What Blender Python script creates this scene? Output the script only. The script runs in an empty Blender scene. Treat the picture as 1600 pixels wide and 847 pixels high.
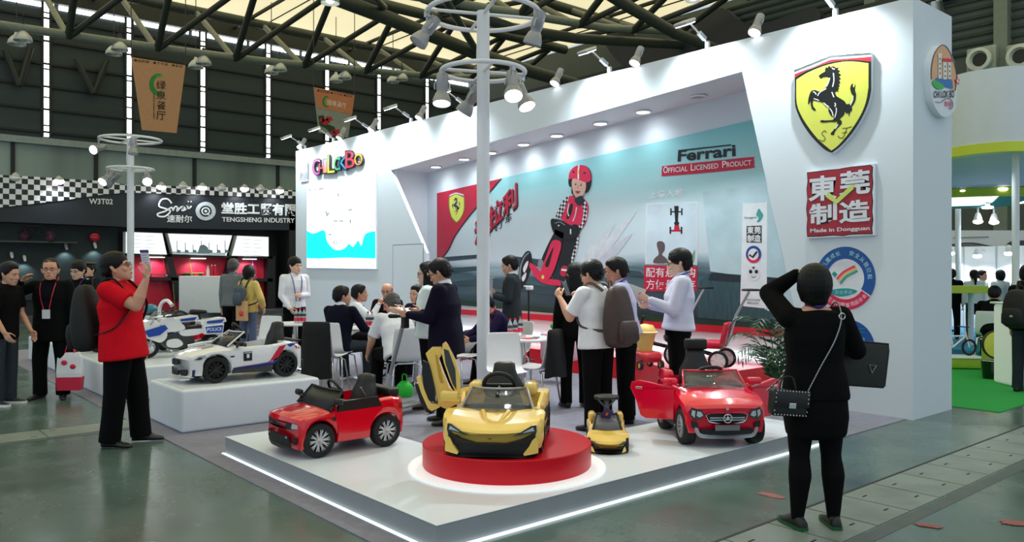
import bpy, math, random
from math import sin, cos, pi, radians, sqrt
from mathutils import Vector, Matrix
from mathutils.geometry import tessellate_polygon
random.seed(7)
SC = bpy.context.scene
COL = SC.collection
F = 1248.0; CX = 800.0; HY = 420.0; EYE = 1.6          # focal length in px (1600 wide), horizon row, eye height
RX, RY = 0.6516, 0.7586                                  # camera right on the ground plan
FX, FY = -0.7586, 0.6516                                 # camera forward on the ground plan

# ---------------------------------------------------------------- camera
cam_d = bpy.data.cameras.new('camera'); cam = bpy.data.objects.new('camera', cam_d); COL.objects.link(cam)
cam_d.sensor_width = 36; cam_d.lens = 36*F/1600; cam_d.shift_y = -3.5/1600; cam_d.clip_end = 300; cam_d.clip_start = .05
cam.location = (0, 0, EYE); cam.rotation_euler = (pi/2, 0, math.atan2(-FX, FY))
SC.camera = cam
SC.view_settings.view_transform = 'Standard'; SC.view_settings.look = 'None'
SC.view_settings.gamma = 1; SC.view_settings.use_curve_mapping = False
SC.view_settings.exposure = 0.55
# ---------------------------------------------------------------- world and light levels
W = bpy.data.worlds.new('world'); SC.world = W; W.use_nodes = True
W.node_tree.nodes['Background'].inputs[0].default_value = (.75, .88, 1, 1)
W.node_tree.nodes['Background'].inputs[1].default_value = .5
ROOF_GLOW = 0.6            # daylight through the membrane roof
WALL_LAMP_W = 105            # flood lamps on top of the stand wall
CAN_LAMP_W = 140             # can spots on the ring masts
DOWNLIGHT_W = 20
LED_STRIP = .8

# ---------------------------------------------------------------- pixel -> place helpers (1600x847 frame)
def at_d(px, py, d):
    lat = d*(px-CX)/F
    return Vector((RX*lat+FX*d, RY*lat+FY*d, EYE+(HY-py)/F*d))
def at_z(px, py, z): return at_d(px, py, F*(EYE-z)/(py-HY))
def at_y(px, py, Y): r = (px-CX)/F; return at_d(px, py, Y/(RY*r+FY))
def at_x(px, py, X): r = (px-CX)/F; return at_d(px, py, X/(RX*r+FX))
def floor_at(px, d, z=0): p = at_d(px, HY, d); return Vector((p.x, p.y, z))
def heading(a):                                           # 0 = away from camera, 90 = towards picture right; returns z rotation turning +Y there
    a = radians(a); hx = cos(a)*FX+sin(a)*RX; hy = cos(a)*FY+sin(a)*RY
    return math.atan2(-hx, hy)

# ---------------------------------------------------------------- materials
def lin(c): return tuple(((v/255)/12.92 if v/255 <= .04045 else ((v/255+.055)/1.055)**2.4) for v in c)
MATS = {}
def M(name, rgb=(200, 200, 200), rough=.5, metal=0, em=0, em_rgb=None, var=.06, vscale=6, bump=0, bscale=60, alpha=1, trans=0, coat=0, spec=.5, stretch=None, sheen=0):
    if name in MATS: return MATS[name]
    m = bpy.data.materials.new(name); m.use_nodes = True; nt = m.node_tree; b = nt.nodes['Principled BSDF']
    c = lin(rgb)
    tc = nt.nodes.new('ShaderNodeTexCoord'); nz = nt.nodes.new('ShaderNodeTexNoise'); nz.inputs['Scale'].default_value = vscale; nz.inputs['Detail'].default_value = 3
    src = tc.outputs['Object']
    if stretch:
        mp = nt.nodes.new('ShaderNodeMapping'); mp.inputs['Scale'].default_value = stretch; nt.links.new(src, mp.inputs[0]); src = mp.outputs[0]
    nt.links.new(src, nz.inputs['Vector'])
    rp = nt.nodes.new('ShaderNodeValToRGB'); rp.color_ramp.elements[0].position = .3; rp.color_ramp.elements[1].position = .7
    rp.color_ramp.elements[0].color = tuple(v*(1-var) for v in c)+(1,); rp.color_ramp.elements[1].color = tuple(min(1, v*(1+var)) for v in c)+(1,)
    nt.links.new(nz.outputs[0], rp.inputs[0]); nt.links.new(rp.outputs[0], b.inputs['Base Color'])
    b.inputs['Roughness'].default_value = rough; b.inputs['Metallic'].default_value = metal
    b.inputs['Specular IOR Level'].default_value = spec
    if coat: b.inputs['Coat Weight'].default_value = coat; b.inputs['Coat Roughness'].default_value = .05
    if sheen: b.inputs['Sheen Weight'].default_value = sheen
    if em:
        b.inputs['Emission Color'].default_value = lin(em_rgb or rgb)+(1,); b.inputs['Emission Strength'].default_value = em
    if alpha < 1: b.inputs['Alpha'].default_value = alpha
    if trans: b.inputs['Transmission Weight'].default_value = trans
    if bump:
        n2 = nt.nodes.new('ShaderNodeTexNoise'); n2.inputs['Scale'].default_value = bscale; n2.inputs['Detail'].default_value = 4
        bp = nt.nodes.new('ShaderNodeBump'); bp.inputs['Strength'].default_value = bump; bp.inputs['Distance'].default_value = .01
        nt.links.new(src, n2.inputs['Vector']); nt.links.new(n2.outputs[0], bp.inputs['Height']); nt.links.new(bp.outputs[0], b.inputs['Normal'])
    MATS[name] = m
    return m

# ---------------------------------------------------------------- objects
def link(o, parent=None):
    COL.objects.link(o)
    if parent is not None: o.parent = parent
    return o
def tag(o, label, cat=None, group=None, kind=None):
    o['label'] = label
    if cat: o['category'] = cat
    if group: o['group'] = group
    if kind: o['kind'] = kind
    return o
def thing(name, label, cat, loc=(0, 0, 0), rz=0, group=None):
    o = bpy.data.objects.new(name, None); o.empty_display_size = .1; COL.objects.link(o)
    o.location = loc; o.rotation_euler = (0, 0, rz)
    return tag(o, label, cat, group)
def copy_tree(o, parent=None):
    c = o.copy(); COL.objects.link(c)
    if parent is not None: c.parent = parent
    for ch in list(o.children): copy_tree(ch, c)
    return c
def place(o, loc, rz=None, label=None, group=None):
    o.location = loc
    if rz is not None: o.rotation_euler = (0, 0, rz)
    if label: o['label'] = label
    if group: o['group'] = group
    return o

class MB:
    """collects shapes; build() links them as ONE mesh object"""
    def __init__(s, mx=None): s.v = []; s.f = []; s.mx = mx
    def add(s, vs, fs):
        n = len(s.v); s.v += [tuple(s.mx @ Vector(v)) if s.mx else tuple(v) for v in vs]
        s.f += [tuple(i+n for i in f) for f in fs]; return s
    def box(s, c, sz, rot=None, taper=1.0):
        hx, hy, hz = sz[0]/2, sz[1]/2, sz[2]/2
        vs = [Vector((x*hx*(taper if z > 0 else 1), y*hy*(taper if z > 0 else 1), z*hz)) for z in (-1, 1) for y in (-1, 1) for x in (-1, 1)]
        if rot is not None:
            if not isinstance(rot, Matrix): rot = Matrix.Rotation(rot[2], 3, 'Z') @ Matrix.Rotation(rot[1], 3, 'Y') @ Matrix.Rotation(rot[0], 3, 'X')
            vs = [rot @ v for v in vs]
        c = Vector(c)
        return s.add([v+c for v in vs], [(0, 2, 3, 1), (4, 5, 7, 6), (0, 1, 5, 4), (2, 6, 7, 3), (0, 4, 6, 2), (1, 3, 7, 5)])
    def rbox(s, c, sz, r=.02, n=3, rot=None):
        """box with rounded vertical edges and softened top and bottom rims"""
        hx, hy, hz = sz[0]/2, sz[1]/2, sz[2]/2; r = min(r, hx*.99, hy*.99, hz*.99)
        def loop(i, z):
            out = []
            for cx, cy, a0 in ((hx-r, hy-r, 0), (-hx+r, hy-r, 90), (-hx+r, -hy+r, 180), (hx-r, -hy+r, 270)):
                for k in range(n+1):
                    a = radians(a0+90*k/n); out.append(Vector((cx+(r-i)*cos(a), cy+(r-i)*sin(a), z)))
            return out
        prof = [(r*(1-sin(pi/2*k/n)), -hz+r*(1-cos(pi/2*k/n))) for k in range(n+1)]
        prof += [(i, -z) for i, z in reversed(prof)]
        loops = [loop(i, z) for i, z in prof]
        if rot is not None:
            if not isinstance(rot, Matrix): rot = Matrix.Rotation(rot[2], 3, 'Z') @ Matrix.Rotation(rot[1], 3, 'Y') @ Matrix.Rotation(rot[0], 3, 'X')
            loops = [[rot @ v for v in l] for l in loops]
        c = Vector(c)
        return s.loft([[v+c for v in l] for l in loops])
    def loft(s, loops, cap=True, closed=True):
        n = len(loops[0]); vs = [v for l in loops for v in l]; fs = []
        for i in range(len(loops)-1):
            for j in range(n if closed else n-1):
                k = (j+1) % n
                fs.append((i*n+j, i*n+k, (i+1)*n+k, (i+1)*n+j))
        if cap and closed:
            fs.append(tuple(reversed(range(n)))); fs.append(tuple((len(loops)-1)*n+j for j in range(n)))
        return s.add(vs, fs)
    def cyl(s, p0, p1, r0, r1=None, n=12):
        r1 = r0 if r1 is None else r1; p0 = Vector(p0); p1 = Vector(p1); d = (p1-p0)
        if d.length < 1e-7: return s
        d = d.normalized(); a = d.orthogonal().normalized(); b = d.cross(a)
        ring = lambda p, r: [p+a*(r*cos(2*pi*k/n))+b*(r*sin(2*pi*k/n)) for k in range(n)]
        return s.loft([ring(p0, r0), ring(p1, r1)])
    def capsule(s, p0, r0, p1, r1, n=10, m=3):
        p0 = Vector(p0); p1 = Vector(p1); d = p1-p0
        d = d.normalized() if d.length > 1e-6 else Vector((0, 0, 1))
        a = d.orthogonal().normalized(); b = d.cross(a); L = []
        ring = lambda p, r: [p+a*(r*cos(2*pi*k/n))+b*(r*sin(2*pi*k/n)) for k in range(n)]
        for i in range(m+1):
            t = pi/2*(i/m); L.append(ring(p0-d*(r0*cos(t)), max(r0*sin(t), r0*.03)))
        for i in range(m+1):
            t = pi/2*(i/m); L.append(ring(p1+d*(r1*sin(t)), max(r1*cos(t), r1*.03)))
        return s.loft(L)
    def tube(s, path, r, n=8, closed=False, flat=1.0):
        P = [Vector(p) for p in path]; m = len(P); rs = r if isinstance(r, (list, tuple)) else [r]*m; loops = []; a = None
        for i, p in enumerate(P):
            q = P[(i+1) % m] if (i < m-1 or closed) else p; o = P[i-1] if (i > 0 or closed) else p
            d = (q-o).normalized()
            if a is None: a = d.orthogonal().normalized()
            a = (a-d*a.dot(d)); a = a.normalized() if a.length > 1e-6 else d.orthogonal().normalized()
            b = d.cross(a)
            loops.append([p+a*(rs[i]*cos(2*pi*k/n))+b*(rs[i]*flat*sin(2*pi*k/n)) for k in range(n)])
        if closed: loops.append(loops[0])
        return s.loft(loops, cap=not closed)
    def ring(s, c, R, r, ax='Z', n=40, k=8):
        c = Vector(c); f = {'Z': lambda a: Vector((R*cos(a), R*sin(a), 0)), 'Y': lambda a: Vector((R*cos(a), 0, R*sin(a))), 'X': lambda a: Vector((0, R*cos(a), R*sin(a)))}[ax]
        return s.tube([c+f(2*pi*i/n) for i in range(n)], r, k, closed=True)
    def ell(s, c, r, n=14, m=9, rot=None):
        c = Vector(c); L = []
        for i in range(m+1):
            t = -pi/2+pi*i/m; ct = max(cos(t), .02)
            l = [Vector((r[0]*ct*cos(2*pi*k/n), r[1]*ct*sin(2*pi*k/n), r[2]*sin(t))) for k in range(n)]
            L.append([(rot @ v if rot is not None else v)+c for v in l])
        return s.loft(L)
    def lathe(s, prof, c=(0, 0, 0), n=24, ax='Z', cap=True):
        c = Vector(c); L = []
        for r, z in prof:
            l = []
            for k in range(n):
                a = 2*pi*k/n; x, y = max(r, 1e-4)*cos(a), max(r, 1e-4)*sin(a)
                l.append(c+(Vector((x, y, z)) if ax == 'Z' else Vector((z, x, y)) if ax == 'X' else Vector((y, z, x))))
            L.append(l)
        return s.loft(L, cap=cap)
    def poly(s, loops, thick, to3, n=None):
        """flat outline (2D loops, first outer, others holes) turned to 3D by to3(u, v, w) and given THICK"""
        vs2 = [p for l in loops for p in l]; tris = tessellate_polygon([[Vector((p[0], p[1], 0)) for p in l] for l in loops])
        N = len(vs2); vs = [to3(p[0], p[1], 0) for p in vs2]+[to3(p[0], p[1], thick) for p in vs2]
        fs = []
        for t in tris:
            a, b, c = [Vector(vs2[i]) for i in t]
            if (b-a).cross(c-a) < 0: t = (t[0], t[2], t[1])
            fs.append((t[0]+N, t[1]+N, t[2]+N)); fs.append((t[2], t[1], t[0]))
        o = 0
        for l in loops:
            m = len(l)
            for i in range(m): j = (i+1) % m; fs.append((o+i, o+j, o+N+j, o+N+i))
            o += m
        return s.add(vs, fs)
    def build(s, name, mat, parent=None, smooth=None, bevel=0, sub=0, remesh=0, smoothit=0, loc=None, mats=None, fmat=None):
        me = bpy.data.meshes.new(name); me.from_pydata(s.v, [], s.f)
        if not remesh: fix_normals(me)
        me.materials.append(mat) if mat else None
        for x in mats or []: me.materials.append(x)
        if fmat:
            for i, p in enumerate(me.polygons): p.material_index = fmat(p)
        o = link(bpy.data.objects.new(name, me), parent)
        if loc is not None: o.location = loc
        if smooth is not None:
            me.polygons.foreach_set('use_smooth', [True]*len(me.polygons)); me.set_sharp_from_angle(angle=radians(smooth))
        if bevel:
            b = o.modifiers.new('bevel', 'BEVEL'); b.width = bevel; b.segments = 2; b.limit_method = 'ANGLE'; b.angle_limit = radians(35)
        if remesh:
            r = o.modifiers.new('remesh', 'REMESH'); r.mode = 'VOXEL'; r.voxel_size = remesh; r.use_smooth_shade = True
            if smoothit:
                q = o.modifiers.new('smooth', 'SMOOTH'); q.factor = .5; q.iterations = smoothit
        if sub:
            q = o.modifiers.new('sub', 'SUBSURF'); q.levels = sub; q.render_levels = sub
        return o
import bmesh
def fix_normals(me):
    bm = bmesh.new(); bm.from_mesh(me); bmesh.ops.recalc_face_normals(bm, faces=bm.faces); bm.to_mesh(me); bm.free()
def smoothpath(P, n=6, closed=False):
    """Catmull-Rom through points of any dimension"""
    P = [tuple(p) for p in P]; out = []; m = len(P); rng = range(m if closed else m-1)
    for i in rng:
        p0 = P[(i-1) % m] if (i > 0 or closed) else P[0]; p1 = P[i]; p2 = P[(i+1) % m]; p3 = P[(i+2) % m] if (i < m-2 or closed) else P[-1]
        for k in range(n):
            t = k/n
            out.append(tuple(.5*(2*b+(c-a)*t+(2*a-5*b+4*c-d)*t*t+(3*b-a-3*c+d)*t**3) for a, b, c, d in zip(p0, p1, p2, p3)))
    if not closed: out.append(P[-1])
    return out
def lerp_table(tab):
    """piecewise smooth lookup from [(x, y), ...]"""
    def f(x):
        if x <= tab[0][0]: return tab[0][1]
        for (a, b), (c, d) in zip(tab, tab[1:]):
            if x <= c:
                t = (x-a)/(c-a); return b+(d-b)*t
        return tab[-1][1]
    return f

# writing: glyph outlines from the built-in font, fitted into a unit box
def glyphs(txt, bold=0, shear=0, space=1):
    c = bpy.data.curves.new('writing', 'FONT'); c.body = txt; c.offset = bold; c.shear = shear; c.space_character = space; c.resolution_u = 3
    o = bpy.data.objects.new('writing', c); COL.objects.link(o)
    dg = bpy.context.evaluated_depsgraph_get(); me = bpy.data.meshes.new_from_object(o.evaluated_get(dg))
    vs = [v.co.copy() for v in me.vertices]; fs = [tuple(p.vertices) for p in me.polygons]
    bpy.data.objects.remove(o); bpy.data.curves.remove(c); bpy.data.meshes.remove(me)
    x0 = min(v.x for v in vs); x1 = max(v.x for v in vs); y0 = min(v.y for v in vs); y1 = max(v.y for v in vs)
    return [((v.x-x0)/(x1-x0), (v.y-y0)/(y1-y0)) for v in vs], fs, (x1-x0)/(y1-y0)
def write_quad(mb, txt, bl, br, tr, tl, bold=0, shear=0, off=Vector((0, 0, 0)), space=1):
    """writing filling the quad of four 3D corners"""
    vs, fs, asp = glyphs(txt, bold, shear, space); bl, br, tr, tl = map(Vector, (bl, br, tr, tl))
    mb.add([bl*(1-u)*(1-v)+br*u*(1-v)+tr*u*v+tl*(1-u)*v+off for u, v in vs], fs)
    return mb
def text_mesh(name, txt, mat, parent, bl, br, tr, tl, **k):
    mb = MB(); write_quad(mb, txt, bl, br, tr, tl, **k)
    me = bpy.data.meshes.new(name); me.from_pydata(mb.v, [], mb.f); me.materials.append(mat)
    return link(bpy.data.objects.new(name, me), parent)

class Board:
    """a flat board of the place standing in a plane Y=k (facing -Y) or X=k (facing +X); outlines are read off the photo and land in that plane at their true size"""
    def __init__(s, axis, k, root=None):
        s.ax = axis; s.k = k; s.root = root; s.o = root.location.copy() if root else Vector((0, 0, 0))
    def p(s, px, py, lift=0):
        q = at_y(px, py, s.k) if s.ax == 'Y' else at_x(px, py, s.k)
        q = q-s.o
        if s.ax == 'Y': q.y = s.k-lift-s.o.y
        else: q.x = s.k+lift-s.o.x
        return q
    def shape(s, name, pts, mat, lift=.002, thick=.002, parent='root', holes=(), sm=0, closed=True):
        if sm: pts = smoothpath(pts, sm, closed=True)
        def to3(u, v, w): return s.p(u, v, lift-thick+w)
        mb = MB(); mb.poly([list(pts)]+[list(h) for h in holes], thick, to3)
        return mb.build(name, mat, s.root if parent == 'root' else parent)
    def text(s, name, txt, mat, bl, br, tr, tl, lift=.004, parent='root', **k):
        return text_mesh(name, txt, mat, s.root if parent == 'root' else parent, *[s.p(q[0], q[1], lift) for q in (bl, br, tr, tl)], **k)
    def stroke(s, name, pts, w, mat, lift=.003, parent='root', thick=.002, n=4):
        P = smoothpath(pts, n) if n else pts; L, R = [], []
        for i, p in enumerate(P):
            q = P[min(i+1, len(P)-1)]; o = P[max(i-1, 0)]; dx, dy = q[0]-o[0], q[1]-o[1]; l = sqrt(dx*dx+dy*dy) or 1
            L.append((p[0]-dy/l*w/2, p[1]+dx/l*w/2)); R.append((p[0]+dy/l*w/2, p[1]-dx/l*w/2))
        return s.shape(name, L+R[::-1], mat, lift, thick, parent)
def arc(cx, cy, rx, ry, a0, a1, n=24): return [(cx+rx*cos(radians(a0+(a1-a0)*i/n)), cy-ry*sin(radians(a0+(a1-a0)*i/n))) for i in range(n+1)]
def spot(name, loc, target, watts, angle, parent, rgb=(.85, .95, 1), size=.04, blend=.6):
    l = bpy.data.lights.new(name, 'SPOT'); l.energy = watts; l.spot_size = radians(angle); l.spot_blend = blend; l.color = rgb; l.shadow_soft_size = size
    o = link(bpy.data.objects.new(name, l), parent); o.location = loc
    o.rotation_euler = (Vector(target)-Vector(loc)).to_track_quat('-Z', 'Y').to_euler()
    return o

# common materials
WHITE = M('white_laminate', (230, 237, 244), .45, var=.02)
WHITE_G = M('white_gloss_plastic', (240, 241, 243), .2, coat=.5, var=.02)
BLACK = M('black_plastic', (18, 19, 21), .45)
BLACKG = M('black_gloss', (12, 13, 15), .15, coat=.5)
RUBBER = M('black_rubber', (20, 21, 23), .75, bump=.2)
CHROME = M('chrome', (215, 218, 222), .12, metal=1, var=.02)
STEEL = M('brushed_steel', (150, 154, 160), .35, metal=1)
GREY = M('grey_paint', (120, 124, 128), .5)
DGREY = M('dark_grey_paint', (52, 55, 58), .5)
SILVER = M('silver_plastic', (176, 180, 184), .3, metal=.6)
GLOW = M('lamp_glow', (255, 252, 250), em=8, var=0)
GLOW_S = M('lamp_glow_soft', (255, 252, 248), em=3.0, var=0)
# ================================================================ THE HALL
def struct(name, mb, mat, label, parent=None, **k):
    o = mb.build(name, mat, parent, **k)
    if parent is None: tag(o, label, 'structure'); o['kind'] = 'structure'
    return o
WALL_X, END_Y, ROOF_Z = -42.0, 33.0, 14.6
# floor: dark polished concrete with stains
def concrete():
    m = M('polished_concrete', (84, 105, 99), .16, var=.2, vscale=1.3, spec=.7)
    nt = m.node_tree; b = nt.nodes['Principled BSDF']
    tc = nt.nodes.new('ShaderNodeTexCoord')
    n1 = nt.nodes.new('ShaderNodeTexNoise'); n1.inputs['Scale'].default_value = 1.7; n1.inputs['Detail'].default_value = 8; n1.inputs['Roughness'].default_value = .65
    nt.links.new(tc.outputs['Object'], n1.inputs['Vector'])
    mr = nt.nodes.new('ShaderNodeMapRange'); mr.inputs[1].default_value = .3; mr.inputs[2].default_value = .75; mr.inputs[3].default_value = .15; mr.inputs[4].default_value = .36
    nt.links.new(n1.outputs[0], mr.inputs[0]); nt.links.new(mr.outputs[0], b.inputs['Roughness'])
    bp = nt.nodes.new('ShaderNodeBump'); bp.inputs['Strength'].default_value = .03; bp.inputs['Distance'].default_value = .02
    nt.links.new(n1.outputs[0], bp.inputs['Height']); nt.links.new(bp.outputs[0], b.inputs['Normal'])
    return m
CONC = concrete()
struct('floor', MB().box((-19, 13, -.1), (58, 42, .2)), CONC, 'dark polished grey green concrete hall floor')
PLATE = M('trench_plate', (126, 138, 132), .4, var=.16, vscale=3, bump=.15, bscale=30)
def trench(name, x0, x1, y0, y1, step, label):
    mb = MB(); y = y0; n = 0
    hold = MB()
    while y < y1:
        mb.box(((x0+x1)/2, y+step/2, .001), (x1-x0-.012, step-.014, .006)); hold.box(((x0+x1)/2-.12, y+.1, .0042), (.012, .06, .002)); hold.box(((x0+x1)/2+.12, y+step-.1, .0042), (.012, .06, .002)); y += step
    o = struct(name, mb, PLATE, label)
    hold.build('lifting_slot', M('slot_black', (14, 15, 15), .9), o)
    MB().box((x0-.012, (y0+y1)/2, .0005), (.02, y1-y0, .003)).build('edge_joint', M('joint_dark', (38, 44, 43), .7), o)
    MB().box((x1+.06, (y0+y1)/2, .0005), (.1, y1-y0, .003)).build('edge_strip', M('edge_conc', (78, 90, 88), .45, var=.15), o)
trench('trim_1', -2.76, -2.28, 1.2, 24, .47, 'row of square trench cover plates set in the hall floor by the tall white end of the stand')
trench('trim_2', -9.05, -8.6, -2.2, 2.3, .95, 'row of trench cover plates in the floor before the stand carpet')
RED_PAINT = M('red_floor_paint', (150, 84, 84), .6, var=.35, vscale=40)
for i, (px, py, w) in enumerate(((1205, 774, .09), (1452, 822, .07), (1590, 818, .09))):
    p = at_z(px, py, .002); mb = MB()
    pts = [(w*(.6+.4*random.random())*cos(2*pi*k/14)*1.5, w*.75*(.55+.45*random.random())*sin(2*pi*k/14)) for k in range(14)]
    mb.poly([pts], .001, lambda u, v, q: Vector((u, v, q)))
    o = mb.build('paint_mark', RED_PAINT); o.location = (p.x, p.y, .0045 if i else .002); o.rotation_euler = (0, 0, .3*i)
    tag(o, ['faded red paint mark on bare concrete beside the white platform edge', 'bright red paint mark beyond the trench plates nearest the camera', 'red paint mark on the concrete farthest from the woman in black'][i], 'paint mark', 'red paint marks on the hall floor')

# side wall: dark cladding, slit windows, glazing below
CLAD = M('dark_cladding', (48, 62, 65), .6, var=.25, vscale=1.2, stretch=(1, .08, 1.5))
CLAD2 = M('dark_girt', (30, 38, 39), .6)
GIRT = M('pale_girt', (150, 164, 164), .5, var=.1)
GLAZE = M('dull_glazing', (136, 156, 152), .3, var=.45, vscale=.35, stretch=(1, 1, .12))
mb = MB().box((WALL_X-.2, 12, 10.9), (.4, 42, 7.2))
w = struct('wall_side', mb, CLAD, 'dark cladding wall of the hall')
mb = MB()
for k in range(6): mb.box((WALL_X+.05, 12, 7.9+1.05*k), (.1, 42, .1))
mb.build('girts', CLAD2, w)
MB().box((WALL_X+.12, 12, 7.45), (.3, 42, .3)).build('rail', GIRT, w)
struct('trim_3', MB().box((WALL_X-.1, 12, 3.7), (.2, 42, 7.4)), GLAZE, 'dull grey glazing under the dark hall wall')
mb = MB()
for px in (20, 150, 304, 434, 540, 640, 730):
    p = at_x(px, 240, WALL_X+.06); mb.box((WALL_X+.06, p.y, 5.2), (.12, .16, 4.4))
struct('trim_4', mb, CLAD2, 'dark mullions of the glazing')
SLIT = M('daylight_slit', (245, 250, 255), em=4.0, var=0)
for i, px in enumerate((72, 201, 316, 418, 510, 591, 666)):
    y = at_x(px, 0, WALL_X).y
    o = struct('window_%d' % (i+1), MB().box((WALL_X+.06, y, 10.8), (.06, .2, 6.2)), SLIT, 'tall narrow slit of daylight in the dark hall wall')
    f = MB()
    f.box((WALL_X+.07, y-.16, 10.8), (.1, .1, 6.2)); f.box((WALL_X+.07, y+.16, 10.8), (.1, .1, 6.2))
    for k in range(5): f.box((WALL_X+.1, y, 8.2+1.3*k), (.05, .22, .07))
    f.build('window_frame', CLAD2, o)
mb = MB()
for k in range(13): mb.box((WALL_X+.04, -5.6+3.05*k, 13.75), (.06, 2.85, .2))
o = struct('window_8', mb, SLIT, 'broken strip of daylight along the top of the dark wall')
struct('trim_5', MB().box((WALL_X, 12, 14.22), (.6, 42, .7)), M('eaves_dark', (38, 44, 40), .6), 'dark eaves beam')
# end wall
ENDM = M('end_wall_grey', (84, 94, 92), .7, var=.1, vscale=.4)
w = struct('wall_end', MB().box((-18, END_Y+.2, 7.2), (48, .4, 14.6)), ENDM, 'grey green end wall of the hall')
mb = MB()
for k in range(14): mb.box((-14, END_Y-.08, 9.8+.33*k), (17, .12, .1), rot=(radians(25), 0, 0))
mb.build('louvre', M('louvre_green', (66, 80, 74), .6), w)
mb = MB()
for px in (1362, 1462, 1566, 1680):
    p = at_y(px, 60, END_Y-.3); mb.box((p.x, END_Y-.25, 7), (.45, .5, 14))
struct('trim_6', mb, M('column_paint', (112, 128, 118), .6), 'pale columns on the end wall')
struct('trim_7', MB().box((-27, END_Y-.4, 12.2), (30, .5, .5)), M('dark_beam', (44, 52, 50), .6), 'dark beam on the end wall')
ARCHM = M('dark_fin', (42, 48, 58), .6)
for cx, cz in ((-26.5, 12.6), (-20.5, 12.2)):
    mb = MB(); P = [(-3.2, 1.6), (-2.4, .3), (-1.2, -.5), (.6, -.6), (3, -.3), (3, .6), (.8, .5), (-.6, .8), (-1.6, 1.7)]
    mb.poly([smoothpath(P, 4, True)], .4, lambda u, v, q: Vector((cx+u, END_Y-.9+q, cz+v)))
    struct('trim_%d' % (8 if cx < -22 else 9), mb, ARCHM, 'dark curved bracket under the roof at the end wall')
for i, px in enumerate((1543, 1592)):
    p = at_y(px+(8 if i else -6), 96-5*i, END_Y-.5)
    t = thing('air_nozzle', ['round air nozzle in a pale box against the pale wall column', 'round air nozzle in a pale box nearest the picture edge'][i], 'air nozzle', p, 0, 'air nozzles on the end wall')
    MB().rbox((0, 0, 0), (1.0, .6, 1.0), .08).build('nozzle_box', M('nozzle_paint', (150, 164, 156), .5), t)
    MB().lathe([(.36, 0), (.42, -.02), (.42, -.2), (.3, -.22), (.26, -.06), (.02, -.05)], (0, -.34, 0), 24, 'Y').build('nozzle_ring', M('nozzle_ring', (196, 206, 200), .4), t, smooth=40)
    MB().lathe([(.25, 0), (.24, -.01), (.01, -.012)], (0, -.4, 0), 20, 'Y').build('opening', BLACK, t)
# roof: translucent cream membrane that glows with daylight
MEMB = M('roof_membrane', (250, 238, 200), .8, em=ROOF_GLOW, em_rgb=(252, 240, 194), var=.02, vscale=.3)
struct('ceiling', MB().box((-19, 12.5, ROOF_Z+.05), (46, 41, .1)), MEMB, 'glowing cream membrane roof')
TR = M('truss_paint', (58, 66, 58), .45, var=.15)
TRL = M('truss_paint_pale', (128, 132, 116), .5, var=.12)
TRD = M('truss_paint_dark', (40, 46, 40), .5, var=.15)
zb = lerp_table([(-8, 10.5), (5, 10.84), (10, 10.98), (15, 11.2), (20, 11.6), (26, 12.1), (30, 12.75), (34, 13.4)])
def truss():
    t = thing('roof_truss', 'steel pipe roof truss', 'truss'); t['kind'] = 'structure'
    X = -36; ys = [-7+1.5*k for k in range(28)]
    MB().tube([(X, y, zb(y)+.1) for y in ys if y < 33.2], .17, 10).build('chord', M('truss_chord', (120, 130, 120), .45, var=.1), t, smooth=60)
    mb = MB(); mb.tube([(X-3.4, y, 14.1) for y in ys if y < 33.2], .24, 10); mb.tube([(X+3.4, y, 14.1) for y in ys if y < 33.2], .26, 10); mb.build('top_chord', TR, t, smooth=60)
    p = MB(); d = MB(); k = -3
    nodes = [7.4+3.4*i for i in range(-4, 8)]
    for i, y in enumerate(nodes):
        p.cyl((X, y, zb(y)), (X-3.4, y-.6, 14.1), .13, n=8)
        d.cyl((X, y, zb(y)), (X+3.4, y-.2, 14.1), .15, n=8)
        if i < len(nodes)-1:
            d.cyl((X, y, zb(y)), (X+3.4, y+3.2, 14.1), .13, n=8); pass
            pass
    p.build('brace', TRL, t, smooth=60); d.build('web_brace', TRD, t, smooth=60)
    return t
T1 = truss(); T1['label'] = 'steel pipe roof truss nearest the dark side wall'
T2 = copy_tree(T1); T2.location = (12, 0, 0); T2['label'] = 'steel pipe roof truss above the white stand wall'
mb = MB(); mb2 = MB()
for k in range(12):
    y = -4+6.8*k
    if y > 32: break
    mb.cyl((-41.6, y, 14.35), (2, y, 14.35), .1, n=6)
    mb2.cyl((-41.6, y+1.2, 14.5), (2, y+1.2, 14.5), .035, n=6); pass
    for X in (-32.6, -20.6):
        mb.cyl((X, y, 14.2), (X+8.6 if X < -25 else X+7, y+3.4, 14.2), .12, n=6); pass
struct('trim_10', mb, TRD, 'roof purlins and braces')
struct('trim_11', mb2, TRD, 'thin roof cables')
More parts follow.
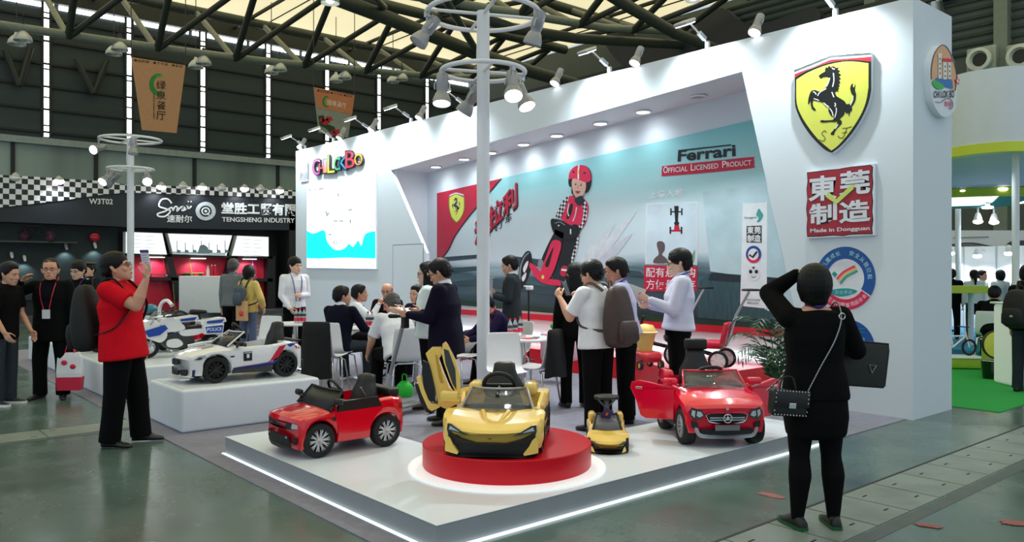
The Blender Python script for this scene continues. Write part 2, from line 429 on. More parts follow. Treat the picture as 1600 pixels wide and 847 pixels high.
# heavier cross members between the trusses
mb = MB()
mb.tube([at_x(500, -12, -28), at_x(590, 22, -28), at_x(746, 84, -28), at_x(830, 112, -28), at_x(900, 132, -28)], .3, 10)
mb.tube([at_x(660, -5, -24.5), at_x(800, 44, -24.5), at_x(900, 60, -24.5), at_x(1065, 70, -24.5), (-24.5, 32.9, at_x(1065, 70, -24.5).z+.3)], .22, 10)
mb.tube([at_x(950, -10, -21), at_x(985, 12, -21), at_x(1055, 52, -21), (-21, 32.9, at_x(1055, 52, -21).z-.3)], .24, 10)
mb.tube([at_x(600, 12, -28), at_x(560, -30, -24)], .15, 8); mb.tube([at_x(746, 82, -28), at_x(690, -10, -22)], .15, 8)
struct('trim_12', mb, TR, 'heavy steel pipes under the roof', smooth=60)
V = MB()  # dark pipes added in place of V-shaped reflections on the side wall
for a, b, c in (((8, 78), (30, 134), (48, 74)), ((118, 92), (146, 146), (167, 94))):
    V.cyl(at_x(a[0], a[1], WALL_X+.4), at_x(b[0], b[1], WALL_X+.4), .14, n=8); V.cyl(at_x(b[0], b[1], WALL_X+.4), at_x(c[0], c[1], WALL_X+.4), .14, n=8)
struct('trim_13', V, TRD, 'dark V shaped pipes standing for reflections on the side wall')

# bell shaped hall lamps hanging under the truss chord
def bell(lit):
    t = thing('pendant_lamp', '', 'lamp')
    MB().lathe([(.06, .42), (.09, .3), (.2, .2), (.3, .06), (.34, -.08), (.33, -.1), (.28, .05), (.18, .17), (.04, .2)], n=20).build('lamp_shade', M('lamp_bell', (200, 206, 200), .35, metal=.2), t, smooth=50)
    MB().cyl((0, 0, .4), (0, 0, .62), .07).cyl((0, 0, .62), (0, 0, 1.0), .02).build('stem', DGREY, t)
    MB().ell((0, 0, .02), (.15, .15, .12)).build('bulb', GLOW_S if lit else M('bulb_off', (205, 210, 205), .2), t, smooth=60)
    return t
bp = None
for i, (px, py, X) in enumerate(((36, 60, -36.0), (26, 66, -37.2), (187, 75, -36.0), (178, 82, -37.2), (318, 97, -36.0), (306, 103, -37.2), (437, 107, -36.0), (424, 112, -37.2), (539, 120, -36), (525, 125, -37.2), (628, 122, -36), (614, 126, -37.2))):
    p = at_x(px, py, X)
    bp = bell(False) if bp is None else copy_tree(bp)
    place(bp, p, 0, 'unlit bell hall lamp, %s pair from the picture edge, %s the chord' % (['first', 'second', 'third', 'fourth', 'fifth', 'sixth'][i//2], ['under', 'behind'][i % 2]), 'unlit hall lamps under the truss')
    for ch in list(bp.children):
        if ch.name.startswith('rod'): bpy.data.objects.remove(ch)
    MB().cyl((0, 0, .9), (0, 0, (zb(p.y)-p.z+.05) if i % 2 == 0 else 14.6-p.z), .02).build('rod', DGREY, bp)
for i, (px, py) in enumerate(((516, 1), (1083, -2))):
    p = at_x(px, py, -26 if i == 0 else -22)
    b2 = bell(True); place(b2, p, 0, ['lit hall lamp under the roof above the red bouquet banner', 'lit hall lamp under the roof above the stand wall'][i], 'lit hall lamps')
    MB().cyl((0, 0, .9), (0, 0, 14.4-p.z), .025).build('rod', DGREY, b2)

# two hanging restaurant banners
BAN = M('banner_tan', (196, 150, 112), .8, var=.04); BAN_T = M('banner_ink', (60, 48, 40), .8); BAN_G = M('banner_green', (52, 140, 66), .8)
r = thing('hanging_banner', 'tan hanging banner with green leaf emblem and vertical black characters', 'banner', at_d(248, 95, 33)); b = Board('X', r.location.x, r)
b.shape('cloth', [(205, 89), (290, 102), (276, 208), (222, 203)], BAN, 0, .03)
b.text('small_print', '●自助餐   ●下午茶   ●宴会', BAN_T, (209, 96), (285, 106), (285.4, 102), (209.4, 91.5), .01)
b.shape('leaf', arc(247, 132, 14, 17, 70, 290)+arc(252, 131, 12, 13, 290, 80), BAN_G, .01)
b.shape('leaf', [(244, 115), (248, 119), (254, 116), (252, 122), (246, 121)], M('banner_leaf2', (96, 176, 84), .8), .012)
for k, ch in enumerate('绿泉餐厅'):
    y = 139+16*k; b.text('character', ch, BAN_T, (244, y), (259, y+1.2), (259, y-12.5), (244, y-13.5), .014, bold=.008)
b.text('side_print', 'GREEN SPRING DINING', BAN_T, (242, 186), (242, 146), (239, 146), (239, 186), .014)
mbr = MB(); q = b.p(205, 89); q2 = b.p(290, 102)
for qq in (q, q2): mbr.cyl(qq, qq+Vector((0, 0, 14.55-r.location.z-qq.z)), .02, n=6)
mbr.build('hanging_cord', DGREY, r)
r = thing('hanging_banner', 'orange and grey hanging banner with white characters and red flowers', 'banner', at_d(523, 160, 38)); b = Board('X', r.location.x, r)
b.shape('cloth', [(490, 136), (554, 149), (544, 215), (498, 207)], M('banner_grey', (150, 156, 144), .8), 0, .03)
b.shape('orange_panel', [(490, 136), (554, 149), (550, 179), (495, 168)], M('banner_orange', (206, 132, 92), .8), .01)
b.text('small_print', '●自助餐 ●下午茶 ●宴会', BAN_T, (495, 143), (550, 153), (550.5, 149), (495.5, 139), .014)
b.shape('leaf', arc(510, 159, 7, 9, 60, 300)+arc(513, 159, 6, 7, 300, 60), BAN_G, .014)
b.text('characters', '绿泉餐厅', M('banner_white', (235, 225, 210), .8), (511, 164), (541, 170), (541, 161), (511, 155), .014, bold=.01)
fl = MB()
for (px, py, rr) in ((508, 190, 6), (514, 186, 5), (503, 188, 4), (526, 206, 5), (520, 208, 4)):
    b.shape('flower', [(px+rr*(1+.25*sin(5*a))*cos(a), py+rr*.8*(1+.25*sin(5*a))*sin(a)) for a in [2*pi*k/24 for k in range(24)]], M('banner_red', (200, 40, 52), .8), .014)
b.shape('flower_leaves', [(497, 181), (505, 180), (512, 194), (522, 198), (530, 212), (520, 211), (508, 200), (499, 196)], M('banner_dkgreen', (44, 74, 50), .8), .012)
mbr = MB()
for qq in (b.p(490, 136), b.p(554, 149)): mbr.cyl(qq, qq+Vector((0, 0, 14.55-r.location.z-qq.z)), .02, n=6)
mbr.build('hanging_cord', DGREY, r)
# ================================================================ THE WHITE STAND
WY, RY2, HT = 8.7, 9.53, 4.47
CARPET = M('stand_carpet', (134, 134, 148), .95, var=.1, vscale=14, bump=.3, bscale=220)
struct('trim_14', MB().box((-10.95, 5.56, .003), (14.5, 6.3, .008)), CARPET, 'grey violet carpet of the stand')
WALLP = M('stand_paint', (218, 229, 236), .55, var=.015, vscale=.6)
mb = MB()
front = [(-18.23, 0), (-12.65, 0), (-12.65, 1.9), (-13.9, 3.6), (-5.71, 4.07), (-4.72, 0), (-3.635, 0), (-3.635, HT), (-18.23, HT)]
mb.poly([front], .08, lambda u, v, w: Vector((u, WY+.08-w, v)))
mb.box((-16.03, (WY+.08+9.72)/2, HT/2), (4.4, 9.72-WY-.08, HT))
mb.box((-4.16, (WY+.08+9.72)/2, HT/2), (1.05, 9.72-WY-.08, HT))
mb.box((-9.2, 9.63, HT/2), (9.5, .18, HT))
mb.poly([[(-13.83, 3.604), (-4.68, 4.13), (-4.68, HT), (-13.83, HT)]], .76, lambda u, v, w: Vector((u, 9.54-w, v)))
wall_back = struct('wall_back', mb, WALLP, 'tall white stand wall with slanted display recess')
# door in the wall face
d = struct('door_1', MB().box((-13.28, WY-.004, 1.035), (1.05, .012, 2.06)), WALLP, 'flush white store door in the stand wall')
mb = MB()
for x, w_ in ((-13.82, .015), (-12.74, .015)): mb.box((x, WY-.001, 1.04), (w_, .006, 2.08))
mb.box((-13.28, WY-.001, 2.078), (1.09, .006, .015)); mb.build('door_gap', M('gap_shadow', (128, 132, 138), .8), d)
MB().cyl((-13.72, WY-.01, .98), (-13.72, WY-.06, .98), .02).ell((-13.72, WY-.075, .98), (.045, .035, .045)).build('door_handle', STEEL, d, smooth=50)
# base stripes in the recess
struct('trim_15', MB().box((-9.2, RY2-.006, .75), (9.2, .012, .1)), M('stripe_red', (200, 30, 52), .5), 'red stripe under the big poster')
struct('trim_16', MB().box((-9.2, RY2-.02, .4), (9.2, .04, .05)), M('ledge_glow', (250, 252, 255), em=2.2, var=0), 'glowing light strip above the red platform')
# downlights in the soffit
sof = lambda x: 4.07+.0574*(x+5.71)
DL = None
for i, (px, py) in enumerate(((681, 260), (725, 248), (767, 238), (818, 225), (870, 211), (938, 192), (1005, 174), (1091, 150))):
    # point on the sloped soffit: solve by stepping depth
    best = None
    for k in range(400):
        q = at_d(px, py, 9+k*.02)
        e = abs(q.z-sof(q.x))
        if best is None or e < best[0]: best = (e, q)
    q = best[1]; q.z = sof(q.x)-.004
    lit = i != 7
    t = thing('downlight', '', 'downlight', q, 0, 'downlights in the soffit of the recess')
    t['label'] = 'unlit round downlight nearest the tall white end of the stand' if not lit else 'lit round recess downlight, %s from the far end' % ['first', 'second', 'third', 'fourth', 'fifth', 'sixth', 'seventh'][i]
    MB().lathe([(.125, .0), (.125, -.012), (.1, -.02), (.095, -.005), (.095, .02)], n=28, cap=False).build('bezel', WHITE_G, t, smooth=40)
    MB().lathe([(.093, -.002), (.09, -.008), (.01, -.009)], n=24).build('lens', GLOW if lit else M('lens_off', (150, 150, 158), .3), t)
    if lit: spot('downlight_beam', (0, -.06, -.03), (0, -.02, -1), DOWNLIGHT_W, 150, t, size=.1, blend=1)
# L shaped white platform
PLAT = M('platform_white', (228, 238, 248), .28, var=.012, vscale=1, spec=.5)
PLATS = M('platform_side', (150, 155, 160), .5, var=.03)  # shade on the side faces is put into this grey
r = thing('display_platform', 'low L-shaped white display platform, shade coloured into its sides', 'platform', (-3.69, 2.61, 0))
Lp = [(0, 0), (0, 4.3), (-1.14, 4.3), (-1.14, 1.14), (-3.14, 1.14), (-3.14, 0)]
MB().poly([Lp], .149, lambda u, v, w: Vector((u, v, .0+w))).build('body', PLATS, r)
MB().poly([Lp], .006, lambda u, v, w: Vector((u*1.0007, v, .147+w))).build('top', PLAT, r)
mb = MB(); mb.box((.012, 2.14, .008), (.022, 4.36, .012)); mb.box((-1.56, -.012, .008), (3.2, .022, .012)); mb.build('light_strip', M('strip_glow', (235, 250, 252), em=LED_STRIP, var=0), r)
# round turntable base and red round podium
c = at_d(792, 420, 5.86); TD = Vector((c.x, c.y, 0))
r = thing('round_podium', 'round red podium on a white base ring under the big yellow toy car', 'podium', (TD.x, TD.y, .153))
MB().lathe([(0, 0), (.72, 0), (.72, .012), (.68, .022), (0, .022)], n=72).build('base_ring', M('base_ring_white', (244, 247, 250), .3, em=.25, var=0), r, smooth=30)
MB().lathe([(0, .022), (.612, .022), (.616, .03), (.616, .178), (.61, .184), (0, .184)], n=96).build('drum', M('podium_red', (206, 4, 30), .35, var=.03, spec=.3), r, smooth=30)
POD_Z = .153+.184
# white plinths
def plinth(x0, x1, y0, y1, h, label):
    t = thing('display_plinth', label, 'plinth', ((x0+x1)/2, (y0+y1)/2, .007), 0, 'white display plinths')
    MB().rbox((0, 0, h/2), (x1-x0, y1-y0, h), .03, 4).build('body', WHITE, t, smooth=40)
    MB().rbox((0, 0, h+.003), (x1-x0-.08, y1-y0-.08, .008), .003, 1).build('top', M('plinth_top', (232, 241, 249), .25, var=.01), t)
plinth(-8.93, -7.92, 2.6, 4.06, .415, 'low white plinth carrying the white toy convertible')
plinth(-12.53, -10.2, 2.6, 4.1, .415, 'long low white plinth carrying the police motorcycles')
plinth(-16.2, -13.6, 2.7, 4.1, .415, 'low white plinth behind the man in the black jacket')
# red platform along the recess
r = thing('red_platform', 'long low red platform along the foot of the poster wall', 'platform', (-9, 9, .007))
MB().poly([[(3.2, .5), (3.2, -1.1), (1.5, -.28), (-3.3, -.5), (-3.3, .5)]], .305, lambda u, v, w: Vector((u, v, w))).build('body', M('platform_red', (220, 8, 32), .25, var=.03), r)

# ---- big poster in the recess
PY_ = RY2-.004
r = thing('wall_poster', 'huge teal poster of a child racing a red pedal kart', 'poster', (-9, PY_, 2)); b = Board('Y', PY_, r)
def poster_mat():
    m = bpy.data.materials.new('poster_print'); m.use_nodes = True; nt = m.node_tree; bs = nt.nodes['Principled BSDF']; bs.inputs['Roughness'].default_value = .45
    tc = nt.nodes.new('ShaderNodeTexCoord'); sp = nt.nodes.new('ShaderNodeSeparateXYZ'); nt.links.new(tc.outputs['Object'], sp.inputs[0])
    # printed sky, haze, blurred road, green verge by height on the sheet
    rp = nt.nodes.new('ShaderNodeValToRGB'); mr = nt.nodes.new('ShaderNodeMapRange'); mr.inputs[1].default_value = -1.25; mr.inputs[2].default_value = 1.65
    nz = nt.nodes.new('ShaderNodeTexNoise'); nz.inputs['Scale'].default_value = 1; nz.inputs['Detail'].default_value = 4
    mp = nt.nodes.new('ShaderNodeMapping'); mp.inputs['Scale'].default_value = (.22, 1, 3.2); mp.inputs['Rotation'].default_value = (0, radians(6), 0)
    nt.links.new(tc.outputs['Object'], mp.inputs[0]); nt.links.new(mp.outputs[0], nz.inputs['Vector'])
    ad = nt.nodes.new('ShaderNodeMath'); ad.operation = 'MULTIPLY_ADD'; ad.inputs[1].default_value = .9; nt.links.new(nz.outputs[0], ad.inputs[0])
    ad.inputs[2].default_value = -.45; a2 = nt.nodes.new('ShaderNodeMath'); a2.operation = 'ADD'; nt.links.new(sp.outputs[2], a2.inputs[0]); nt.links.new(ad.outputs[0], a2.inputs[1])
    nt.links.new(a2.outputs[0], mr.inputs[0]); nt.links.new(mr.outputs[0], rp.inputs[0])
    e = rp.color_ramp.elements; stops = ((0, (30, 62, 46)), (.045, (34, 50, 54)), (.12, (56, 78, 88)), (.2, (80, 106, 116)), (.27, (60, 86, 96)), (.32, (150, 176, 186)), (.38, (206, 222, 230)), (.62, (204, 226, 232)), (.8, (164, 218, 222)), (1, (126, 206, 210)))
    e[0].position, e[0].color = stops[0][0], lin(stops[0][1])+(1,); e[1].position, e[1].color = stops[-1][0], lin(stops[-1][1])+(1,)
    for p_, c_ in stops[1:-1]: q = e.new(p_); q.color = lin(c_)+(1,)
    nt.links.new(rp.outputs[0], bs.inputs['Base Color'])
    return m
b.shape('sheet', [(683, 302), (1177, 187), (1226, 412), (1262, 523), (683, 474)], poster_mat(), 0, .003)
PT = M('poster_teal_dark', (26, 44, 54), .5); PR = M('poster_red', (196, 26, 62), .45, var=.04); PB = M('poster_black', (18, 20, 24), .45)
PK = M('poster_pink', (226, 40, 84), .45); PG = M('poster_green', (22, 62, 40), .5, var=.3, vscale=20)
PRW = M('poster_road', (52, 74, 84), .5, var=.35, vscale=3, stretch=(.5, 1, 8)); PW_ = M('poster_white', (232, 234, 238), .45); PYEL = M('poster_yellow', (206, 220, 96), .45)
b.shape('verge', [(683, 466), (820, 478), (1000, 492), (1262, 516), (1262, 523), (1218, 519), (816, 484), (683, 474)], PG, .0056)
b.shape('grandstand', [(1092, 440), (1112, 426), (1200, 432), (1262, 452), (1262, 512), (1090, 496)], M('poster_stand', (50, 84, 92), .5, var=.3, vscale=5, stretch=(6, 1, .6)), .003)
b.shape('grandstand', [(1112, 426), (1240, 436), (1240, 446), (1106, 438)], PT, .0052)
b.shape('sky_band', [(1098, 300), (1196, 288), (1226, 412), (1250, 486), (1200, 486), (1150, 430), (1110, 424)], M('poster_haze', (188, 216, 224), .45, var=.1, vscale=3), .0036)
for k, P in enumerate((((800, 400), (1000, 424), (1010, 434), (800, 412)), ((690, 402), (745, 398), (745, 404), (690, 409)), ((690, 420), (745, 416), (745, 423), (690, 428)), ((690, 442), (745, 436), (745, 446), (690, 450)), ((770, 436), (960, 462), (960, 474), (770, 450)))):
    b.shape('speed_streak', P, PRW, .0042)
for k, (P, cc) in enumerate((((912, 424, 990, 334), (212, 218, 226)), ((920, 432, 985, 366), (200, 206, 218)), ((908, 410, 960, 350), (212, 222, 228)))):
    x0, y0, x1, y1 = P; b.shape('printed_blur', smoothpath([(x0, y0), (x0+18, y0-30), (x1, y1), (x1-4, y1+10), (x0+26, y0-14)], 3, True), M('poster_blur_%d' % k, cc, .5, var=.1), .0047+.0005*k)
b.shape('corner_flag', smoothpath([(683, 411), (700, 392), (712, 368), (732, 340), (756, 312), (776, 288), (784, 279)], 4)+[(683, 302)], PR, .005)
b.stroke('flag_edge', [(684, 411), (700, 392), (712, 368), (732, 340), (756, 312), (776, 288), (784, 279)], 1.6, PB, .007)
b.text('slogan', '法拉利', PR, (741, 385), (809, 322), (808, 283), (741, 348), .009, bold=.03)
b.text('slogan_shadow', '法拉利', PB, (742, 388), (810.5, 325), (809.5, 285), (742, 351), .007, bold=.05)
b.text('sub_slogan', '赛道飞丁车', PB, (746, 384), (800, 344), (800, 331), (746, 371), .008, bold=.02)
b.text('faint_characters', '上墙入地', M('poster_grey', (228, 236, 240), .5), (1013, 311), (1068, 306), (1068, 294), (1013, 299), .005, bold=.03, shear=.2)
# shield on the red corner
def prancer(b, T, mat, lift, name='horse'):
    """rearing horse emblem; T maps the outline (u right, v down) to photo pixels"""
    body = [(253, 238), (262, 226), (278, 215), (300, 203), (300, 186), (308, 170), (318, 178), (330, 158), (340, 174), (352, 166), (372, 168), (380, 178), (398, 172), (392, 190), (412, 200), (398, 212), (418, 228), (402, 240), (416, 256), (402, 266), (414, 286), (400, 296), (408, 312), (396, 320), (404, 332), (392, 336), (400, 352), (384, 346), (372, 356), (384, 384), (414, 402), (442, 420), (458, 444), (484, 440), (506, 416), (510, 384), (492, 362), (484, 330), (490, 304), (504, 288), (502, 312), (510, 322), (524, 296), (518, 338), (528, 372), (524, 412), (508, 446), (494, 462), (500, 482), (490, 500), (486, 490), (476, 536), (470, 506), (456, 514), (448, 494), (440, 520), (418, 540), (408, 552), (422, 566), (424, 584), (406, 602), (386, 622), (374, 640), (364, 668), (346, 668), (340, 656), (356, 640), (374, 616), (388, 594), (388, 568), (372, 574), (340, 572), (302, 576), (278, 578), (262, 568), (276, 558), (300, 562), (340, 560), (360, 556), (368, 540), (348, 532), (334, 514), (324, 488), (330, 466), (306, 454), (286, 434), (270, 426), (240, 420), (214, 414), (208, 440), (214, 462), (228, 476), (232, 492), (220, 490), (204, 478), (196, 452), (192, 420), (182, 444), (174, 440), (178, 400), (188, 366), (200, 344), (226, 338), (254, 350), (270, 344), (292, 330), (312, 316), (322, 284), (330, 252), (318, 244), (300, 242), (284, 246), (268, 256)]
    b.shape(name, [T(u, v) for u, v in body], mat, lift)
    for k, P in enumerate((((308, 314), (322, 292), (336, 250)), ((356, 316), (366, 270), (362, 214)), ((246, 382), (262, 356), (310, 328)), ((350, 354), (358, 372), (366, 392)), ((218, 402), (238, 408), (256, 416)), ((212, 352), (226, 356), (236, 372)), ((290, 432), (310, 450), (330, 464)), ((372, 432), (378, 446), (372, 460)), ((334, 472), (352, 498), (360, 530)), ((382, 468), (384, 496), (372, 540)), ((502, 384), (504, 412), (486, 450)), ((396, 590), (388, 604), (374, 622)), ((352, 176), (362, 186), (372, 184)))):
        b.stroke('horse_highlight', [T(u, v) for u, v in P], T.k*8, M('emblem_white', (240, 242, 240), .4), lift+.003, n=3)
class Tmap:
    def __init__(s, f, k): s.f = f; s.k = k
    def __call__(s, u, v): return s.f(u, v)
SHY = M('shield_yellow', (222, 228, 96), .4, var=.03)
b.shape('shield', smoothpath([(703, 309), (713, 304), (725, 309)], 4)+smoothpath([(725, 309), (725, 330), (720, 341), (713.5, 347)], 4)+smoothpath([(713.5, 347), (706, 338), (703, 325), (703, 309)], 4), SHY, .008)
b.stroke('shield_edge', [(702.5, 325), (702.5, 308), (713, 303.5), (725.5, 308), (725.5, 328), (720, 341), (713.5, 348), (706, 339), (702.5, 325)], 1.1, M('shield_green', (110, 140, 50), .4), .009)
b.stroke('shield_cap', [(703, 306), (713, 302), (725, 305)], 1.8, PW_, .011)
prancer(b, Tmap(lambda u, v: (707+(u-174)*.0345, 308.5+(v-158)*.053), .04), PB, .011, 'small_horse')
# printed wordmark and red licence bar
for k in range(1):
    b.text('wordmark', 'Ferrari', PB, (1059, 253), (1150, 244), (1149.5, 225), (1060, 235), .006, bold=.03)
b.shape('wordmark_bar', [(1060, 234.5), (1143, 225.5), (1143, 227.5), (1060, 237)], PB, .007)
b.shape('licence_bar', smoothpath([(1035, 262), (1041, 259), (1110, 252), (1174, 245.5), (1178, 248), (1178.5, 259), (1174, 263), (1110, 269.5), (1040, 275), (1034.5, 273)], 3, True), PR, .006)
for txt, x0, x1, big in (('O', 1037, 1044, 1), ('FFICIAL', 1044.6, 1075, 0), ('L', 1080, 1085.5, 1), ('ICENSED', 1086, 1123, 0), ('P', 1129, 1135.5, 1), ('RODUCT', 1136, 1174.5, 0)):
    f = lambda x: 271-(x-1037)*.0955
    h = 10.5 if big else 8
    b.text('licence_print', txt, PW_, (x0, f(x0)), (x1, f(x1)), (x1, f(x1)-h), (x0, f(x0)-h), .009, bold=.008)
# framed inset photo of the kart on a wall, captions
b.shape('inset_frame', smoothpath([(1010, 322), (1014, 318), (1050, 316.5), (1086, 315), (1090, 318), (1090, 360), (1089.5, 410), (1085, 413.5), (1050, 413), (1012, 413), (1008.5, 409), (1009, 360)], 3, True), PW_, .005)
b.shape('inset_photo', smoothpath([(1012, 323), (1015, 319.5), (1050, 318), (1085, 316.7), (1088.5, 320), (1088.5, 360), (1088, 408), (1084, 412), (1050, 412), (1013, 411.5), (1010, 408), (1010.5, 360)], 3, True), M('inset_blue', (206, 226, 236), .45, var=.1, vscale=2), .007)
for (x, y, w_, h_) in ((1049, 331, 2.2, 11), (1066, 331, 2.2, 11), (1048, 360, 2.4, 11), (1065.5, 360, 2.4, 11)):
    b.shape('inset_wheel', [(x-w_/2, y-h_/2), (x+w_/2, y-h_/2), (x+w_/2, y+h_/2), (x-w_/2, y+h_/2)], PB, .011)
b.shape('inset_axle', [(1049, 330), (1066, 330), (1066, 332), (1049, 332)], PB, .009); b.shape('inset_axle', [(1048, 359), (1065, 359), (1065, 362), (1048, 362)], PR, .009)
b.shape('inset_body', [(1054, 322), (1061, 322), (1060, 345), (1061, 361), (1055, 361), (1055.5, 345)], PB, .010); b.shape('inset_nose', [(1055.5, 348), (1060.5, 348), (1063, 361), (1053.5, 361)], PR, .012)
b.shape('inset_seat', arc(1058, 349, 4, 3, 0, 360, 14)[:-1], PB, .013)
b.shape('inset_person', smoothpath([(1027, 384), (1028, 378), (1034, 377), (1039, 381), (1039, 391), (1035, 398), (1042, 404), (1043, 411), (1022, 411), (1024, 403), (1030, 397)], 3, True), M('inset_skin', (96, 82, 86), .5), .01)
b.shape('inset_leaves', smoothpath([(1070, 411), (1073, 396), (1079, 404), (1086, 390), (1084, 411)], 3, True), M('inset_leaf', (120, 160, 128), .5), .01)
b.shape('caption_panel', smoothpath([(1007, 418), (1010, 415), (1048, 415.5), (1086, 416), (1089.5, 419), (1089.5, 436), (1089, 452), (1086, 454.5), (1048, 455), (1010, 455), (1006.5, 452), (1006.5, 436)], 3, True), PR, .006)
for k, txt in enumerate(('配有悬挂钩', '方便悬挂存')):
    b.text('caption', txt, PW_, (1010, 433+19*k), (1087, 433.5+18.5*k), (1087, 418.5+18.5*k), (1010, 418+18.5*k), .009, bold=.006)
# white info strip (square code left out)
b.shape('info_strip', smoothpath([(1161, 320), (1164, 318), (1180, 317), (1196, 316.5), (1199, 318.5), (1199, 400), (1197.5, 478), (1194, 481.5), (1177, 480), (1160, 478), (1157, 474), (1159, 400)], 3, True), M('strip_white', (232, 240, 244), .45), .006)
b.shape('strip_leaf', smoothpath([(1182, 336), (1186, 326), (1190, 331), (1193, 337), (1188, 346), (1183, 347), (1186, 340)], 3, True), M('strip_teal', (70, 160, 150), .45), .009)
b.text('strip_print', 'Dongguan', PB, (1164, 343), (1184, 342), (1184, 338), (1164, 339), .009)
b.shape('strip_seal', [(1167, 353.5), (1190.5, 352.5), (1190.5, 379.5), (1167, 379)], PB, .008)
for k, ch in enumerate('東莞制造'):
    x = 1168+11*(k % 2); y = 365.5+13*(k//2); b.text('strip_seal_print', ch, PW_, (x, y), (x+10.5, y), (x+10.5, y-11.5), (x, y-11.5), .011, bold=.03)
def ringseal(b, cx, cy, rx, ry, lift, blue, red, white):
    b.shape('seal_disc', arc(cx, cy, rx, ry, 0, 360, 40)[:-1], blue, lift)
    b.shape('seal_red', arc(cx, cy, rx, ry, 212, 328, 20)+arc(cx, cy, rx*.6, ry*.6, 328, 212, 20), red, lift+.003)
    b.shape('seal_white', arc(cx, cy, rx*.68, ry*.68, 0, 360, 40)[:-1], white, lift+.006)
SB = M('seal_blue', (24, 84, 160), .4); SRD = M('seal_red', (222, 34, 82), .4); STL = M('seal_teal', (32, 150, 150), .4)
ringseal(b, 1178, 397.5, 12, 13.5, .009, M('strip_blue', (40, 70, 150), .4), SRD, PW_)
b.stroke('seal_tick', [(1172, 398), (1177, 402), (1184, 393)], 3, PB, .018, n=0)
b.shape('panda_badge', arc(1178, 427, 10.5, 12, 0, 360, 30)[:-1], PW_, .009)
for x in (1173.5, 1182.5): b.shape('panda_eye', arc(x, 424.5, 2.6, 3, 0, 360, 14)[:-1], PB, .012)
b.shape('panda_nose', [(1175.5, 417), (1180.5, 417), (1178, 421)], PB, .012); b.shape('panda_mouth', arc(1178, 431, 4, 3, 190, 350, 10)+arc(1178, 431, 4, 1.5, 350, 190, 10), STL, .012)
b.text('strip_caption', '扫码关注产品详情', PB, (1166, 470), (1188, 471), (1188, 467.5), (1166, 466.5), .009); b.text('strip_caption', '微信公众号', PB, (1168, 475), (1186, 476), (1186, 472.5), (1168, 471.5), .009)
# the child on the kart (printed)
SK = M('print_skin', (222, 176, 160), .5, var=.04); HC = M('print_checker', (224, 226, 232), .5)
def checker_mat():
    m = M('print_check', (230, 232, 236), .5); nt = m.node_tree; bs = nt.nodes['Principled BSDF']; tc = nt.nodes.new('ShaderNodeTexCoord'); mp = nt.nodes.new('ShaderNodeMapping'); mp.inputs['Rotation'].default_value = (0, radians(35), 0)
    ck = nt.nodes.new('ShaderNodeTexChecker'); ck.inputs['Scale'].default_value = 21; ck.inputs[1].default_value = (.75, .76, .8, 1); ck.inputs[2].default_value = (.012, .013, .016, 1)
    nt.links.new(tc.outputs['Object'], mp.inputs[0]); nt.links.new(mp.outputs[0], ck.inputs[0]); nt.links.new(ck.outputs[0], bs.inputs['Base Color']); return m
CKM = checker_mat()
b.shape('rear_wheel_print', arc(881, 425, 18, 30, 0, 360, 30)[:-1], PT, .006)
b.shape('kart_wheel', [(812, 438)]+smoothpath([(811, 430), (813, 410), (820, 396), (827, 392), (831, 400), (830, 420), (822, 440), (815, 452), (812, 446)], 4, True), PB, .009)
b.shape('wheel_hub', smoothpath([(818, 420), (822, 411), (826, 408), (825, 416), (820, 426)], 4, True), PW_, .012); b.shape('wheel_hub', smoothpath([(816, 434), (820, 428), (823, 426), (822, 434), (818, 440)], 4, True), PW_, .012)
b.stroke('tyre_edge', [(813, 440), (814, 418), (820, 402), (827, 395)], 2.2, M('print_greyrim', (130, 140, 150), .5), .012)
b.shape('kart_wheel', smoothpath([(876, 466), (878, 448), (886, 434), (892, 429), (892, 436), (886, 452), (883, 480), (876, 484)], 4, True), PB, .012)
b.stroke('tyre_edge', [(877, 462), (880, 448), (890, 431)], 2.4, M('print_greyrim', (130, 140, 150), .5), .014)
b.shape('leg', smoothpath([(846, 408), (852, 392), (864, 368), (872, 360), (896, 366), (902, 372), (896, 398), (894, 420), (886, 432), (876, 424), (872, 400), (862, 398), (850, 416)], 3, True), PB, .009)
b.shape('trouser_check', [(902, 372), (907, 360), (904, 384), (898, 404), (894, 414), (893, 404), (898, 388)], CKM, .013)
b.shape('shoe', smoothpath([(876, 426), (880, 416), (887, 417), (889, 428), (880, 432)], 4, True), PR, .014); b.shape('shoe', [(878, 420), (887, 421), (887, 424), (878, 423)], PW_, .016)
b.shape('boot', smoothpath([(841, 414), (844, 404), (850, 410), (846, 420)], 3, True), M('print_greyrim', (130, 140, 150), .5), .012)
b.shape('steering', smoothpath([(862, 352), (862, 343), (868, 342), (882, 346), (892, 352), (902, 354), (904, 362), (900, 372), (884, 374), (868, 366)], 3, True), PB, .016)
b.shape('column', [(868, 358), (882, 364), (880, 380), (866, 376)], PB, .016)
b.stroke('steering_glint', [(868, 349), (876, 347), (884, 352)], 1.4, M('print_greyrim', (130, 140, 150), .5), .019); b.stroke('steering_glint', [(873, 352), (875, 353)], 2, PW_, .019, n=0)
b.shape('kart_nose', smoothpath([(845, 436), (847, 420), (854, 402), (862, 380), (868, 375), (876, 377), (878, 384), (874, 400), (866, 424), (856, 440), (850, 443)], 4, True), PK, .019)
b.shape('nose_slot', smoothpath([(853, 415), (856, 406), (866, 386), (862, 404), (858, 417)], 3, True), PB, .022); b.shape('nose_badge', arc(849.5, 433, 2.2, 3.2, 0, 360, 14)[:-1], PYEL, .022)
b.shape('kart_arm', [(829, 410), (838, 416), (848, 428), (846, 441), (836, 432), (828, 416)], PK, .017); b.shape('kart_arm', [(856, 436), (872, 437), (880, 440), (877, 447), (860, 445), (852, 443)], PK, .017)
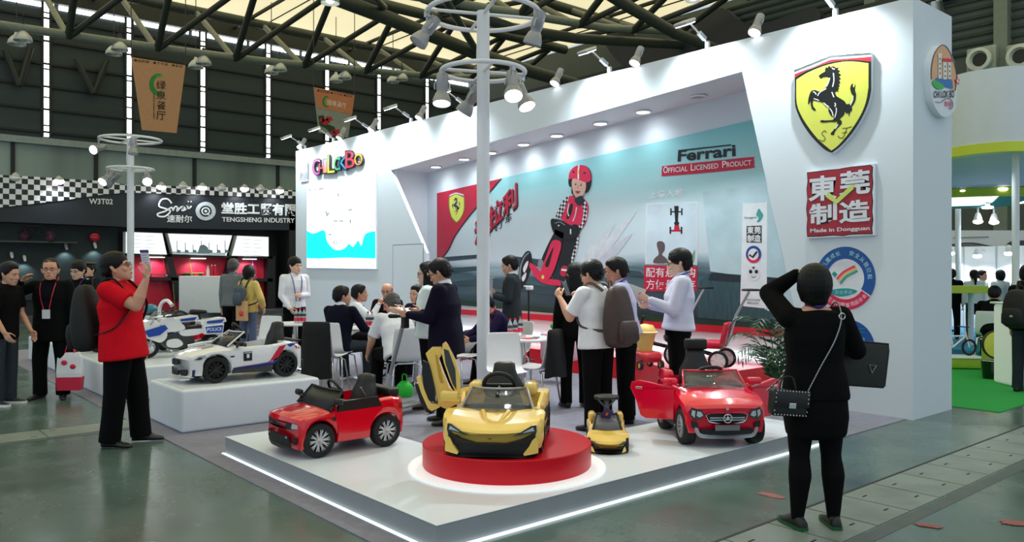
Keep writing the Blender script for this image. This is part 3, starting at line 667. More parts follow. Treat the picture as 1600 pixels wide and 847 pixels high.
b.shape('jacket', smoothpath([(886, 310), (895, 306), (912, 310), (920, 322), (917, 345), (909, 358), (900, 354), (888, 350), (878, 342), (880, 328)], 3, True), PK, .013)
b.shape('jacket_dark', smoothpath([(889, 330), (893, 318), (896, 322), (892, 338), (886, 342)], 3, True), PB, .016)
for P in (((890, 318), (888, 330), (890, 338)), ((902, 324), (900, 336), (896, 346))): b.stroke('jacket_stripe', P, 1.4, PW_, .017)
b.shape('sleeve_check', [(886, 308), (890, 306), (889, 312), (882, 330), (876, 343), (869, 338), (874, 325), (880, 314)], CKM, .016)
b.shape('sleeve_check', [(913, 308), (918, 322), (918, 340), (913, 352), (907, 362), (903, 356), (910, 348), (913, 332), (910, 318)], CKM, .016)
b.shape('cuff', smoothpath([(895, 352), (904, 352), (907, 362), (902, 372), (894, 368)], 3, True), PB, .021); b.stroke('glove_print', [(893, 358), (893, 366)], 2, PW_, .024, n=0)
b.shape('scarf', smoothpath([(900, 310), (911, 306), (913, 318), (906, 321), (900, 316)], 3, True), PT, .018)
b.shape('helmet', smoothpath([(889, 282), (892, 268), (900, 260), (910, 258), (920, 262), (925, 274), (924, 290), (919, 300), (914, 300), (914, 284), (895, 281), (894, 292), (890, 290)], 3, True), PB, .015)
b.shape('face', smoothpath([(895, 281), (900, 279), (915, 283), (916, 296), (911, 307), (904, 310), (898, 305), (895, 294)], 4, True), SK, .017)
b.shape('helmet_shell', smoothpath([(890, 280), (891, 270), (897, 262), (907, 258), (918, 261), (924, 272), (924, 282), (916, 285), (903, 280), (895, 279)], 4, True), PK, .019)
b.stroke('helmet_band', [(906, 258), (905, 268), (905, 280)], 2.2, PW_, .022); b.stroke('helmet_badge', [(905, 266), (905, 272)], 2.4, PYEL, .024, n=0)
for P in (((896, 268), (899, 270)), ((913, 271), (917, 270))): b.stroke('helmet_vent', P, 2.2, PB, .022, n=0)
for x, y in ((900.5, 288.5), (909, 289.5)): b.shape('eye', arc(x, y, 1.5, .9, 0, 360, 10)[:-1], PB, .02); b.stroke('brow', [(x-2, y-2.5), (x+2, y-2.5)], .6, M('print_brow', (150, 100, 80), .5), .02, n=0)
b.stroke('nose', [(904.5, 290), (904, 295)], .9, M('print_skin_shade', (196, 140, 126), .5), .02, n=0); b.shape('mouth', smoothpath([(900, 299), (904, 298.5), (908, 299), (904, 303)], 3, True), M('print_lip', (160, 60, 70), .5), .02)
b.shape('chin_strap', [(895, 292), (897, 303), (901, 309), (899, 309), (894, 301)], PB, .02)
# ---- light box screen, coloured lettering and small plate on the wall face
FY = FY
r = thing('light_screen', 'bright white and cyan light screen on the stand wall', 'screen', (-16, WY-.03, 2.6)); b = Board('Y', WY-.03, r)
b.shape('frame', [(478.5, 287), (587, 271), (588.5, 421), (478.5, 419)], WHITE, -.001, .028)
SCW = M('screen_white', (250, 255, 255), em=.72, var=0); SCC = M('screen_cyan', (20, 232, 244), em=.6, em_rgb=(12, 232, 245), var=0); SCS = M('screen_pale', (205, 246, 250), em=.6, var=0)
b.shape('panel', [(479.5, 288.5), (586, 273), (587.5, 420), (479.5, 418.3)], SCW, .004)
b.shape('cyan_field', [(479.5, 360)]+smoothpath([(479.5, 360), (490, 365), (507, 360), (511, 376), (519, 387), (528, 391), (539, 388), (546, 381), (552, 386), (560, 376), (565, 384), (571, 366), (586.9, 361)], 4)+[(587.3, 404), (540, 402.5), (500, 404), (479.5, 403.5)], SCC, .008)
SCI = M('screen_ink', (90, 120, 130), em=.25, var=0)
for P in (((484, 296), (486, 298)), ((492, 296.5), (494, 296)), ((499, 295.5), (506, 294.5)), ((529, 302), (529.5, 307)), ((510, 330), (512, 338)), ((513, 336), (514, 332)), ((545, 329), (551, 327)), ((522, 345.5), (528, 345)), ((530, 345), (537, 345.5)), ((548, 343), (548, 349)), ((514, 366), (518, 367))): b.stroke('screen_print', P, 1.5, SCI, .012, n=0)
b.stroke('screen_ring', arc(524.5, 378.5, 2.4, 2.6, 0, 350, 12), .9, SCI, .012, n=0)
b.stroke('screen_print', [(530, 296), (540, 298), (545, 304)], .8, SCS, .012)
r = thing('letter_sign', 'row of chunky rainbow coloured letters above the light screen', 'sign', (-16.5, WY, 3.8)); b = Board('Y', WY, r)
def rain(name, c0, c1):
    m = M(name, c0, .3, coat=.3); nt = m.node_tree; bs = nt.nodes['Principled BSDF']; tc = nt.nodes.new('ShaderNodeTexCoord'); sp = nt.nodes.new('ShaderNodeSeparateXYZ'); rp = nt.nodes.new('ShaderNodeValToRGB'); mr = nt.nodes.new('ShaderNodeMapRange')
    mr.inputs[1].default_value = -.1; mr.inputs[2].default_value = .4; nt.links.new(tc.outputs['Object'], sp.inputs[0]); nt.links.new(sp.outputs[2], mr.inputs[0]); nt.links.new(mr.outputs[0], rp.inputs[0])
    rp.color_ramp.elements[0].color = lin(c0)+(1,); rp.color_ramp.elements[1].color = lin(c1)+(1,); nt.links.new(rp.outputs[0], bs.inputs['Base Color']); return m
LET = (('C', 492, 503, 274, 250, (226, 80, 200), (250, 160, 220)), ('H', 502, 509, 271, 256, (230, 70, 90), (240, 130, 120)), ('I', 508.5, 514, 271, 250, (250, 150, 50), (80, 130, 200)), ('L', 515, 526, 271, 243.5, (240, 220, 60), (90, 180, 90)), ('O', 525.5, 535, 267, 247, (60, 190, 90), (120, 220, 130)), ('K', 533, 545, 266, 246, (30, 130, 190), (80, 200, 220)), ('B', 543, 557, 263, 237, (230, 60, 90), (240, 90, 110)), ('O', 557, 569.5, 259, 241.5, (230, 120, 50), (245, 215, 70)))
for i, (ch, x0, x1, yb, yt, c0, c1) in enumerate(LET):
    dk = M('letter_outline', (40, 30, 44), .4)
    for nm, bo, lf, mt in (('outline', .06, .035, dk), ('letter', -.005, .05, rain('letter_%d' % i, c0, c1))):
        e = 1.3 if nm == 'outline' else 0
        vs, fs, asp = glyphs(ch, bo)
        bl, br, tr, tl = [b.p(*q, lf) for q in ((x0-e, yb+e), (x1+e, yb+e-1.2), (x1+e, yt-e-1.2), (x0-e, yt-e))]
        mb = MB(); mb.add([bl*(1-u)*(1-v)+br*u*(1-v)+tr*u*v+tl*(1-u)*v for u, v in vs], fs)
        o = mb.build(nm, mt, r); q = o.modifiers.new('thick', 'SOLIDIFY'); q.thickness = .03 if nm == 'outline' else .012; q.offset = 0
r = thing('wall_plate', 'small square outlined plate with black characters on the white wall', 'sign', (-17.9, WY, 3.8)); b = Board('Y', WY, r)
b.shape('plate', [(470.5, 256), (482, 254.5), (482.5, 283), (471, 285)], M('plate_white', (215, 220, 226), .4), .02, .02); b.stroke('plate_edge', [(471, 256), (482, 254.5), (482.5, 280), (471, 281.5), (471, 256)], 1, GREY, .024, n=0)
for k, ch in enumerate('東莞制造'):
    x = 471.5+5.4*(k % 2); y = 267-.6*(k % 2)+12.5*(k//2); b.text('plate_print', ch, GREY, (x, y), (x+5, y-.6), (x+5, y-11), (x, y-10.4), .024)
r = thing('wall_script', 'faint silver script lettering near the top of the white wall', 'sign', (-18, WY, 4.2)); b = Board('Y', WY, r)
b.text('script', 'W.cool', SILVER, (464, 245.5), (484.5, 243), (484.5, 235), (464, 238), .012, shear=.3)

# ---- shield, seal board and round seals on the tall white end
r = thing('shield_sign', 'large yellow shield sign with a black rearing horse', 'sign', (-4.2, WY, 3.3)); b = Board('Y', WY, r)
G = lambda u, v: (1230+u*.21246, 70+v*.21251)
out = [G(72, 200), G(340, 88), G(637, 66), G(637, 340)]+[G(*p) for p in smoothpath([(637, 340), (618, 430), (570, 540), (500, 650), (420, 742), (358, 798)], 4)[1:]]+[G(*p) for p in smoothpath([(340, 798), (290, 772), (200, 680), (130, 580), (86, 480), (73, 420)], 4)]
b.shape('backing', out, WHITE, .06, .058)
INK = M('sign_ink', (20, 24, 22), .4)
def ring2(pts, s):
    cx = sum(p[0] for p in pts)/len(pts); cy = sum(p[1] for p in pts)/len(pts); return [(cx+(p[0]-cx)*s, cy+(p[1]-cy)*s) for p in pts]
b.shape('black_edge', [G(76, 248)]+[G(*p) for p in smoothpath([(76, 248), (160, 200), (260, 160), (360, 134), (480, 120), (637, 132)], 4)]+[G(637, 340)]+[G(*p) for p in smoothpath([(637, 340), (618, 430), (570, 540), (500, 650), (420, 742), (352, 796)], 4)[1:]]+[G(*p) for p in smoothpath([(340, 796), (290, 770), (200, 680), (130, 580), (86, 480), (76, 420)], 4)], INK, .062)
b.shape('yellow_field', [G(*p) for p in smoothpath([(88, 262), (170, 212), (270, 170), (370, 142), (480, 128), (618, 142)], 4)]+[G(618, 320)]+[G(*p) for p in smoothpath([(618, 320), (598, 430), (556, 530), (480, 646), (400, 740), (346, 782)], 4)[1:]]+[G(*p) for p in smoothpath([(330, 770), (240, 690), (150, 570), (100, 470), (88, 400)], 4)], SHY, .065)
b.shape('red_band', [G(76, 222), G(340, 118), G(637, 95), G(637, 128)]+[G(*p) for p in smoothpath([(637, 130), (480, 117), (360, 130), (260, 156), (160, 196), (76, 244)], 4)], M('sign_red', (226, 42, 60), .4), .0662)
b.stroke('top_line', [G(72, 198), G(340, 90), G(637, 68)], 1.4, M('sign_green', (40, 70, 60), .4), .0674, n=0)
prancer(b, Tmap(G, .2), INK, .068)
for P in ((((300, 640), (310, 648), (296, 636), (276, 656), (290, 676), (302, 696), (284, 712), (258, 700))), ((428, 618), (460, 616), (496, 606)), ((462, 614), (448, 650), (430, 688), (404, 686), (396, 672)), ((424, 652), (444, 650), (462, 646))): b.stroke('initial', [G(*p) for p in P], .8, INK, .068)
r = thing('seal_board', 'square dark red board with four large white characters and a yellow tick', 'sign', (-4.2, WY, 2.4)); b = Board('Y', WY, r)
G = lambda u, v: (1250+u*.15348, 250+v*.15348)
b.shape('backing', [G(92, 128), G(780, 40), G(780, 766), G(88, 800)], WHITE, .05, .048)
rag = [(94, 130), (200, 118), (300, 104), (420, 94), (480, 82), (560, 70), (660, 62), (740, 52), (764, 70), (760, 160), (768, 240), (756, 330), (766, 420), (758, 520), (768, 610), (756, 690), (762, 756), (640, 758), (520, 764), (460, 776), (360, 770), (220, 782), (96, 784), (90, 690), (98, 600), (86, 500), (98, 400), (90, 300), (100, 220)]
b.shape('ink_edge', [G(*p) for p in rag], INK, .053)
b.shape('red_field', ring2([G(*p) for p in rag], .975), M('seal_darkred', (166, 36, 52), .45, var=.05), .056)
for txt, q in (('東', ((112, 430), (404, 405), (404, 150), (112, 176))), ('莞', ((424, 376), (742, 345), (738, 92), (424, 128))), ('制', ((120, 668), (404, 640), (404, 432), (120, 452))), ('造', ((424, 652), (748, 628), (738, 396), (424, 428)))):
    b.text('character_edge', txt, INK, *[G(*p) for p in q], lift=.058, bold=.055); b.text('character', txt, M('seal_char', (220, 224, 230), .4), *[G(*p) for p in q], lift=.061, bold=.03)
b.text('print', 'Made in Dongguan', M('seal_char', (220, 224, 230), .4), G(132, 754), G(736, 724), G(736, 676), G(132, 702), lift=.061, bold=.025)
b.shape('tick', [G(*p) for p in ((286, 374), (322, 330), (398, 402), (548, 256), (578, 250), (572, 300), (410, 446), (390, 444), (330, 408))], M('tick_yellow', (206, 222, 112), .4), .064)
r = thing('round_seal', 'round blue and red seal with a rainbow tick beside the woman in black', 'sign', (-4.3, WY, 1.6)); b = Board('Y', WY, r)
cx, cy, rx, ry = 1321.5, 435, 47, 49.5
SW2 = M('seal_white', (226, 230, 236), .4)
b.shape('disc', arc(cx, cy, rx, ry, 0, 360, 64)[:-1], SW2, .004)
b.shape('blue_ring', arc(cx, cy, rx, ry, -33, 209, 48)+arc(cx, cy, rx*.62, ry*.62, 209, -33, 48), SB, .007)
b.shape('red_ring', arc(cx, cy, rx, ry, 212, 324, 30)+arc(cx, cy, rx*.66, ry*.66, 324, 212, 30), SRD, .007)
b.shape('teal_leaf', smoothpath([(1296, 455), (1312, 451), (1328, 451), (1340, 455), (1328, 461), (1310, 463)], 4, True), STL, .007)
for k, cc in enumerate(((230, 40, 80), (240, 110, 110), (245, 190, 120), (120, 190, 140), (40, 150, 140))):
    o_ = k*2.0; b.stroke('rainbow', [(1308+o_*.75, 436+o_*.9), (1318+o_*.7, 425+o_*.9), (1336+o_*.55, 415.5+o_*1.0)], 2.3, M('rainbow_%d' % k, cc, .4), .008+.0006*k)
b.stroke('rainbow_foot', [(1302, 426), (1307, 431)], 6, STL, .007, n=0)
def arctext(b, chars, a0, a1, R, h, mat, lift, up=True, cx=cx, cy=cy, rx=1.0, ry=49.5/47):
    n = len(chars)
    for i, ch in enumerate(chars):
        a = radians(a0+(a1-a0)*i/max(1, n-1)); ux, uy = cos(a), -sin(a); tx, ty = (sin(a), cos(a)) if up else (-sin(a), -cos(a))
        r0, r1 = (R-h/2, R+h/2) if up else (R+h/2, R-h/2)
        q = [(cx+rx*(ux*r0-tx*h/2), cy+ry*(uy*r0-ty*h/2)), (cx+rx*(ux*r0+tx*h/2), cy+ry*(uy*r0+ty*h/2)), (cx+rx*(ux*r1+tx*h/2), cy+ry*(uy*r1+ty*h/2)), (cx+rx*(ux*r1-tx*h/2), cy+ry*(uy*r1-ty*h/2))]
        b.text('seal_print', ch, mat, *q, lift=lift, bold=.015)
LB = M('seal_cyan', (160, 214, 226), .4)
arctext(b, '儿童成长', 148, 108, 38.5, 7.5, LB, .01); arctext(b, '安全从我做起', 75, 4, 38.5, 7.5, LB, .01); arctext(b, '玩具和婴童用品协会', 232, 318, 39.5, 6.6, M('seal_pink', (250, 200, 215), .4), .01, up=False)
for k, ch in enumerate('安全承诺'): b.text('seal_print', ch, LB, (1305+7*k, 459.5), (1311.3+7*k, 459.5), (1311.3+7*k, 453.5), (1305+7*k, 453.5), .01)
r = thing('round_seal', 'round plain blue seal half hidden behind the black laptop bag', 'sign', (-4.3, WY, .8)); b = Board('Y', WY, r)
b.shape('disc', arc(1326, 549, 42, 49, 0, 360, 64)[:-1], SB, .005)
for y in (514, 519): b.stroke('seal_line', [(1338, y), (1352, y)], 1.2, STL, .008, n=0)
b.text('seal_print', '金点', LB, (1340, 534), (1352, 534), (1352, 527), (1340, 527), .008)
# egg shaped logo board on the side of the tall white end
TX = -3.635
r = thing('egg_sign', 'egg shaped logo board with toy castle picture on the end face of the stand', 'sign', (TX, 9.2, 3.7)); b = Board('X', TX, r)
G = lambda u, v: (1425+u*.1651, 60+v*.1653)
egg = smoothpath([(110, 300), (140, 160), (210, 74), (280, 110), (340, 240), (362, 400), (362, 560), (330, 700), (250, 752), (180, 700), (125, 570)], 6, True)
b.shape('backing', [G(*p) for p in egg], WHITE, .07, .07)
b.shape('orange_field', [G(*p) for p in smoothpath([(118, 400), (120, 280), (150, 150), (212, 80), (270, 120), (330, 260), (352, 380), (340, 500), (330, 516)], 5)+smoothpath([(330, 516), (300, 490), (250, 470), (180, 430), (118, 400)], 4)], M('egg_orange', (232, 176, 132), .4), .073)
b.stroke('black_outline', [G(*p) for p in ((112, 400), (116, 280), (146, 152), (212, 76), (276, 116), (334, 258), (356, 380), (340, 505))], .9, INK, .0774)
b.shape('blue_ground', [G(*p) for p in smoothpath([(150, 410), (170, 380), (210, 390), (300, 400), (316, 440), (312, 486), (240, 470), (180, 450)], 4, True)], M('egg_blue', (40, 120, 190), .4), .076)
b.shape('green_ground', [G(*p) for p in smoothpath([(120, 424), (150, 410), (230, 460), (216, 490), (170, 490), (135, 462)], 4, True)], M('egg_green', (60, 190, 80), .4), .079)
for (x, w_, y0, y1) in ((192, 28, 180, 392), (240, 34, 250, 400), (284, 26, 250, 396)):
    b.shape('tower', [G(x-w_/2, y1), G(x-w_/2, y0), G(x-w_/2-4, y0-6), G(x-w_/2-4, y0-26), G(x+w_/2+4, y0-26), G(x+w_/2+4, y0-6), G(x+w_/2, y0), G(x+w_/2, y1)], M('egg_cream', (236, 238, 228), .4), .08)
    for yy in range(y0+20, y1-20, 45): b.shape('tower_window', [G(x-5, yy), G(x+5, yy), G(x+5, yy+16), G(x-5, yy+16)], M('egg_win', (90, 110, 110), .4), .083)
for (x, y) in ((238, 224), (284, 226)): b.shape('tower_roof', [G(x-26, y+10), G(x-16, y-26), G(x+4, y-16), G(x+20, y-24), G(x+22, y+12)], M('sign_red', (226, 42, 60), .4), .083)
b.shape('red_star', [G(356+26*(1 if k % 2 == 0 else .5)*sin(pi*k/5), 416-44*(1 if k % 2 == 0 else .5)*cos(pi*k/5)) for k in range(10)], M('sign_red', (226, 42, 60), .4), .083); b.shape('star_core', [G(356+13*(1 if k % 2 == 0 else .5)*sin(pi*k/5), 416-22*(1 if k % 2 == 0 else .5)*cos(pi*k/5)) for k in range(10)], SW2, .086)
b.text('print', 'CHI LOK BO', INK, G(134, 572), G(330, 572), G(330, 500), G(134, 510), .079, bold=.02)
b.stroke('underline', [G(*p) for p in ((150, 610), (200, 616), (250, 580), (300, 590), (318, 640), (300, 676), (276, 662))], .7, INK, .079)
b.text('print', '智乐堡', M('egg_pink', (214, 60, 110), .4), G(240, 650), G(306, 660), G(306, 606), G(240, 600), .079, bold=.02)
# plant in front of the recess end
# ================================================================ LAMPS ON THE WALL TOP AND RING MASTS
def flood():
    t = thing('flood_lamp', '', 'lamp')
    MB().box((0, .12, .006), (.1, .2, .014)).box((0, .02, .05), (.05, .05, .1)).build('bracket', SILVER, t, bevel=.003)
    MB().cyl((0, .02, .08), (0, -.1, .14), .014).cyl((0, -.1, .14), (0, -.36, .27), .012).box((0, -.1, .15), (.05, .14, .05), rot=(radians(-25), 0, 0)).build('arm', SILVER, t, smooth=50)
    Rm = Matrix.Rotation(radians(24), 3, 'X')
    MB().rbox((0, -.46, .25), (.2, .24, .05), .02, 3, rot=Rm).build('lamp_head', SILVER, t, smooth=40)
    q = Rm @ Vector((0, 0, -.028)); q = q+Vector((0, -.46, .25))
    MB().rbox(q, (.17, .2, .008), .003, 1, rot=Rm).build('lens', GLOW, t)
    spot('flood_beam', q+Vector((0, .03, -.03)), (0, .02, -.85), WALL_LAMP_W, 125, t, (.86, .95, 1), .05, .8)
    return t
def can(name='can_spotlight'):
    """tin can spotlight hanging under its hook; local -Z is the beam before tilting"""
    t = thing(name, '', 'spotlight')
    return t
def can_parts(t, aim, lit, watts, hook=True, ang=48):
    d = Vector(aim).normalized(); Rm = d.to_track_quat('-Z', 'Y').to_matrix(); mx = Rm.to_4x4()
    if hook:
        MB().cyl((0, 0, 0), (0, 0, -.1), .012).box((0, 0, -.01), (.05, .05, .06)).build('hook', SILVER, t)
        mx = Matrix.Translation((0, 0, -.2)) @ mx
    MB(mx).tube([(-.085, 0, 0), (-.09, 0, .06), (-.05, 0, .12), (.05, 0, .12), (.09, 0, .06), (.085, 0, 0)], .01, 6).build('yoke', SILVER, t, smooth=60)
    MB(mx).lathe([(.02, .2), (.065, .19), (.07, .15), (.07, .0), (.062, -.01), (.062, -.05), (.075, -.06), (.105, -.14), (.108, -.19), (.1, -.19), (.07, -.1), (.02, -.09)], n=24).build('can_body', M('can_paint', (150, 152, 156), .35, metal=.35), t, smooth=40)
    MB(mx).lathe([(.001, -.176), (.096, -.178), (.096, -.165), (.001, -.16)], n=20).build('lens', GLOW if lit else M('lens_clear', (170, 176, 184), .1), t)
    if lit:
        p = mx @ Vector((0, 0, -.21)); q = mx @ Vector((0, 0, -2))
        spot('can_beam', p, q, watts, ang, t, (.9, .96, 1), .06, .5)
    return t
fp = None
FL = ((475, 222, 'at the far corner of the stand wall'), (520, 210, 'second from the far wall corner'), (577, 200, 'above the coloured letters'), (641, 185, 'third along above the white door bay'), (725, 165, 'just behind the tall ring mast'), (951, 110, 'above the printed child'), (1104, 71, 'above the printed red licence bar'), (1304, 24, 'above the yellow shield'))
for px, py, lab in FL:
    p = at_y(px, py, WY+.02); p.z = HT
    fp = flood() if fp is None else copy_tree(fp)
    place(fp, p, 0, 'lit flat flood lamp on a bent arm, '+lab, 'flood lamps along the wall top')
fp = copy_tree(fp)
for ch in list(fp.children):
    if ch.type == 'LIGHT': bpy.data.objects.remove(ch)
    elif ch.name.startswith('lens'): ch.data = ch.data.copy(); ch.data.materials[0] = M('lens_off', (150, 150, 158), .3)
place(fp, (-3.66, 9.35, HT), pi/2, 'unlit flood lamp on the end face of the stand above the egg shaped board', 'flood lamps along the wall top')
cp = None
CN = ((478, 222, 'at the far corner'), (540, 208, 'second from the far corner'), (590, 200, 'over the light screen'), (665, 184, 'over the white door'), (742, 166, 'behind the ring mast'), (878, 132, 'over the printed helmet'), (1003, 102, 'over the printed kart inset'), (1190, 54, 'beside the yellow shield'))
for px, py, lab in CN:
    p = at_y(px, py, WY+.1); p.z = HT+.0
    if cp is None:
        cp = can('parapet_spotlight'); can_parts(cp, (0, -.5, -.85), True, CAN_LAMP_W, hook=False, ang=60)
        for ch in cp.children: ch.location = Vector(ch.location)+Vector((0, -.12, .19))
        MB().box((0, .06, .008), (.08, .3, .016)).cyl((0, -.06, .01), (0, -.1, .22), .012).build('bracket', SILVER, cp)
    else: cp = copy_tree(cp)
    cp.scale = (.75, .75, .75); place(cp, p, 0, 'lit can spotlight on the wall top '+lab, 'can spotlights along the wall top')
# ring masts
MAST = M('mast_paint', (222, 226, 232), .4, var=.02)
def mast(label):
    t = thing('ring_mast', label, 'lamp mast')
    MB().cyl((0, 0, 0), (0, 0, 4.62), .076, n=24).build('pole', MAST, t, smooth=40)
    MB().lathe([(.0, 0), (.22, 0), (.22, .012), (.1, .02), (.09, .05), (0, .05)], n=28).build('base_plate', MAST, t, smooth=40)
    for z, R in ((4.59, .66), (3.91, .49)):
        o = MB().ring((0, 0, z), R, .028, n=56, k=10).build('ring', MAST, t, smooth=60)
        m = MB()
        for k in range(4): a = pi/4+k*pi/2+.35; m.cyl((.06*cos(a), .06*sin(a), z), (R*cos(a), R*sin(a), z), .02, n=8)
        m.build('spokes', MAST, o, smooth=60)
    MB().tube(smoothpath([(-.08, 0, 4.5), (-.13, .02, 4.35), (-.12, 0, 4.1), (-.08, 0, 3.95)], 5), .008, 6).build('cable', MAST, t, smooth=60)
    return t
M1 = floor_at(755, 9.4, .007)
m1 = mast('tall white lamp mast with two rings behind the yellow toy car'); m1.location = M1
M2 = floor_at(204, 18.5, 0.0)
m2 = copy_tree(m1); place(m2, M2, .5, 'white lamp mast with two rings behind the man in the red polo')
def hang(mast_loc, z, R, ang, aim, lit, label, watts=CAN_LAMP_W):
    """ang: around the ring, 0 = picture right, 90 = away"""
    a = radians(ang); u = Vector((RX, RY, 0))*cos(a)*R+Vector((FX, FY, 0))*sin(a)*R
    ai = Vector((RX, RY, 0))*aim[0]+Vector((FX, FY, 0))*aim[1]+Vector((0, 0, aim[2]))
    t = can(); can_parts(t, ai, lit, watts); place(t, mast_loc+u+Vector((0, 0, z-.03)), None, label, 'can spotlights on the ring masts')
hang(M1, 4.59, .66, 190, (-.5, -.2, -.75), False, 'unlit can spotlight on the upper ring of the tall mast, tilted outward')
hang(M1, 4.59, .66, -20, (-.25, .1, -.9), False, 'unlit can spotlight on the upper ring of the tall mast, side of the horse shield')
hang(M1, 3.91, .49, 195, (.0, -.25, -.95), True, 'lit can spotlight on the lower ring of the tall mast, tipped to the light screen')
hang(M1, 3.91, .49, -45, (.05, -.55, -.8), True, 'brightest lit can spotlight on the lower ring of the tall mast')
hang(M1, 3.91, .49, 20, (.3, -.35, -.8), True, 'lit can spotlight on the lower ring of the tall mast nearest the poster')
hang(M1, 3.91, .49, 110, (-.5, .2, -.8), False, 'unlit can spotlight at the back of the lower ring of the tall mast')
hang(M2, 4.59, .66, 200, (-.2, -.9, -.35), True, 'dazzling lit can spotlight on the upper ring of the mast behind the red polo', 3)
hang(M2, 4.59, .66, -60, (.1, -.2, -.95), False, 'unlit can spotlight on the upper ring of the mast behind the red polo')
hang(M2, 3.91, .49, 215, (-.2, -.7, -.6), True, 'lit can spotlight on the lower ring of the mast behind the red polo', 6)
hang(M2, 3.91, .49, -20, (.35, -.7, -.5), True, 'lit can spotlight on the lower ring of that mast facing the dark booth letters', 8)
hang(M2, 3.91, .49, 165, (-.6, -.1, -.6), False, 'unlit can spotlight on the lower ring of that mast beside the checkered band')
# ================================================================ DARK BOOTH BEHIND (checkered band, black fascia, red niches)
BX = -28.0
NAVY = M('booth_navy', (26, 33, 42), .45, var=.08); BLK = M('booth_black', (18, 22, 25), .5, var=.1)
BWH = M('booth_white', (232, 235, 238), .4)
Bd = lambda px, py, dx=0: at_x(px, py, BX+dx)
def bslab(name, pts, mat, thick, front, parent=None):
    """board in the booth front plane, outline from the photo, THICK metres deep behind FRONT"""
    q = [Bd(px, py) for px, py in pts]
    mb = MB(); mb.poly([[(v.y, v.z) for v in q]], thick, lambda u, v, w: Vector((BX+front-thick+w, u, v)))
    return mb.build(name, mat, parent)
r = thing('booth_panel', 'black booth wall with panels behind the motorcycles', 'booth wall', (0, 0, 0)); r['kind'] = 'structure'
mb = MB(); mb.box((BX-1.15, 6.2, 2.2), (.2, 16.4, 4.4)); mb.box((BX-.6, 13.9, 1.9), (1.2, 1.6, 3.8)); mb.build('back_panel', BLK, r)
o = bslab('fascia', [(-30, 300), (190, 296), (462, 305), (480, 305), (480, 360), (462, 360), (212, 355), (-30, 345)], NAVY, .25, 0, r)
bslab('side_panel', [(-60, 344), (196, 354), (196, 470), (-60, 470)], M('booth_teal_dark', (24, 40, 44), .6, var=.3, vscale=2), .1, -.9, r)
MB().box((BX-.5, 6.2, .06), (3.2, 16.4, .12)).build('booth_floor', M('booth_floor', (70, 76, 80), .4), r)
# checkered band
r = thing('checkered_band', 'black and white checkered band along the top of the dark booth', 'band', (BX, 4, 4)); r['kind'] = 'thing'
def checker(name, c1, c2, sc):
    m = M(name, c1, .4); nt = m.node_tree; bs = nt.nodes['Principled BSDF']; tc = nt.nodes.new('ShaderNodeTexCoord'); ck = nt.nodes.new('ShaderNodeTexChecker'); ck.inputs['Scale'].default_value = sc
    ck.inputs[1].default_value = lin(c1)+(1,); ck.inputs[2].default_value = lin(c2)+(1,)
    mp = nt.nodes.new('ShaderNodeMapping'); mp.inputs['Location'].default_value = (.37, 0, .0); nt.links.new(tc.outputs['Object'], mp.inputs[0]); nt.links.new(mp.outputs[0], ck.inputs[0]); nt.links.new(ck.outputs[0], bs.inputs['Base Color']); return m
b = Board('X', BX+.06, r)
b.shape('band', [(-60, 271), (20, 274), (160, 283), (200, 289), (330, 292), (480, 298), (480, 311), (330, 305), (200, 301), (160, 304), (100, 313), (20, 322), (-60, 331)], checker('checkers', (228, 232, 236), (20, 24, 26), 6.2), .0, .05)
r = thing('booth_sign', 'white booth number on the dark fascia', 'sign', (BX, 6, 3.6)); b = Board('X', BX+.01, r)
b.text('number', 'W3T02', BWH, (139, 319), (176, 319.5), (176, 311), (139, 310), .02, bold=.02)
r = thing('booth_sign', 'white script word over three small characters on the dark fascia', 'sign', (BX, 9, 3.6)); b = Board('X', BX+.01, r)
S = [(268, 318), (262, 311), (252, 312), (248, 322), (258, 326), (266, 330), (258, 338), (248, 338), (246, 334), (258, 330), (268, 324), (270, 329), (273, 323), (277, 324), (276, 330), (282, 324), (286, 323), (284, 329), (290, 327), (290, 322), (284, 326), (293, 324), (296, 320), (294, 326), (299, 322)]
b.stroke('script', S, 2.4, BWH, .02, n=3)
for x in (293, 297.5): b.stroke('script_dot', [(x, 315.5), (x+1.6, 314.5)], 2, BWH, .02, n=0)
b.text('characters', '速耐尔', BWH, (260.5, 347.5), (300, 348), (300, 336.5), (260.5, 335.5), .02, bold=.015)
r = thing('round_emblem', 'round white ring emblem with a dark centre on the dark fascia', 'sign', (BX, 10, 3.6)); b = Board('X', BX+.01, r)
b.shape('ring', arc(321, 330, 15.8, 14.5, 0, 360, 48)[:-1], M('emblem_grey', (190, 198, 206), .4), .02); b.shape('ring', arc(321, 330, 9.5, 8.8, 0, 360, 40)[:-1], NAVY, .024)
b.shape('core', arc(321, 330, 6.8, 6.2, 0, 360, 40)[:-1], BWH, .027); b.shape('core', arc(321, 330, 4.8, 4.4, 0, 360, 40)[:-1], NAVY, .03); b.shape('core', arc(321, 330, 2.2, 2, 0, 360, 30)[:-1], BWH, .033); b.stroke('core_tail', [(323, 333), (327, 337)], 1.6, BWH, .033, n=0)
r = thing('booth_sign', 'large white company name with english line below on the dark fascia', 'sign', (BX, 12, 3.6)); b = Board('X', BX+.01, r)
b.text('characters', '堂胜工贸有限', BWH, (345.5, 334.5), (463, 338), (463, 318.5), (345.5, 316), .02, bold=.035)
b.text('print', 'TENGSHENG INDUSTRY', BWH, (346.5, 346.2), (460, 348.5), (460, 341), (346.5, 339.2), .02, bold=.015)
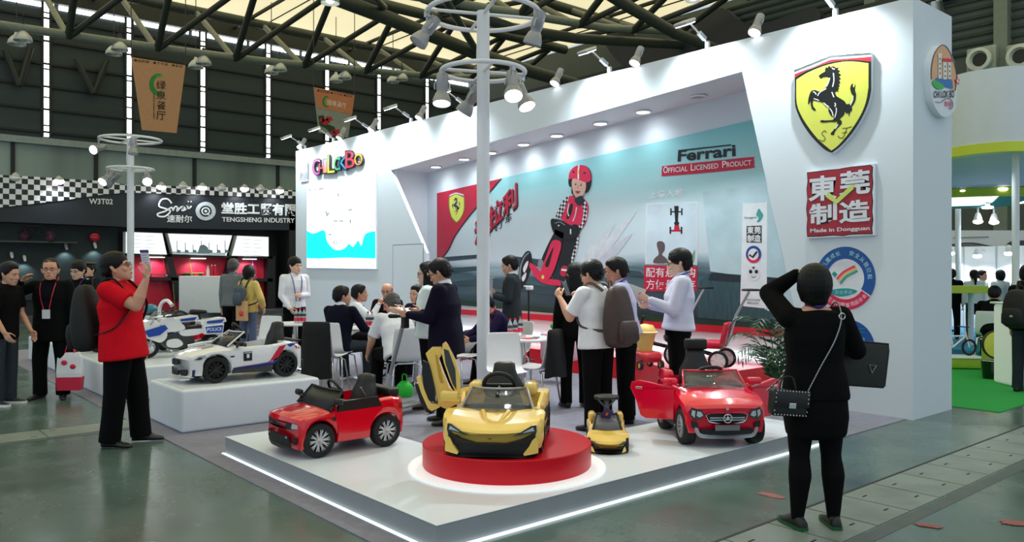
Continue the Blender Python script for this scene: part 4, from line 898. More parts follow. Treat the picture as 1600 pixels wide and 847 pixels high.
# three light boxes and the red niche wall
LBX = M('lightbox_glow', (246, 252, 254), em=.72, var=.02, vscale=8, stretch=(1, .3, 8))
INKL = M('lightbox_ink', (96, 120, 126), em=.2, var=.1)
for i, (P, lab) in enumerate((([(196, 362), (254, 364), (261, 398), (196, 396)], 'bright light box panel partly behind the white mast'), ([(262, 364.5), (363, 367.5), (354, 400), (270, 397)], 'bright light box panel with a printed row of machines'), ([(370, 368), (420, 370), (420, 401), (362, 400)], 'bright light box panel nearest the white stand'))):
    c = Bd(*P[0]); r = thing('light_box', lab, 'light box', c, 0, 'light boxes on the dark booth'); b = Board('X', BX-.3, r)
    b.shape('box', P, BWH, 0, .3); ring = [(x+(-1 if x > sum(p[0] for p in P)/4 else 1)*1, y+(-1 if y > sum(p[1] for p in P)/4 else 1)) for x, y in P]; b.shape('panel', ring, LBX, .012, .01)
    if i == 1:
        for k in range(7):
            x = 276+12.5*k; mb_ = [(x, 395), (x, 376+3*(k % 3)), (x+1.2, 376+3*(k % 3)), (x+1.2, 390), (x+6, 391), (x+6, 395)]; b.shape('printed_machine', mb_, INKL, .014)
        b.shape('printed_table', [(308, 396), (312, 384), (318, 382), (324, 386), (328, 396)], INKL, .015); b.shape('printed_floor', [(270, 396), (352, 399), (353, 395), (270, 392.5)], M('lightbox_pale', (176, 194, 200), em=.2), .013); b.text('print', '产品展示中心', INKL, (300, 371), (330, 372), (330, 370), (300, 369), .014)
    else:
        for k in range(5): b.stroke('printed_line', [(ring[0][0]+6, ring[0][1]+5+6*k), (ring[1][0]-8-3*(k % 2), ring[1][1]+5+6*k)], .7, M('lightbox_pale', (176, 194, 200), em=.2), .014, n=0)
RNI = M('niche_red', (206, 28, 62), .5, var=.05)
r = thing('display_niche', 'red display niches framed by slanted black bars in the dark booth', 'shelf', Bd(300, 430)); b = Board('X', BX-.7, r)
b.shape('back', [(196, 399), (420, 403), (420, 500), (196, 500)], RNI, 0, .05)
for P in ([(196, 396), (420, 401), (420, 404.5), (196, 400)], [(232, 433), (420, 435), (420, 440), (232, 438)], [(253, 396), (262, 396), (282, 470), (270, 470)], [(366, 400), (356, 400), (336, 470), (350, 470)], [(412, 401), (424, 401), (424, 500), (412, 500)]): b.shape('black_bar', P, BLK, .35, .35)
# glow under shelf lights
for i, (px, py) in enumerate(((245, 402), (310, 404), (390, 405))):
    p = Bd(px, py, -.3); t = thing('niche_light', ['strip lamp lighting the red niche beside the mast', 'strip lamp lighting the middle red niche', 'strip lamp lighting the red niche near the white stand'][i], 'lamp', p, 0, 'niche strip lamps'); MB().box((0, 0, 0), (.06, .5, .03)).build('tube', GLOW_S, t); l = spot('niche_beam', (0, 0, -.04), (-.25, 0, -1), 26, 140, t)
# small scooters standing in the niches
def scooter(name, label, p, col, hgt=.75, rz=0, cat='scooter', group=None, deckcol=None):
    t = thing(name, label, cat, p, rz, group)
    MB().rbox((0, .02, .1), (.1, .42, .025), .01).build('deck', deckcol or DGREY, t, smooth=40)
    MB().cyl((0, .24, .06), (0, .3, .2), .018).cyl((0, .27, .12), (0, .2, hgt), .016).build('stem', col, t, smooth=50)
    MB().cyl((-.17, .2, hgt), (.17, .2, hgt), .014).build('handlebar', BLACK, t, smooth=50)
    for x in (-.15, .15): MB().capsule((x, .2, hgt), .019, (x*1.35, .2, hgt), .019).build('grip', RUBBER, t, smooth=60)
    for x, y in ((0, .3), (0, -.22)): wheel_simple(t, (x, y, .06), .06, .028)
    return t
def wheel_simple(t, c, r, w, hub=None, ax='X', name='wheel'):
    c = Vector(c); o = MB().lathe([(r*.62, -w/2), (r*.9, -w/2), (r, -w*.25), (r, w*.25), (r*.9, w/2), (r*.62, w/2)], n=22, ax=ax, cap=False).build(name, RUBBER, t, smooth=50, loc=c)
    MB().lathe([(.001, -w*.4), (r*.2, -w*.42), (r*.3, -w*.2), (r*.64, -w*.3), (r*.64, w*.3), (r*.3, w*.2), (r*.2, w*.42), (.001, w*.4)], n=18, ax=ax).build('hub', hub or SILVER, o, smooth=40)
    return o
SHZ = at_x(300, 434, BX-.5).z
SCS_ = ((245, 434, (150, 40, 44), 'red kick scooter on the shelf of the niche beside the mast'), (286, 434, (196, 140, 50), 'yellow stemmed kick scooter on the middle niche shelf'), (385, 434, (120, 80, 160), 'violet kick scooter on the niche shelf near the white stand'))
for px, py, cc, lab in SCS_:
    p = at_x(px, py, BX-.5); p.z = SHZ+.03; scooter('kick_scooter', lab, p, M('scooter_%d' % px, cc, .3), .68, heading(60), group='kick scooters in the red niches')
p = at_x(303, 434, BX-.5); p.z = SHZ+.03; t = thing('toy_board', 'yellow green balance board lying on the middle niche shelf', 'toy', p, heading(80)); MB().rbox((0, 0, .12), (.22, .7, .05), .02).build('deck', M('board_green', (140, 150, 60), .4), t, smooth=40)
for y in (-.22, .22): wheel_simple(t, (0, y, .055), .055, .16)
for px, cc, lab in ((240, (170, 34, 40), 'red kick scooter on the floor by the mast'), (260, (120, 110, 60), 'olive kick scooter on the floor of the niche'), (276, (60, 60, 62), 'black kick scooter on the floor of the middle niche'), (374, (150, 40, 44), 'dark red kick scooter on the floor near the grey shirt')):
    p = at_x(px, 470, BX+.1); p.z = .12; scooter('kick_scooter', lab, p, M('scooter_%d' % px, cc, .3), 1.0, heading(50+px % 40), group='kick scooters on the dark booth floor')
t = thing('display_table', 'white draped table in the red niche booth', 'table', (at_x(322, 470, BX+.8).x, at_x(322, 470, BX+.8).y, .12), heading(0))
MB().rbox((0, 0, .62), (1.6, .6, 1.24), .03).build('drape', WHITE, t, smooth=40)
for i, px in enumerate((325, 331, 336)):
    p = at_x(px, 452, BX+.8); p.z = 1.365
    t = thing('bottle', ['clear bottle with white cap on the draped table', 'red capped bottle on the draped table', 'small red jar on the draped table'][i], 'bottle', p, 0, 'bottles on the draped table'); MB().lathe([(0, 0), (.05, 0), (.055, .05), (.05, .2), (.02, .28), (.02, .33), (0, .33)], n=14).build('body', [BWH, RNI, RNI][i], t, smooth=50); MB().cyl((0, 0, .33), (0, 0, .37), .024).build('cap', BWH if i else GREY, t)
# shelf with a display bicycle on the far side, wall tap lights
r = thing('wall_shelf', 'dark wall shelf carrying a small display bicycle', 'shelf', Bd(60, 378)); b = Board('X', BX-.6, r)
p = at_x(58, 379, BX-.55); q0 = at_x(-30, 376, BX-.55); q1 = at_x(118, 380, BX-.55)
MB().box(((q0+q1)/2)-r.location, (.5, (q1-q0).length, .05)).build('board', M('shelf_dark', (60, 66, 68), .5), r)
def minibike(t, s, fr, wh):
    for y in (-.42, .42):
        o = MB().ring((0, y*s, .2*s), .19*s, .03*s, 'X', 28, 8).build('wheel', RUBBER, t, smooth=60)
        m = MB()
        for k in range(6): a = pi*k/6; m.cyl((0, y*s+.18*s*cos(a), .2*s+.18*s*sin(a)), (0, y*s-.18*s*cos(a), .2*s-.18*s*sin(a)), .006*s, n=5)
        m.build('spokes', wh, o)
    MB().cyl((0, -.42*s, .2*s), (0, -.12*s, .5*s), .02*s).cyl((0, -.12*s, .5*s), (0, .3*s, .5*s), .02*s).cyl((0, -.05*s, .22*s), (0, .3*s, .48*s), .02*s).cyl((0, -.42*s, .2*s), (0, -.05*s, .22*s), .016*s).cyl((0, -.05*s, .22*s), (0, -.14*s, .62*s), .018*s).cyl((0, .42*s, .2*s), (0, .28*s, .7*s), .02*s).build('frame', fr, t, smooth=60)
    MB().capsule((0, -.24*s, .64*s), .045*s, (0, -.04*s, .64*s), .03*s).build('saddle', BLACK, t, smooth=60)
    MB().cyl((-.2*s, .24*s, .74*s), (.2*s, .24*s, .74*s), .015*s).build('handlebar', BLACK, t)
t = thing('display_bicycle', 'small black bicycle with pink wheel on the dark wall shelf', 'bicycle', (p.x, p.y, p.z+.03), heading(-90)); minibike(t, .95, BLACK, M('spoke_pink', (170, 60, 110), .4))
for i, (px, py) in enumerate(((103, 383), (148, 381), (18, 396), (38, 401))):
    p = at_x(px, py, BX-.8); t = thing('shelf_lamp', 'small white spot lamp on the dark booth wall, %s' % ['beneath the bicycle shelf', 'beneath the red ball', 'nearest the picture edge', 'beside the picture edge lamp'][i], 'lamp', p, 0, 'small lamps on the dark wall')
    MB().capsule((0, 0, 0), .05, (.12, 0, -.12), .04).build('lamp_head', BWH, t, smooth=60); MB().cyl((-.14, 0, .05), (0, 0, 0), .02).build('arm', BWH, t)
    spot('shelf_beam', (.12, 0, -.2), (-.3, 0, -1), 10, 110, t, (.8, 1, 1))
p = at_x(148, 371, BX-.7); t = thing('red_ball', 'shiny red ball shaped helmet on the dark booth wall', 'helmet', p); MB().ell((0, 0, 0), (.14, .17, .14)).build('shell', M('ball_red', (210, 24, 50), .2, coat=.5), t, smooth=60); MB().cyl((-.2, 0, -.06), (0, 0, -.1), .02).build('peg', BWH, t)
# lamps over the checkered band
for i, (px, py, lit) in enumerate(((24, 277, 0), (92, 282, 1), (286, 290, 0), (252, 291, 1), (316, 292, 1), (347, 293, 0), (382, 294, 1), (407, 294, 0), (437, 297, 1))):
    p = Bd(px, py, .5); t = thing('fascia_lamp', '%s arm lamp over the checkered band, %s in the row' % ('lit' if lit else 'unlit', ['first', 'second', 'fourth', 'third', 'fifth', 'sixth', 'seventh', 'eighth', 'ninth'][i]), 'lamp', p, 0, 'arm lamps over the checkered band')
    MB().cyl((-.55, 0, .06), (0, 0, .1), .02).build('arm', SILVER, t); MB().lathe([(.03, .14), (.09, .08), (.14, 0), (.15, -.05), (.12, -.04), (.02, .05)], n=16).build('lamp_head', SILVER, t, smooth=50); MB().ell((0, 0, -.03), (.15, .15, .09)).build('bulb', GLOW if lit else BWH, t, smooth=60)
    if lit: spot('fascia_beam', (0, 0, -.12), (-.5, 0, -1.0), 30, 110, t)

# ================================================================ BRIGHT GREEN BOOTH BEYOND THE TALL END
WB = M('booth_pale', (214, 222, 230), .5, var=.02); LIME = M('booth_lime', (206, 222, 64), .5, var=.03); LAV = M('booth_lavender', (206, 212, 236), .6, var=.02); TEAL = M('booth_teal', (24, 110, 120), .5, var=.06)
r = thing('booth_canopy', 'curved white booth canopy with a lime edge', 'canopy'); r['kind'] = 'structure'
def band(ctrl, z0, z1, name, mat, th=.12, parent=None):
    """curved wall through ground points given as (px, depth)"""
    P = [floor_at(px, d) for px, d in ctrl]; P = [Vector(p+(0,)) for p in smoothpath([(p.x, p.y) for p in P], 8)]
    loops = []
    for i, p in enumerate(P):
        t_ = (P[min(i+1, len(P)-1)]-P[max(i-1, 0)]).normalized(); n_ = Vector((-t_.y, t_.x, 0))
        loops.append([p+Vector((0, 0, z0)), p+n_*th+Vector((0, 0, z0)), p+n_*th+Vector((0, 0, z1)), p+Vector((0, 0, z1))])
    return MB().loft(loops).build(name, mat, parent, smooth=40)
CA = [(1420, 13.4), (1487, 12.05), (1547, 11.55), (1600, 11.4), (1680, 11.5), (1800, 12.4)]
band(CA, 3.4, 4.5, 'fascia', WB, .15, r); band([(p, d-.02) for p, d in CA], 3.28, 3.42, 'lime_edge', LIME, .17, r)
CB = [(1400, 17.6), (1487, 17), (1600, 16.6), (1800, 17)]
P1 = [floor_at(p, d) for p, d in CA]; P2 = [floor_at(p, d) for p, d in CB][::-1]
mb = MB(); mb.poly([[(p.x, p.y) for p in P1]+[(p.x, p.y) for p in P2]], .08, lambda u, v, w: Vector((u, v, 3.32+w))); mb.build('soffit', LAV, r)
band(CB, 3.12, 3.3, 'lime_edge', LIME, .1, r)
r2 = thing('booth_header', 'white booth header with a teal swoosh under the canopy', 'header'); r2['kind'] = 'structure'
b = Board('X', -12.2, r2)
mb = MB()
def hd(name, pts, d, mat, th=.05):
    q = [at_d(px, py, d) for px, py in pts]; n_ = Vector((FX, FY, 0))*th; m = len(q)
    mb = MB(); tri = tessellate_polygon([[Vector((px, -py, 0)) for px, py in pts]]); vs = q+[v+n_ for v in q]; fs = [tuple(t) for t in tri]+[tuple(i+m for i in t) for t in tri]+[(i, (i+1) % m, (i+1) % m+m, i+m) for i in range(m)]
    return mb.add(vs, fs).build(name, mat, r2)
hd('panel', [(1470, 300), (1600, 294), (1700, 290), (1700, 300), (1600, 318), (1560, 321), (1470, 325)], 18, M('header_glow', (250, 252, 254), em=.9, var=0)); hd('swoosh', [(1572, 297), (1700, 290), (1700, 306), (1600, 314), (1570, 323), (1520, 325.5), (1470, 327), (1470, 323), (1530, 321), (1552, 316)], 17.9, TEAL)
WHP = struct('trim_17', MB().box((-11.0, 22, 1.08), (16, .12, 2.16)), M('booth_backwall', (226, 232, 238), .5, em=.0, var=.02), 'white partition wall at the back of the green booth')
mb = MB()
for px in (1505, 1556, 1612): p = at_y(px, 420, 21.9); mb.box((p.x, 21.93, 1.08), (.03, .02, 2.16))
mb.build('panel_joint', M('joint_grey', (176, 184, 192), .6), WHP)
FB = thing('far_banner', 'long white booth front beyond the white partition with a dark car picture', 'banner', at_d(1540, 370, 27)); pq = [at_d(px, py, 27) for px, py in ((1440, 388), (1700, 388), (1700, 360), (1440, 360))]
mb = MB(); n_ = Vector((FX, FY, 0))*.2; mb.add(pq+[v+n_ for v in pq], [(0, 1, 2, 3), (4, 7, 6, 5), (0, 4, 5, 1), (1, 5, 6, 2), (2, 6, 7, 3), (3, 7, 4, 0)]); mb.v = [tuple(Vector(v)-FB.location) for v in mb.v]; mb.build('panel', WB, FB)
def fbs(name, pts, mat):
    q = [at_d(px, py, 26.95)-FB.location for px, py in pts]; tri = tessellate_polygon([[Vector((px, -py, 0)) for px, py in pts]]); MB().add(q, [tuple(t) for t in tri]).build(name, mat, FB)
fbs('car_picture', smoothpath([(1470, 387), (1490, 381), (1520, 379), (1548, 384), (1570, 386), (1576, 379), (1590, 376), (1640, 376), (1640, 388), (1470, 388)], 3, True), M('banner_carline', (60, 66, 74), .5)); fbs('car_picture_light', smoothpath([(1474, 388), (1492, 383), (1520, 381.5), (1546, 386), (1566, 388)], 3)+[(1474, 388.2)], WB)
fbs('print_line', [(1490, 371), (1545, 369.5), (1545, 371), (1490, 372.5)], GREY)
# posts
for i, (px, d, z1, rr) in enumerate(((1587, 11.75, 3.3, .05), (1497, 18.2, 3.0, .06), (1480, 18.5, 3.0, .05))):
    p = floor_at(px, d, .0); t = thing('booth_post', ['white round post carrying the curved canopy', 'thin white post under the teal header', 'white post at the edge of the tall stand end'][i], 'post', p); t['kind'] = 'structure'
    MB().cyl((0, 0, 0), (0, 0, z1), rr, n=20).build('shaft', WB, t, smooth=40); MB().cyl((0, 0, 0), (0, 0, .02), rr*2, n=20).build('base', WB, t)
# floors
pts = [at_z(1470, 606, 0), at_z(1700, 606, 0), at_z(1700, 527, 0), at_z(1470, 527, 0)]
GRN = M('green_carpet', (22, 158, 66), .9, var=.06, vscale=10, bump=.2, bscale=200); BLU = M('blue_carpet', (40, 130, 180), .8, var=.06)
mb = MB(); mb.poly([[(-9.5, 9.9), (-3.2, 9.9), (-3.2, 15.6), (-9.5, 15.6)]], .012, lambda u, v, w: Vector((u, v, -.004+w))); struct('trim_18', mb, GRN, 'green carpet of the bright booth')
struct('trim_19', MB().box((-8.5, 18.8, .06), (12, 6.2, .12)), BLU, 'raised blue floor at the back of the bright booth')
# lamps in canopy and header
for i, (px, py, d) in enumerate(((1523, 238, 11.9), (1504, 299, 17), (1565, 296, 16.7), (1543, 324, 17.8))):
    p = at_d(px, py, d); t = thing('canopy_lamp', ['round lit lamp in the lime edge of the curved canopy', 'round lit lamp under the second lime edge near the post', 'round lit lamp under the second lime edge by the teal swoosh', 'small lit lamp under the teal swoosh'][i], 'lamp', p, 0, 'round lamps of the bright booth')
    MB().lathe([(.001, .02), (.11, .02), (.12, 0), (.1, -.03), (.001, -.04)], n=20).build('lens', GLOW_S, t, smooth=40); MB().cyl((0, 0, .02), (0, 0, .12), .05).build('housing', WB, t)
    spot('canopy_beam', (0, 0, -.06), (0, 0, -1), 25, 130, t)
for i, (px, py) in enumerate(((1485, 393), (1527, 397), (1576, 393), (1528, 343), (1553, 344))):
    p = at_y(px, py, 21.5) if i < 3 else at_d(px, py, 18); t = thing('booth_spotlight', ['lit white spot lamp on the partition at the tall stand end', 'lit white spot lamp over the woman in the white blouse', 'lit white spot lamp beside the round post', 'lit white spot lamp on a bracket over the far banner', 'small lit white spot lamp beside the bracket lamp'][i], 'lamp', p, 0, 'white spot lamps of the bright booth')
    MB().capsule((0, 0, .1), .06, (0, 0, 0), .09).build('lamp_head', WB, t, smooth=60); MB().ell((0, 0, -.05), (.1, .1, .05)).build('bulb', GLOW, t, smooth=60); (MB().cyl((0, 0, .1), (0, .44, .1), .02) if i < 3 else MB().cyl((0, 0, .1), (0, 0, 3.0-p.z), .02)).build('arm', WB, t)
    spot('booth_beam', (0, 0, -.12), (0, .2, -1), 30, 120, t)
# white counter, lime plinths, bin
p = at_z(1640, 604, 0); t = thing('white_counter', 'glowing white reception counter of the bright green booth', 'counter', (floor_at(1625, 11.0).x, floor_at(1625, 11.0).y, .008), heading(0))
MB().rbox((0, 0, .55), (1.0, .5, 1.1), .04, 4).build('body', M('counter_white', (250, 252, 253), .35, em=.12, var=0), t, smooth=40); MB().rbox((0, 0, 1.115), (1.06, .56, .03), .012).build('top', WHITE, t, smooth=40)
p = floor_at(1548, 11.6, .008); t = thing('waste_bin', 'black round waste bin with a steel rim on the green carpet', 'bin', p)
MB().lathe([(0, 0), (.105, 0), (.13, .26), (.122, .26), (.1, .03), (0, .03)], n=26).build('body', BLACKG, t, smooth=40); MB().ring((0, 0, .26), .127, .008, n=30).build('rim', CHROME, t, smooth=60)
p = floor_at(1560, 12.1, .008); t = thing('lime_plinth', 'lime green plinth with a cream top beside the counter', 'plinth', p, heading(0)); MB().rbox((0, 0, .25), (.3, .4, .5), .02).build('body', M('plinth_lime', (170, 196, 60), .5), t, smooth=40); MB().rbox((0, 0, .51), (.32, .42, .02), .005).build('top', M('plinth_cream', (226, 232, 170), .5), t)
p = floor_at(1556, 11.75, .008); t = thing('toy_disc', 'round yellow toy wheel leaning against the lime plinth', 'toy', p, heading(0))
MB().lathe([(.13, -.03), (.2, -.03), (.21, 0), (.2, .03), (.13, .03)], (0, 0, .48), 30, 'Y', cap=False).build('tyre', M('wheel_black', (40, 44, 30), .5), t, smooth=50); MB().lathe([(.001, -.035), (.19, -.03), (.19, .02), (.001, .02)], (0, 0, .48), 30, 'Y').build('disc', M('wheel_yellow', (226, 226, 90), .4), t, smooth=40); MB().box((.1, -.04, .48), (.16, .015, .05)).build('badge', BLACK, t); MB().box((0, .0, .14), (.1, .1, .28)).build('stand', M('wheel_stand', (150, 160, 60), .4), t)
p = floor_at(1492, 12.9, .008); t = thing('lime_stage', 'low white and lime display stage at the edge of the green carpet', 'stage', p, heading(10)); MB().rbox((0, 0, .09), (.75, .5, .16), .02).build('body', M('stage_lime', (180, 206, 70), .5), t, smooth=40); MB().rbox((0, 0, .175), (.77, .52, .02), .006).build('top', WHITE, t)
p.z += .195; t = thing('balance_bike', 'small black and white balance bike with cyan wheels on the lime stage', 'bicycle', p, heading(80)); minibike(t, .62, WHITE_G, M('spoke_cyan', (40, 170, 200), .4))
p = floor_at(1489, 15.5, 0); t = thing('lime_table', 'tall table with a lime top beyond the tall stand end', 'table', p, heading(0)); MB().box((0, 0, 1.2), (1.1, .5, .14)).build('tabletop', LIME, t, bevel=.01)
for x in (-.45, .35): MB().cyl((x, 0, 0), (x, 0, 1.14), .05, n=14).build('leg', WB, t, smooth=40)
# ================================================================ RIDE-ON CARS
RED_C = M('car_red', (226, 2, 32), .18, coat=.8, var=.01); YEL_C = M('car_yellow', (252, 212, 104), .2, coat=.8, var=.01); WHT_C = M('car_white', (240, 242, 245), .18, coat=.8, var=.01); PNK_C = M('car_red_pinkish', (236, 2, 54), .17, coat=.8, var=.01)
GLASS_D = M('dark_windscreen', (22, 28, 30), .12, alpha=.94); GLASS_L = M('smoky_windscreen', (120, 122, 118), .05, alpha=.38, coat=.4); HEADL = M('headlight_glass', (190, 200, 206), .08, coat=.8); HEADK = M('headlight_dark', (40, 44, 48), .1, coat=.8)
SEATM = M('seat_black', (20, 21, 23), .5, bump=.1); RIMS = M('rim_silver', (190, 194, 198), .25, metal=.6)
def lerp3(tab):
    return lambda y: smooth_at(tab, y)
def smooth_at(tab, y):
    if y <= tab[0][0]: return tab[0][1]
    for (a, b), (c, d) in zip(tab, tab[1:]):
        if y <= c:
            t = (y-a)/(c-a); t = t*t*(3-2*t) if False else t
            return b+(d-b)*t
    return tab[-1][1]
class Car:
    """rideable toy car; nose towards local +Y"""
    def __init__(s, name, label, loc, rz, body, W, zs, zt, zb, cock, wheels, r, ww, bend, L):
        s.t = thing(name, label, 'toy car', loc, rz)
        s.W = lerp_table(W); s.zs = lerp_table(zs); s.zt = lerp_table(zt); s.zb = zb; s.bend = bend; s.y0, s.y1 = L; s.r = r; s.wheels = wheels; s.mat = body
        Ra = r*1.16; ys = set()
        for y in W+zs+zt: ys.add(round(y[0], 4))
        n = 44
        for i in range(n+1): ys.add(round(s.y0+(s.y1-s.y0)*i/n, 4))
        for yw in wheels:
            for k in range(-9, 10): ys.add(round(yw+Ra*sin(pi/2*k/9), 4))
            ys.add(round(yw-Ra-.002, 4)); ys.add(round(yw+Ra+.002, 4))
        if cock:
            for c in cock[:2]: ys.add(c); ys.add(round(c+.012, 4)); ys.add(round(c-.012, 4))
        ys = sorted(y for y in ys if s.y0-1e-6 <= y <= s.y1+1e-6)
        loops = []
        for y in ys:
            w = s.W(y); a = s.zs(y); t_ = s.zt(y); b = zb(y) if callable(zb) else zb
            arch = max([sqrt(max(0, Ra*Ra-(y-yw)**2))+r for yw in wheels if abs(y-yw) <= Ra] or [0])
            b = max(b, arch) if arch else b
            b = min(b, a-.03); h = a-b
            half = [(w*.95, b), (w, b+.3*h), (w, b+.66*h), (w*.985, a-.1*h), (w*.93, a)]
            if cock and cock[0] < y < cock[1]: zf = cock[2]; half += [(w*.86, a+.004), (w*.84, zf), (w*.4, zf), (0, zf)]
            else: half += [(w*.8, a+.35*(t_-a)), (w*.58, a+.72*(t_-a)), (w*.3, a+.94*(t_-a)), (0, t_)]
            full = [(-x, z) for x, z in half]+[(x, z) for x, z in reversed(half[:-1])]
            loops.append([Vector((x, y+bend(y, x, w), z)) for x, z in full])
        MB().loft(loops).build('body', body, s.t, smooth=32)
        mb = MB(); wm = min(s.W(yw) for yw in wheels)
        mb.box((0, (s.y0+s.y1)/2-.02, r*.95), (2*(wm-ww-.03), s.y1-s.y0-.3, r*.8)); mb.build('chassis', BLACK, s.t)
        s.ww = ww
    def nose(s, name, pts, mat, lift=.003, thick=.01, sub=6, back=False):
        """outline (x, z) laid on the nose (or tail) face"""
        P = []
        for i, p in enumerate(pts):
            q = pts[(i+1) % len(pts)]
            for k in range(sub): P.append((p[0]+(q[0]-p[0])*k/sub, p[1]+(q[1]-p[1])*k/sub))
        y = s.y0 if back else s.y1; w = s.W(y); sg = -1 if back else 1
        return MB().poly([P], thick, lambda u, v, q: Vector((u, y+s.bend(y, u, w)+sg*(lift-thick+q), v))).build(name, mat, s.t)
    def side(s, name, pts, mat, sg, lift=.003, thick=.006, parent=None):
        """outline (y, z) laid on the flank; sg=+1 right, -1 left"""
        return MB().poly([pts], thick, lambda u, v, q: Vector((sg*(s.W(u)+lift-thick+q), u+s.bend(u, s.W(u), s.W(u)), v))).build(name, mat, parent or s.t)
    def wheel(s, x, y, rim, spokes=10, rimmat=None, yaw=0, tyre=None):
        o = MB().lathe([(s.r*.66, -s.ww/2), (s.r*.93, -s.ww/2), (s.r, -s.ww*.3), (s.r, s.ww*.3), (s.r*.93, s.ww/2), (s.r*.66, s.ww/2)], n=32, ax='X', cap=False).build('wheel', tyre or RUBBER, s.t, smooth=40, loc=(x, y, s.r))
        o.rotation_euler = (0, 0, yaw); sg = 1 if x > 0 else -1; r = s.r
        m = MB(); m.lathe([(r*.68, -s.ww*.45), (r*.68, s.ww*.46), (r*.62, s.ww*.46), (r*.6, s.ww*.2), (r*.6, -s.ww*.45)], n=32, ax='X', cap=False)
        m.lathe([(.001, sg*s.ww*.3), (r*.16, sg*s.ww*.34), (r*.2, sg*s.ww*.2), (.001, sg*s.ww*.1)], n=16, ax='X')
        for k in range(spokes):
            a = 2*pi*k/spokes; d = .16 if rim == 'split' and k % 2 else 0
            m.tube([(sg*s.ww*.28, r*.14*cos(a), r*.14*sin(a)), (sg*s.ww*.36, r*.4*cos(a+d), r*.4*sin(a+d)), (sg*s.ww*.36, r*.64*cos(a+d*.6), r*.64*sin(a+d*.6))], r*.045 if spokes > 8 else r*.075, 6)
        m.build('rim', rimmat or RIMS, o, smooth=40)
        MB().lathe([(.001, 0), (r*.62, 0), (r*.62, sg*.004), (.001, sg*.004)], n=24, ax='X').build('disc', BLACK, o)
        return o
    def seat(s, y, z, w, h, d=.2):
        o = MB().rbox((0, y+d*.5, z+.03), (w, d, .07), .03, 3).build('seat', SEATM, s.t, smooth=50)
        m = MB(); Rm = Matrix.Rotation(radians(-12), 3, 'X')
        L = []
        for zz, ww, th in ((0, .46, .05), (.25, .5, .06), (.6, .46, .055), (.78, .3, .05), (.86, .26, .05), (.97, .24, .045), (1, .16, .02)):
            L.append([Vector((ww*w*c_*(1 if abs(c_) < .8 else .96), y-.01-zz*h*.2+th*s_, z+zz*h)) for c_, s_ in ((-1, -.4), (-.8, -1), (.8, -1), (1, -.4), (1, .4), (.8, 1), (-.8, 1), (-1, .4))])
        m.loft(L); m.build('backrest', SEATM, s.t, smooth=60)
    def steer(s, y, z, R, tilt=55):
        Rm = Matrix.Rotation(radians(tilt), 4, 'X'); mx = Matrix.Translation((0, y, z)) @ Rm
        m = MB(mx); m.ring((0, 0, 0), R, R*.13, n=32); m.rbox((0, 0, 0), (R*1.8, R*.35, .02), .008); m.rbox((0, -R*.4, 0), (R*.35, R*.9, .02), .008)
        m.build('steering_wheel', BLACK, s.t, smooth=50); MB(mx).cyl((0, 0, 0), (0, .02, -.14), .014).build('steering_column', BLACK, s.t)
    def screen(s, y0, z0, w0, y1, z1, w1, mat, frame=None, curve=.05):
        L = []
        for k in range(9):
            t = -1+k/4; c = curve*t*t
            L.append((Vector((w0*t, y0-c, z0)), Vector((w1*t, y1-c, z1))))
        vs = []; fs = []
        for a, b in L: vs += [a, b]
        for k in range(8): fs.append((2*k, 2*k+2, 2*k+3, 2*k+1))
        o = MB().add(vs, fs).build('windscreen', mat, s.t, smooth=60); q = o.modifiers.new('thick', 'SOLIDIFY'); q.thickness = .006
        if frame: MB().tube([L[0][0]]+[b for a, b in L]+[L[-1][0]], .009, 8).build('screen_frame', frame, s.t, smooth=60)
        return o
    def mirror(s, x, y, z, mat, sz=(.09, .05, .055)):
        sg = 1 if x > 0 else -1
        o = MB().rbox((x+sg*.05, y, z+.015), sz, .02, 3).cyl((x-sg*.02, y+.01, z-.02), (x+sg*.02, y, z), .012).build('mirror', mat, s.t, smooth=50)
        MB().rbox((x+sg*.05, y-sz[1]/2-.001, z+.015), (sz[0]*.8, .004, sz[2]*.75), .002, 1).build('mirror_glass', CHROME, o)
PZ = .153
bend0 = lambda k, y1, y0, sp=.2: (lambda y, x, w: -k*(x/w)**2*max(0, 1-(y1-y)/sp)**1.2+k*.6*(x/w)**2*max(0, 1-(y-y0)/sp)**1.2)
# ---- red off-roader with black window rails
c = Car('toy_suv', 'bright red toy off-roader with silver spoked wheels on the near corner of the platform', (-5.885, 3.155, PZ), pi, RED_C,
        [(-.48, .25), (-.45, .28), (-.35, .292), (.3, .292), (.4, .289), (.455, .275), (.475, .258)], [(-.48, .3), (-.45, .365), (-.35, .38), (-.2, .372), (.1, .36), (.16, .325), (.4, .295), (.46, .285), (.475, .262)],
        [(-.48, .3), (-.45, .37), (-.3, .39), (.1, .365), (.15, .35), (.2, .342), (.4, .315), (.46, .298), (.475, .27)], lambda y: .095 if y < .36 else .075, (-.37, .1, .17), (.275, -.287), .125, .085, bend0(.05, .475, -.48), (-.48, .475))
for x in (-1, 1):
    for y in (.275, -.287): c.wheel(x*.25, y, 'split', 20)
    c.side('door', [(.13, .15), (.155, .315), (.1, .318), (-.2, .325), (-.24, .3), (-.2, .27), (-.15, .22), (-.13, .15)], RED_C, x, .004)
    c.side('window_rail', [(.14, .322), (.11, .395), (-.2, .4), (-.235, .325)], M('rail_black', (26, 30, 31), .35), x, .006, .03)
    c.side('fender_vent', [(.19, .285), (.15, .285), (.155, .25), (.175, .27)], BLACK, x, .004)
    c.mirror(x*.27, .15, .385, BLACK, (.075, .045, .05))
    c.side('headlight', [(.44, .26), (.475, .262), (.475, .235), (.44, .238), (.39, .252)], HEADL, x, -.006, .006)
    c.side('tail_light', [(-.4, .33), (-.45, .33), (-.45, .28), (-.41, .29)], M('tail_red', (150, 10, 20), .2), x, .002)
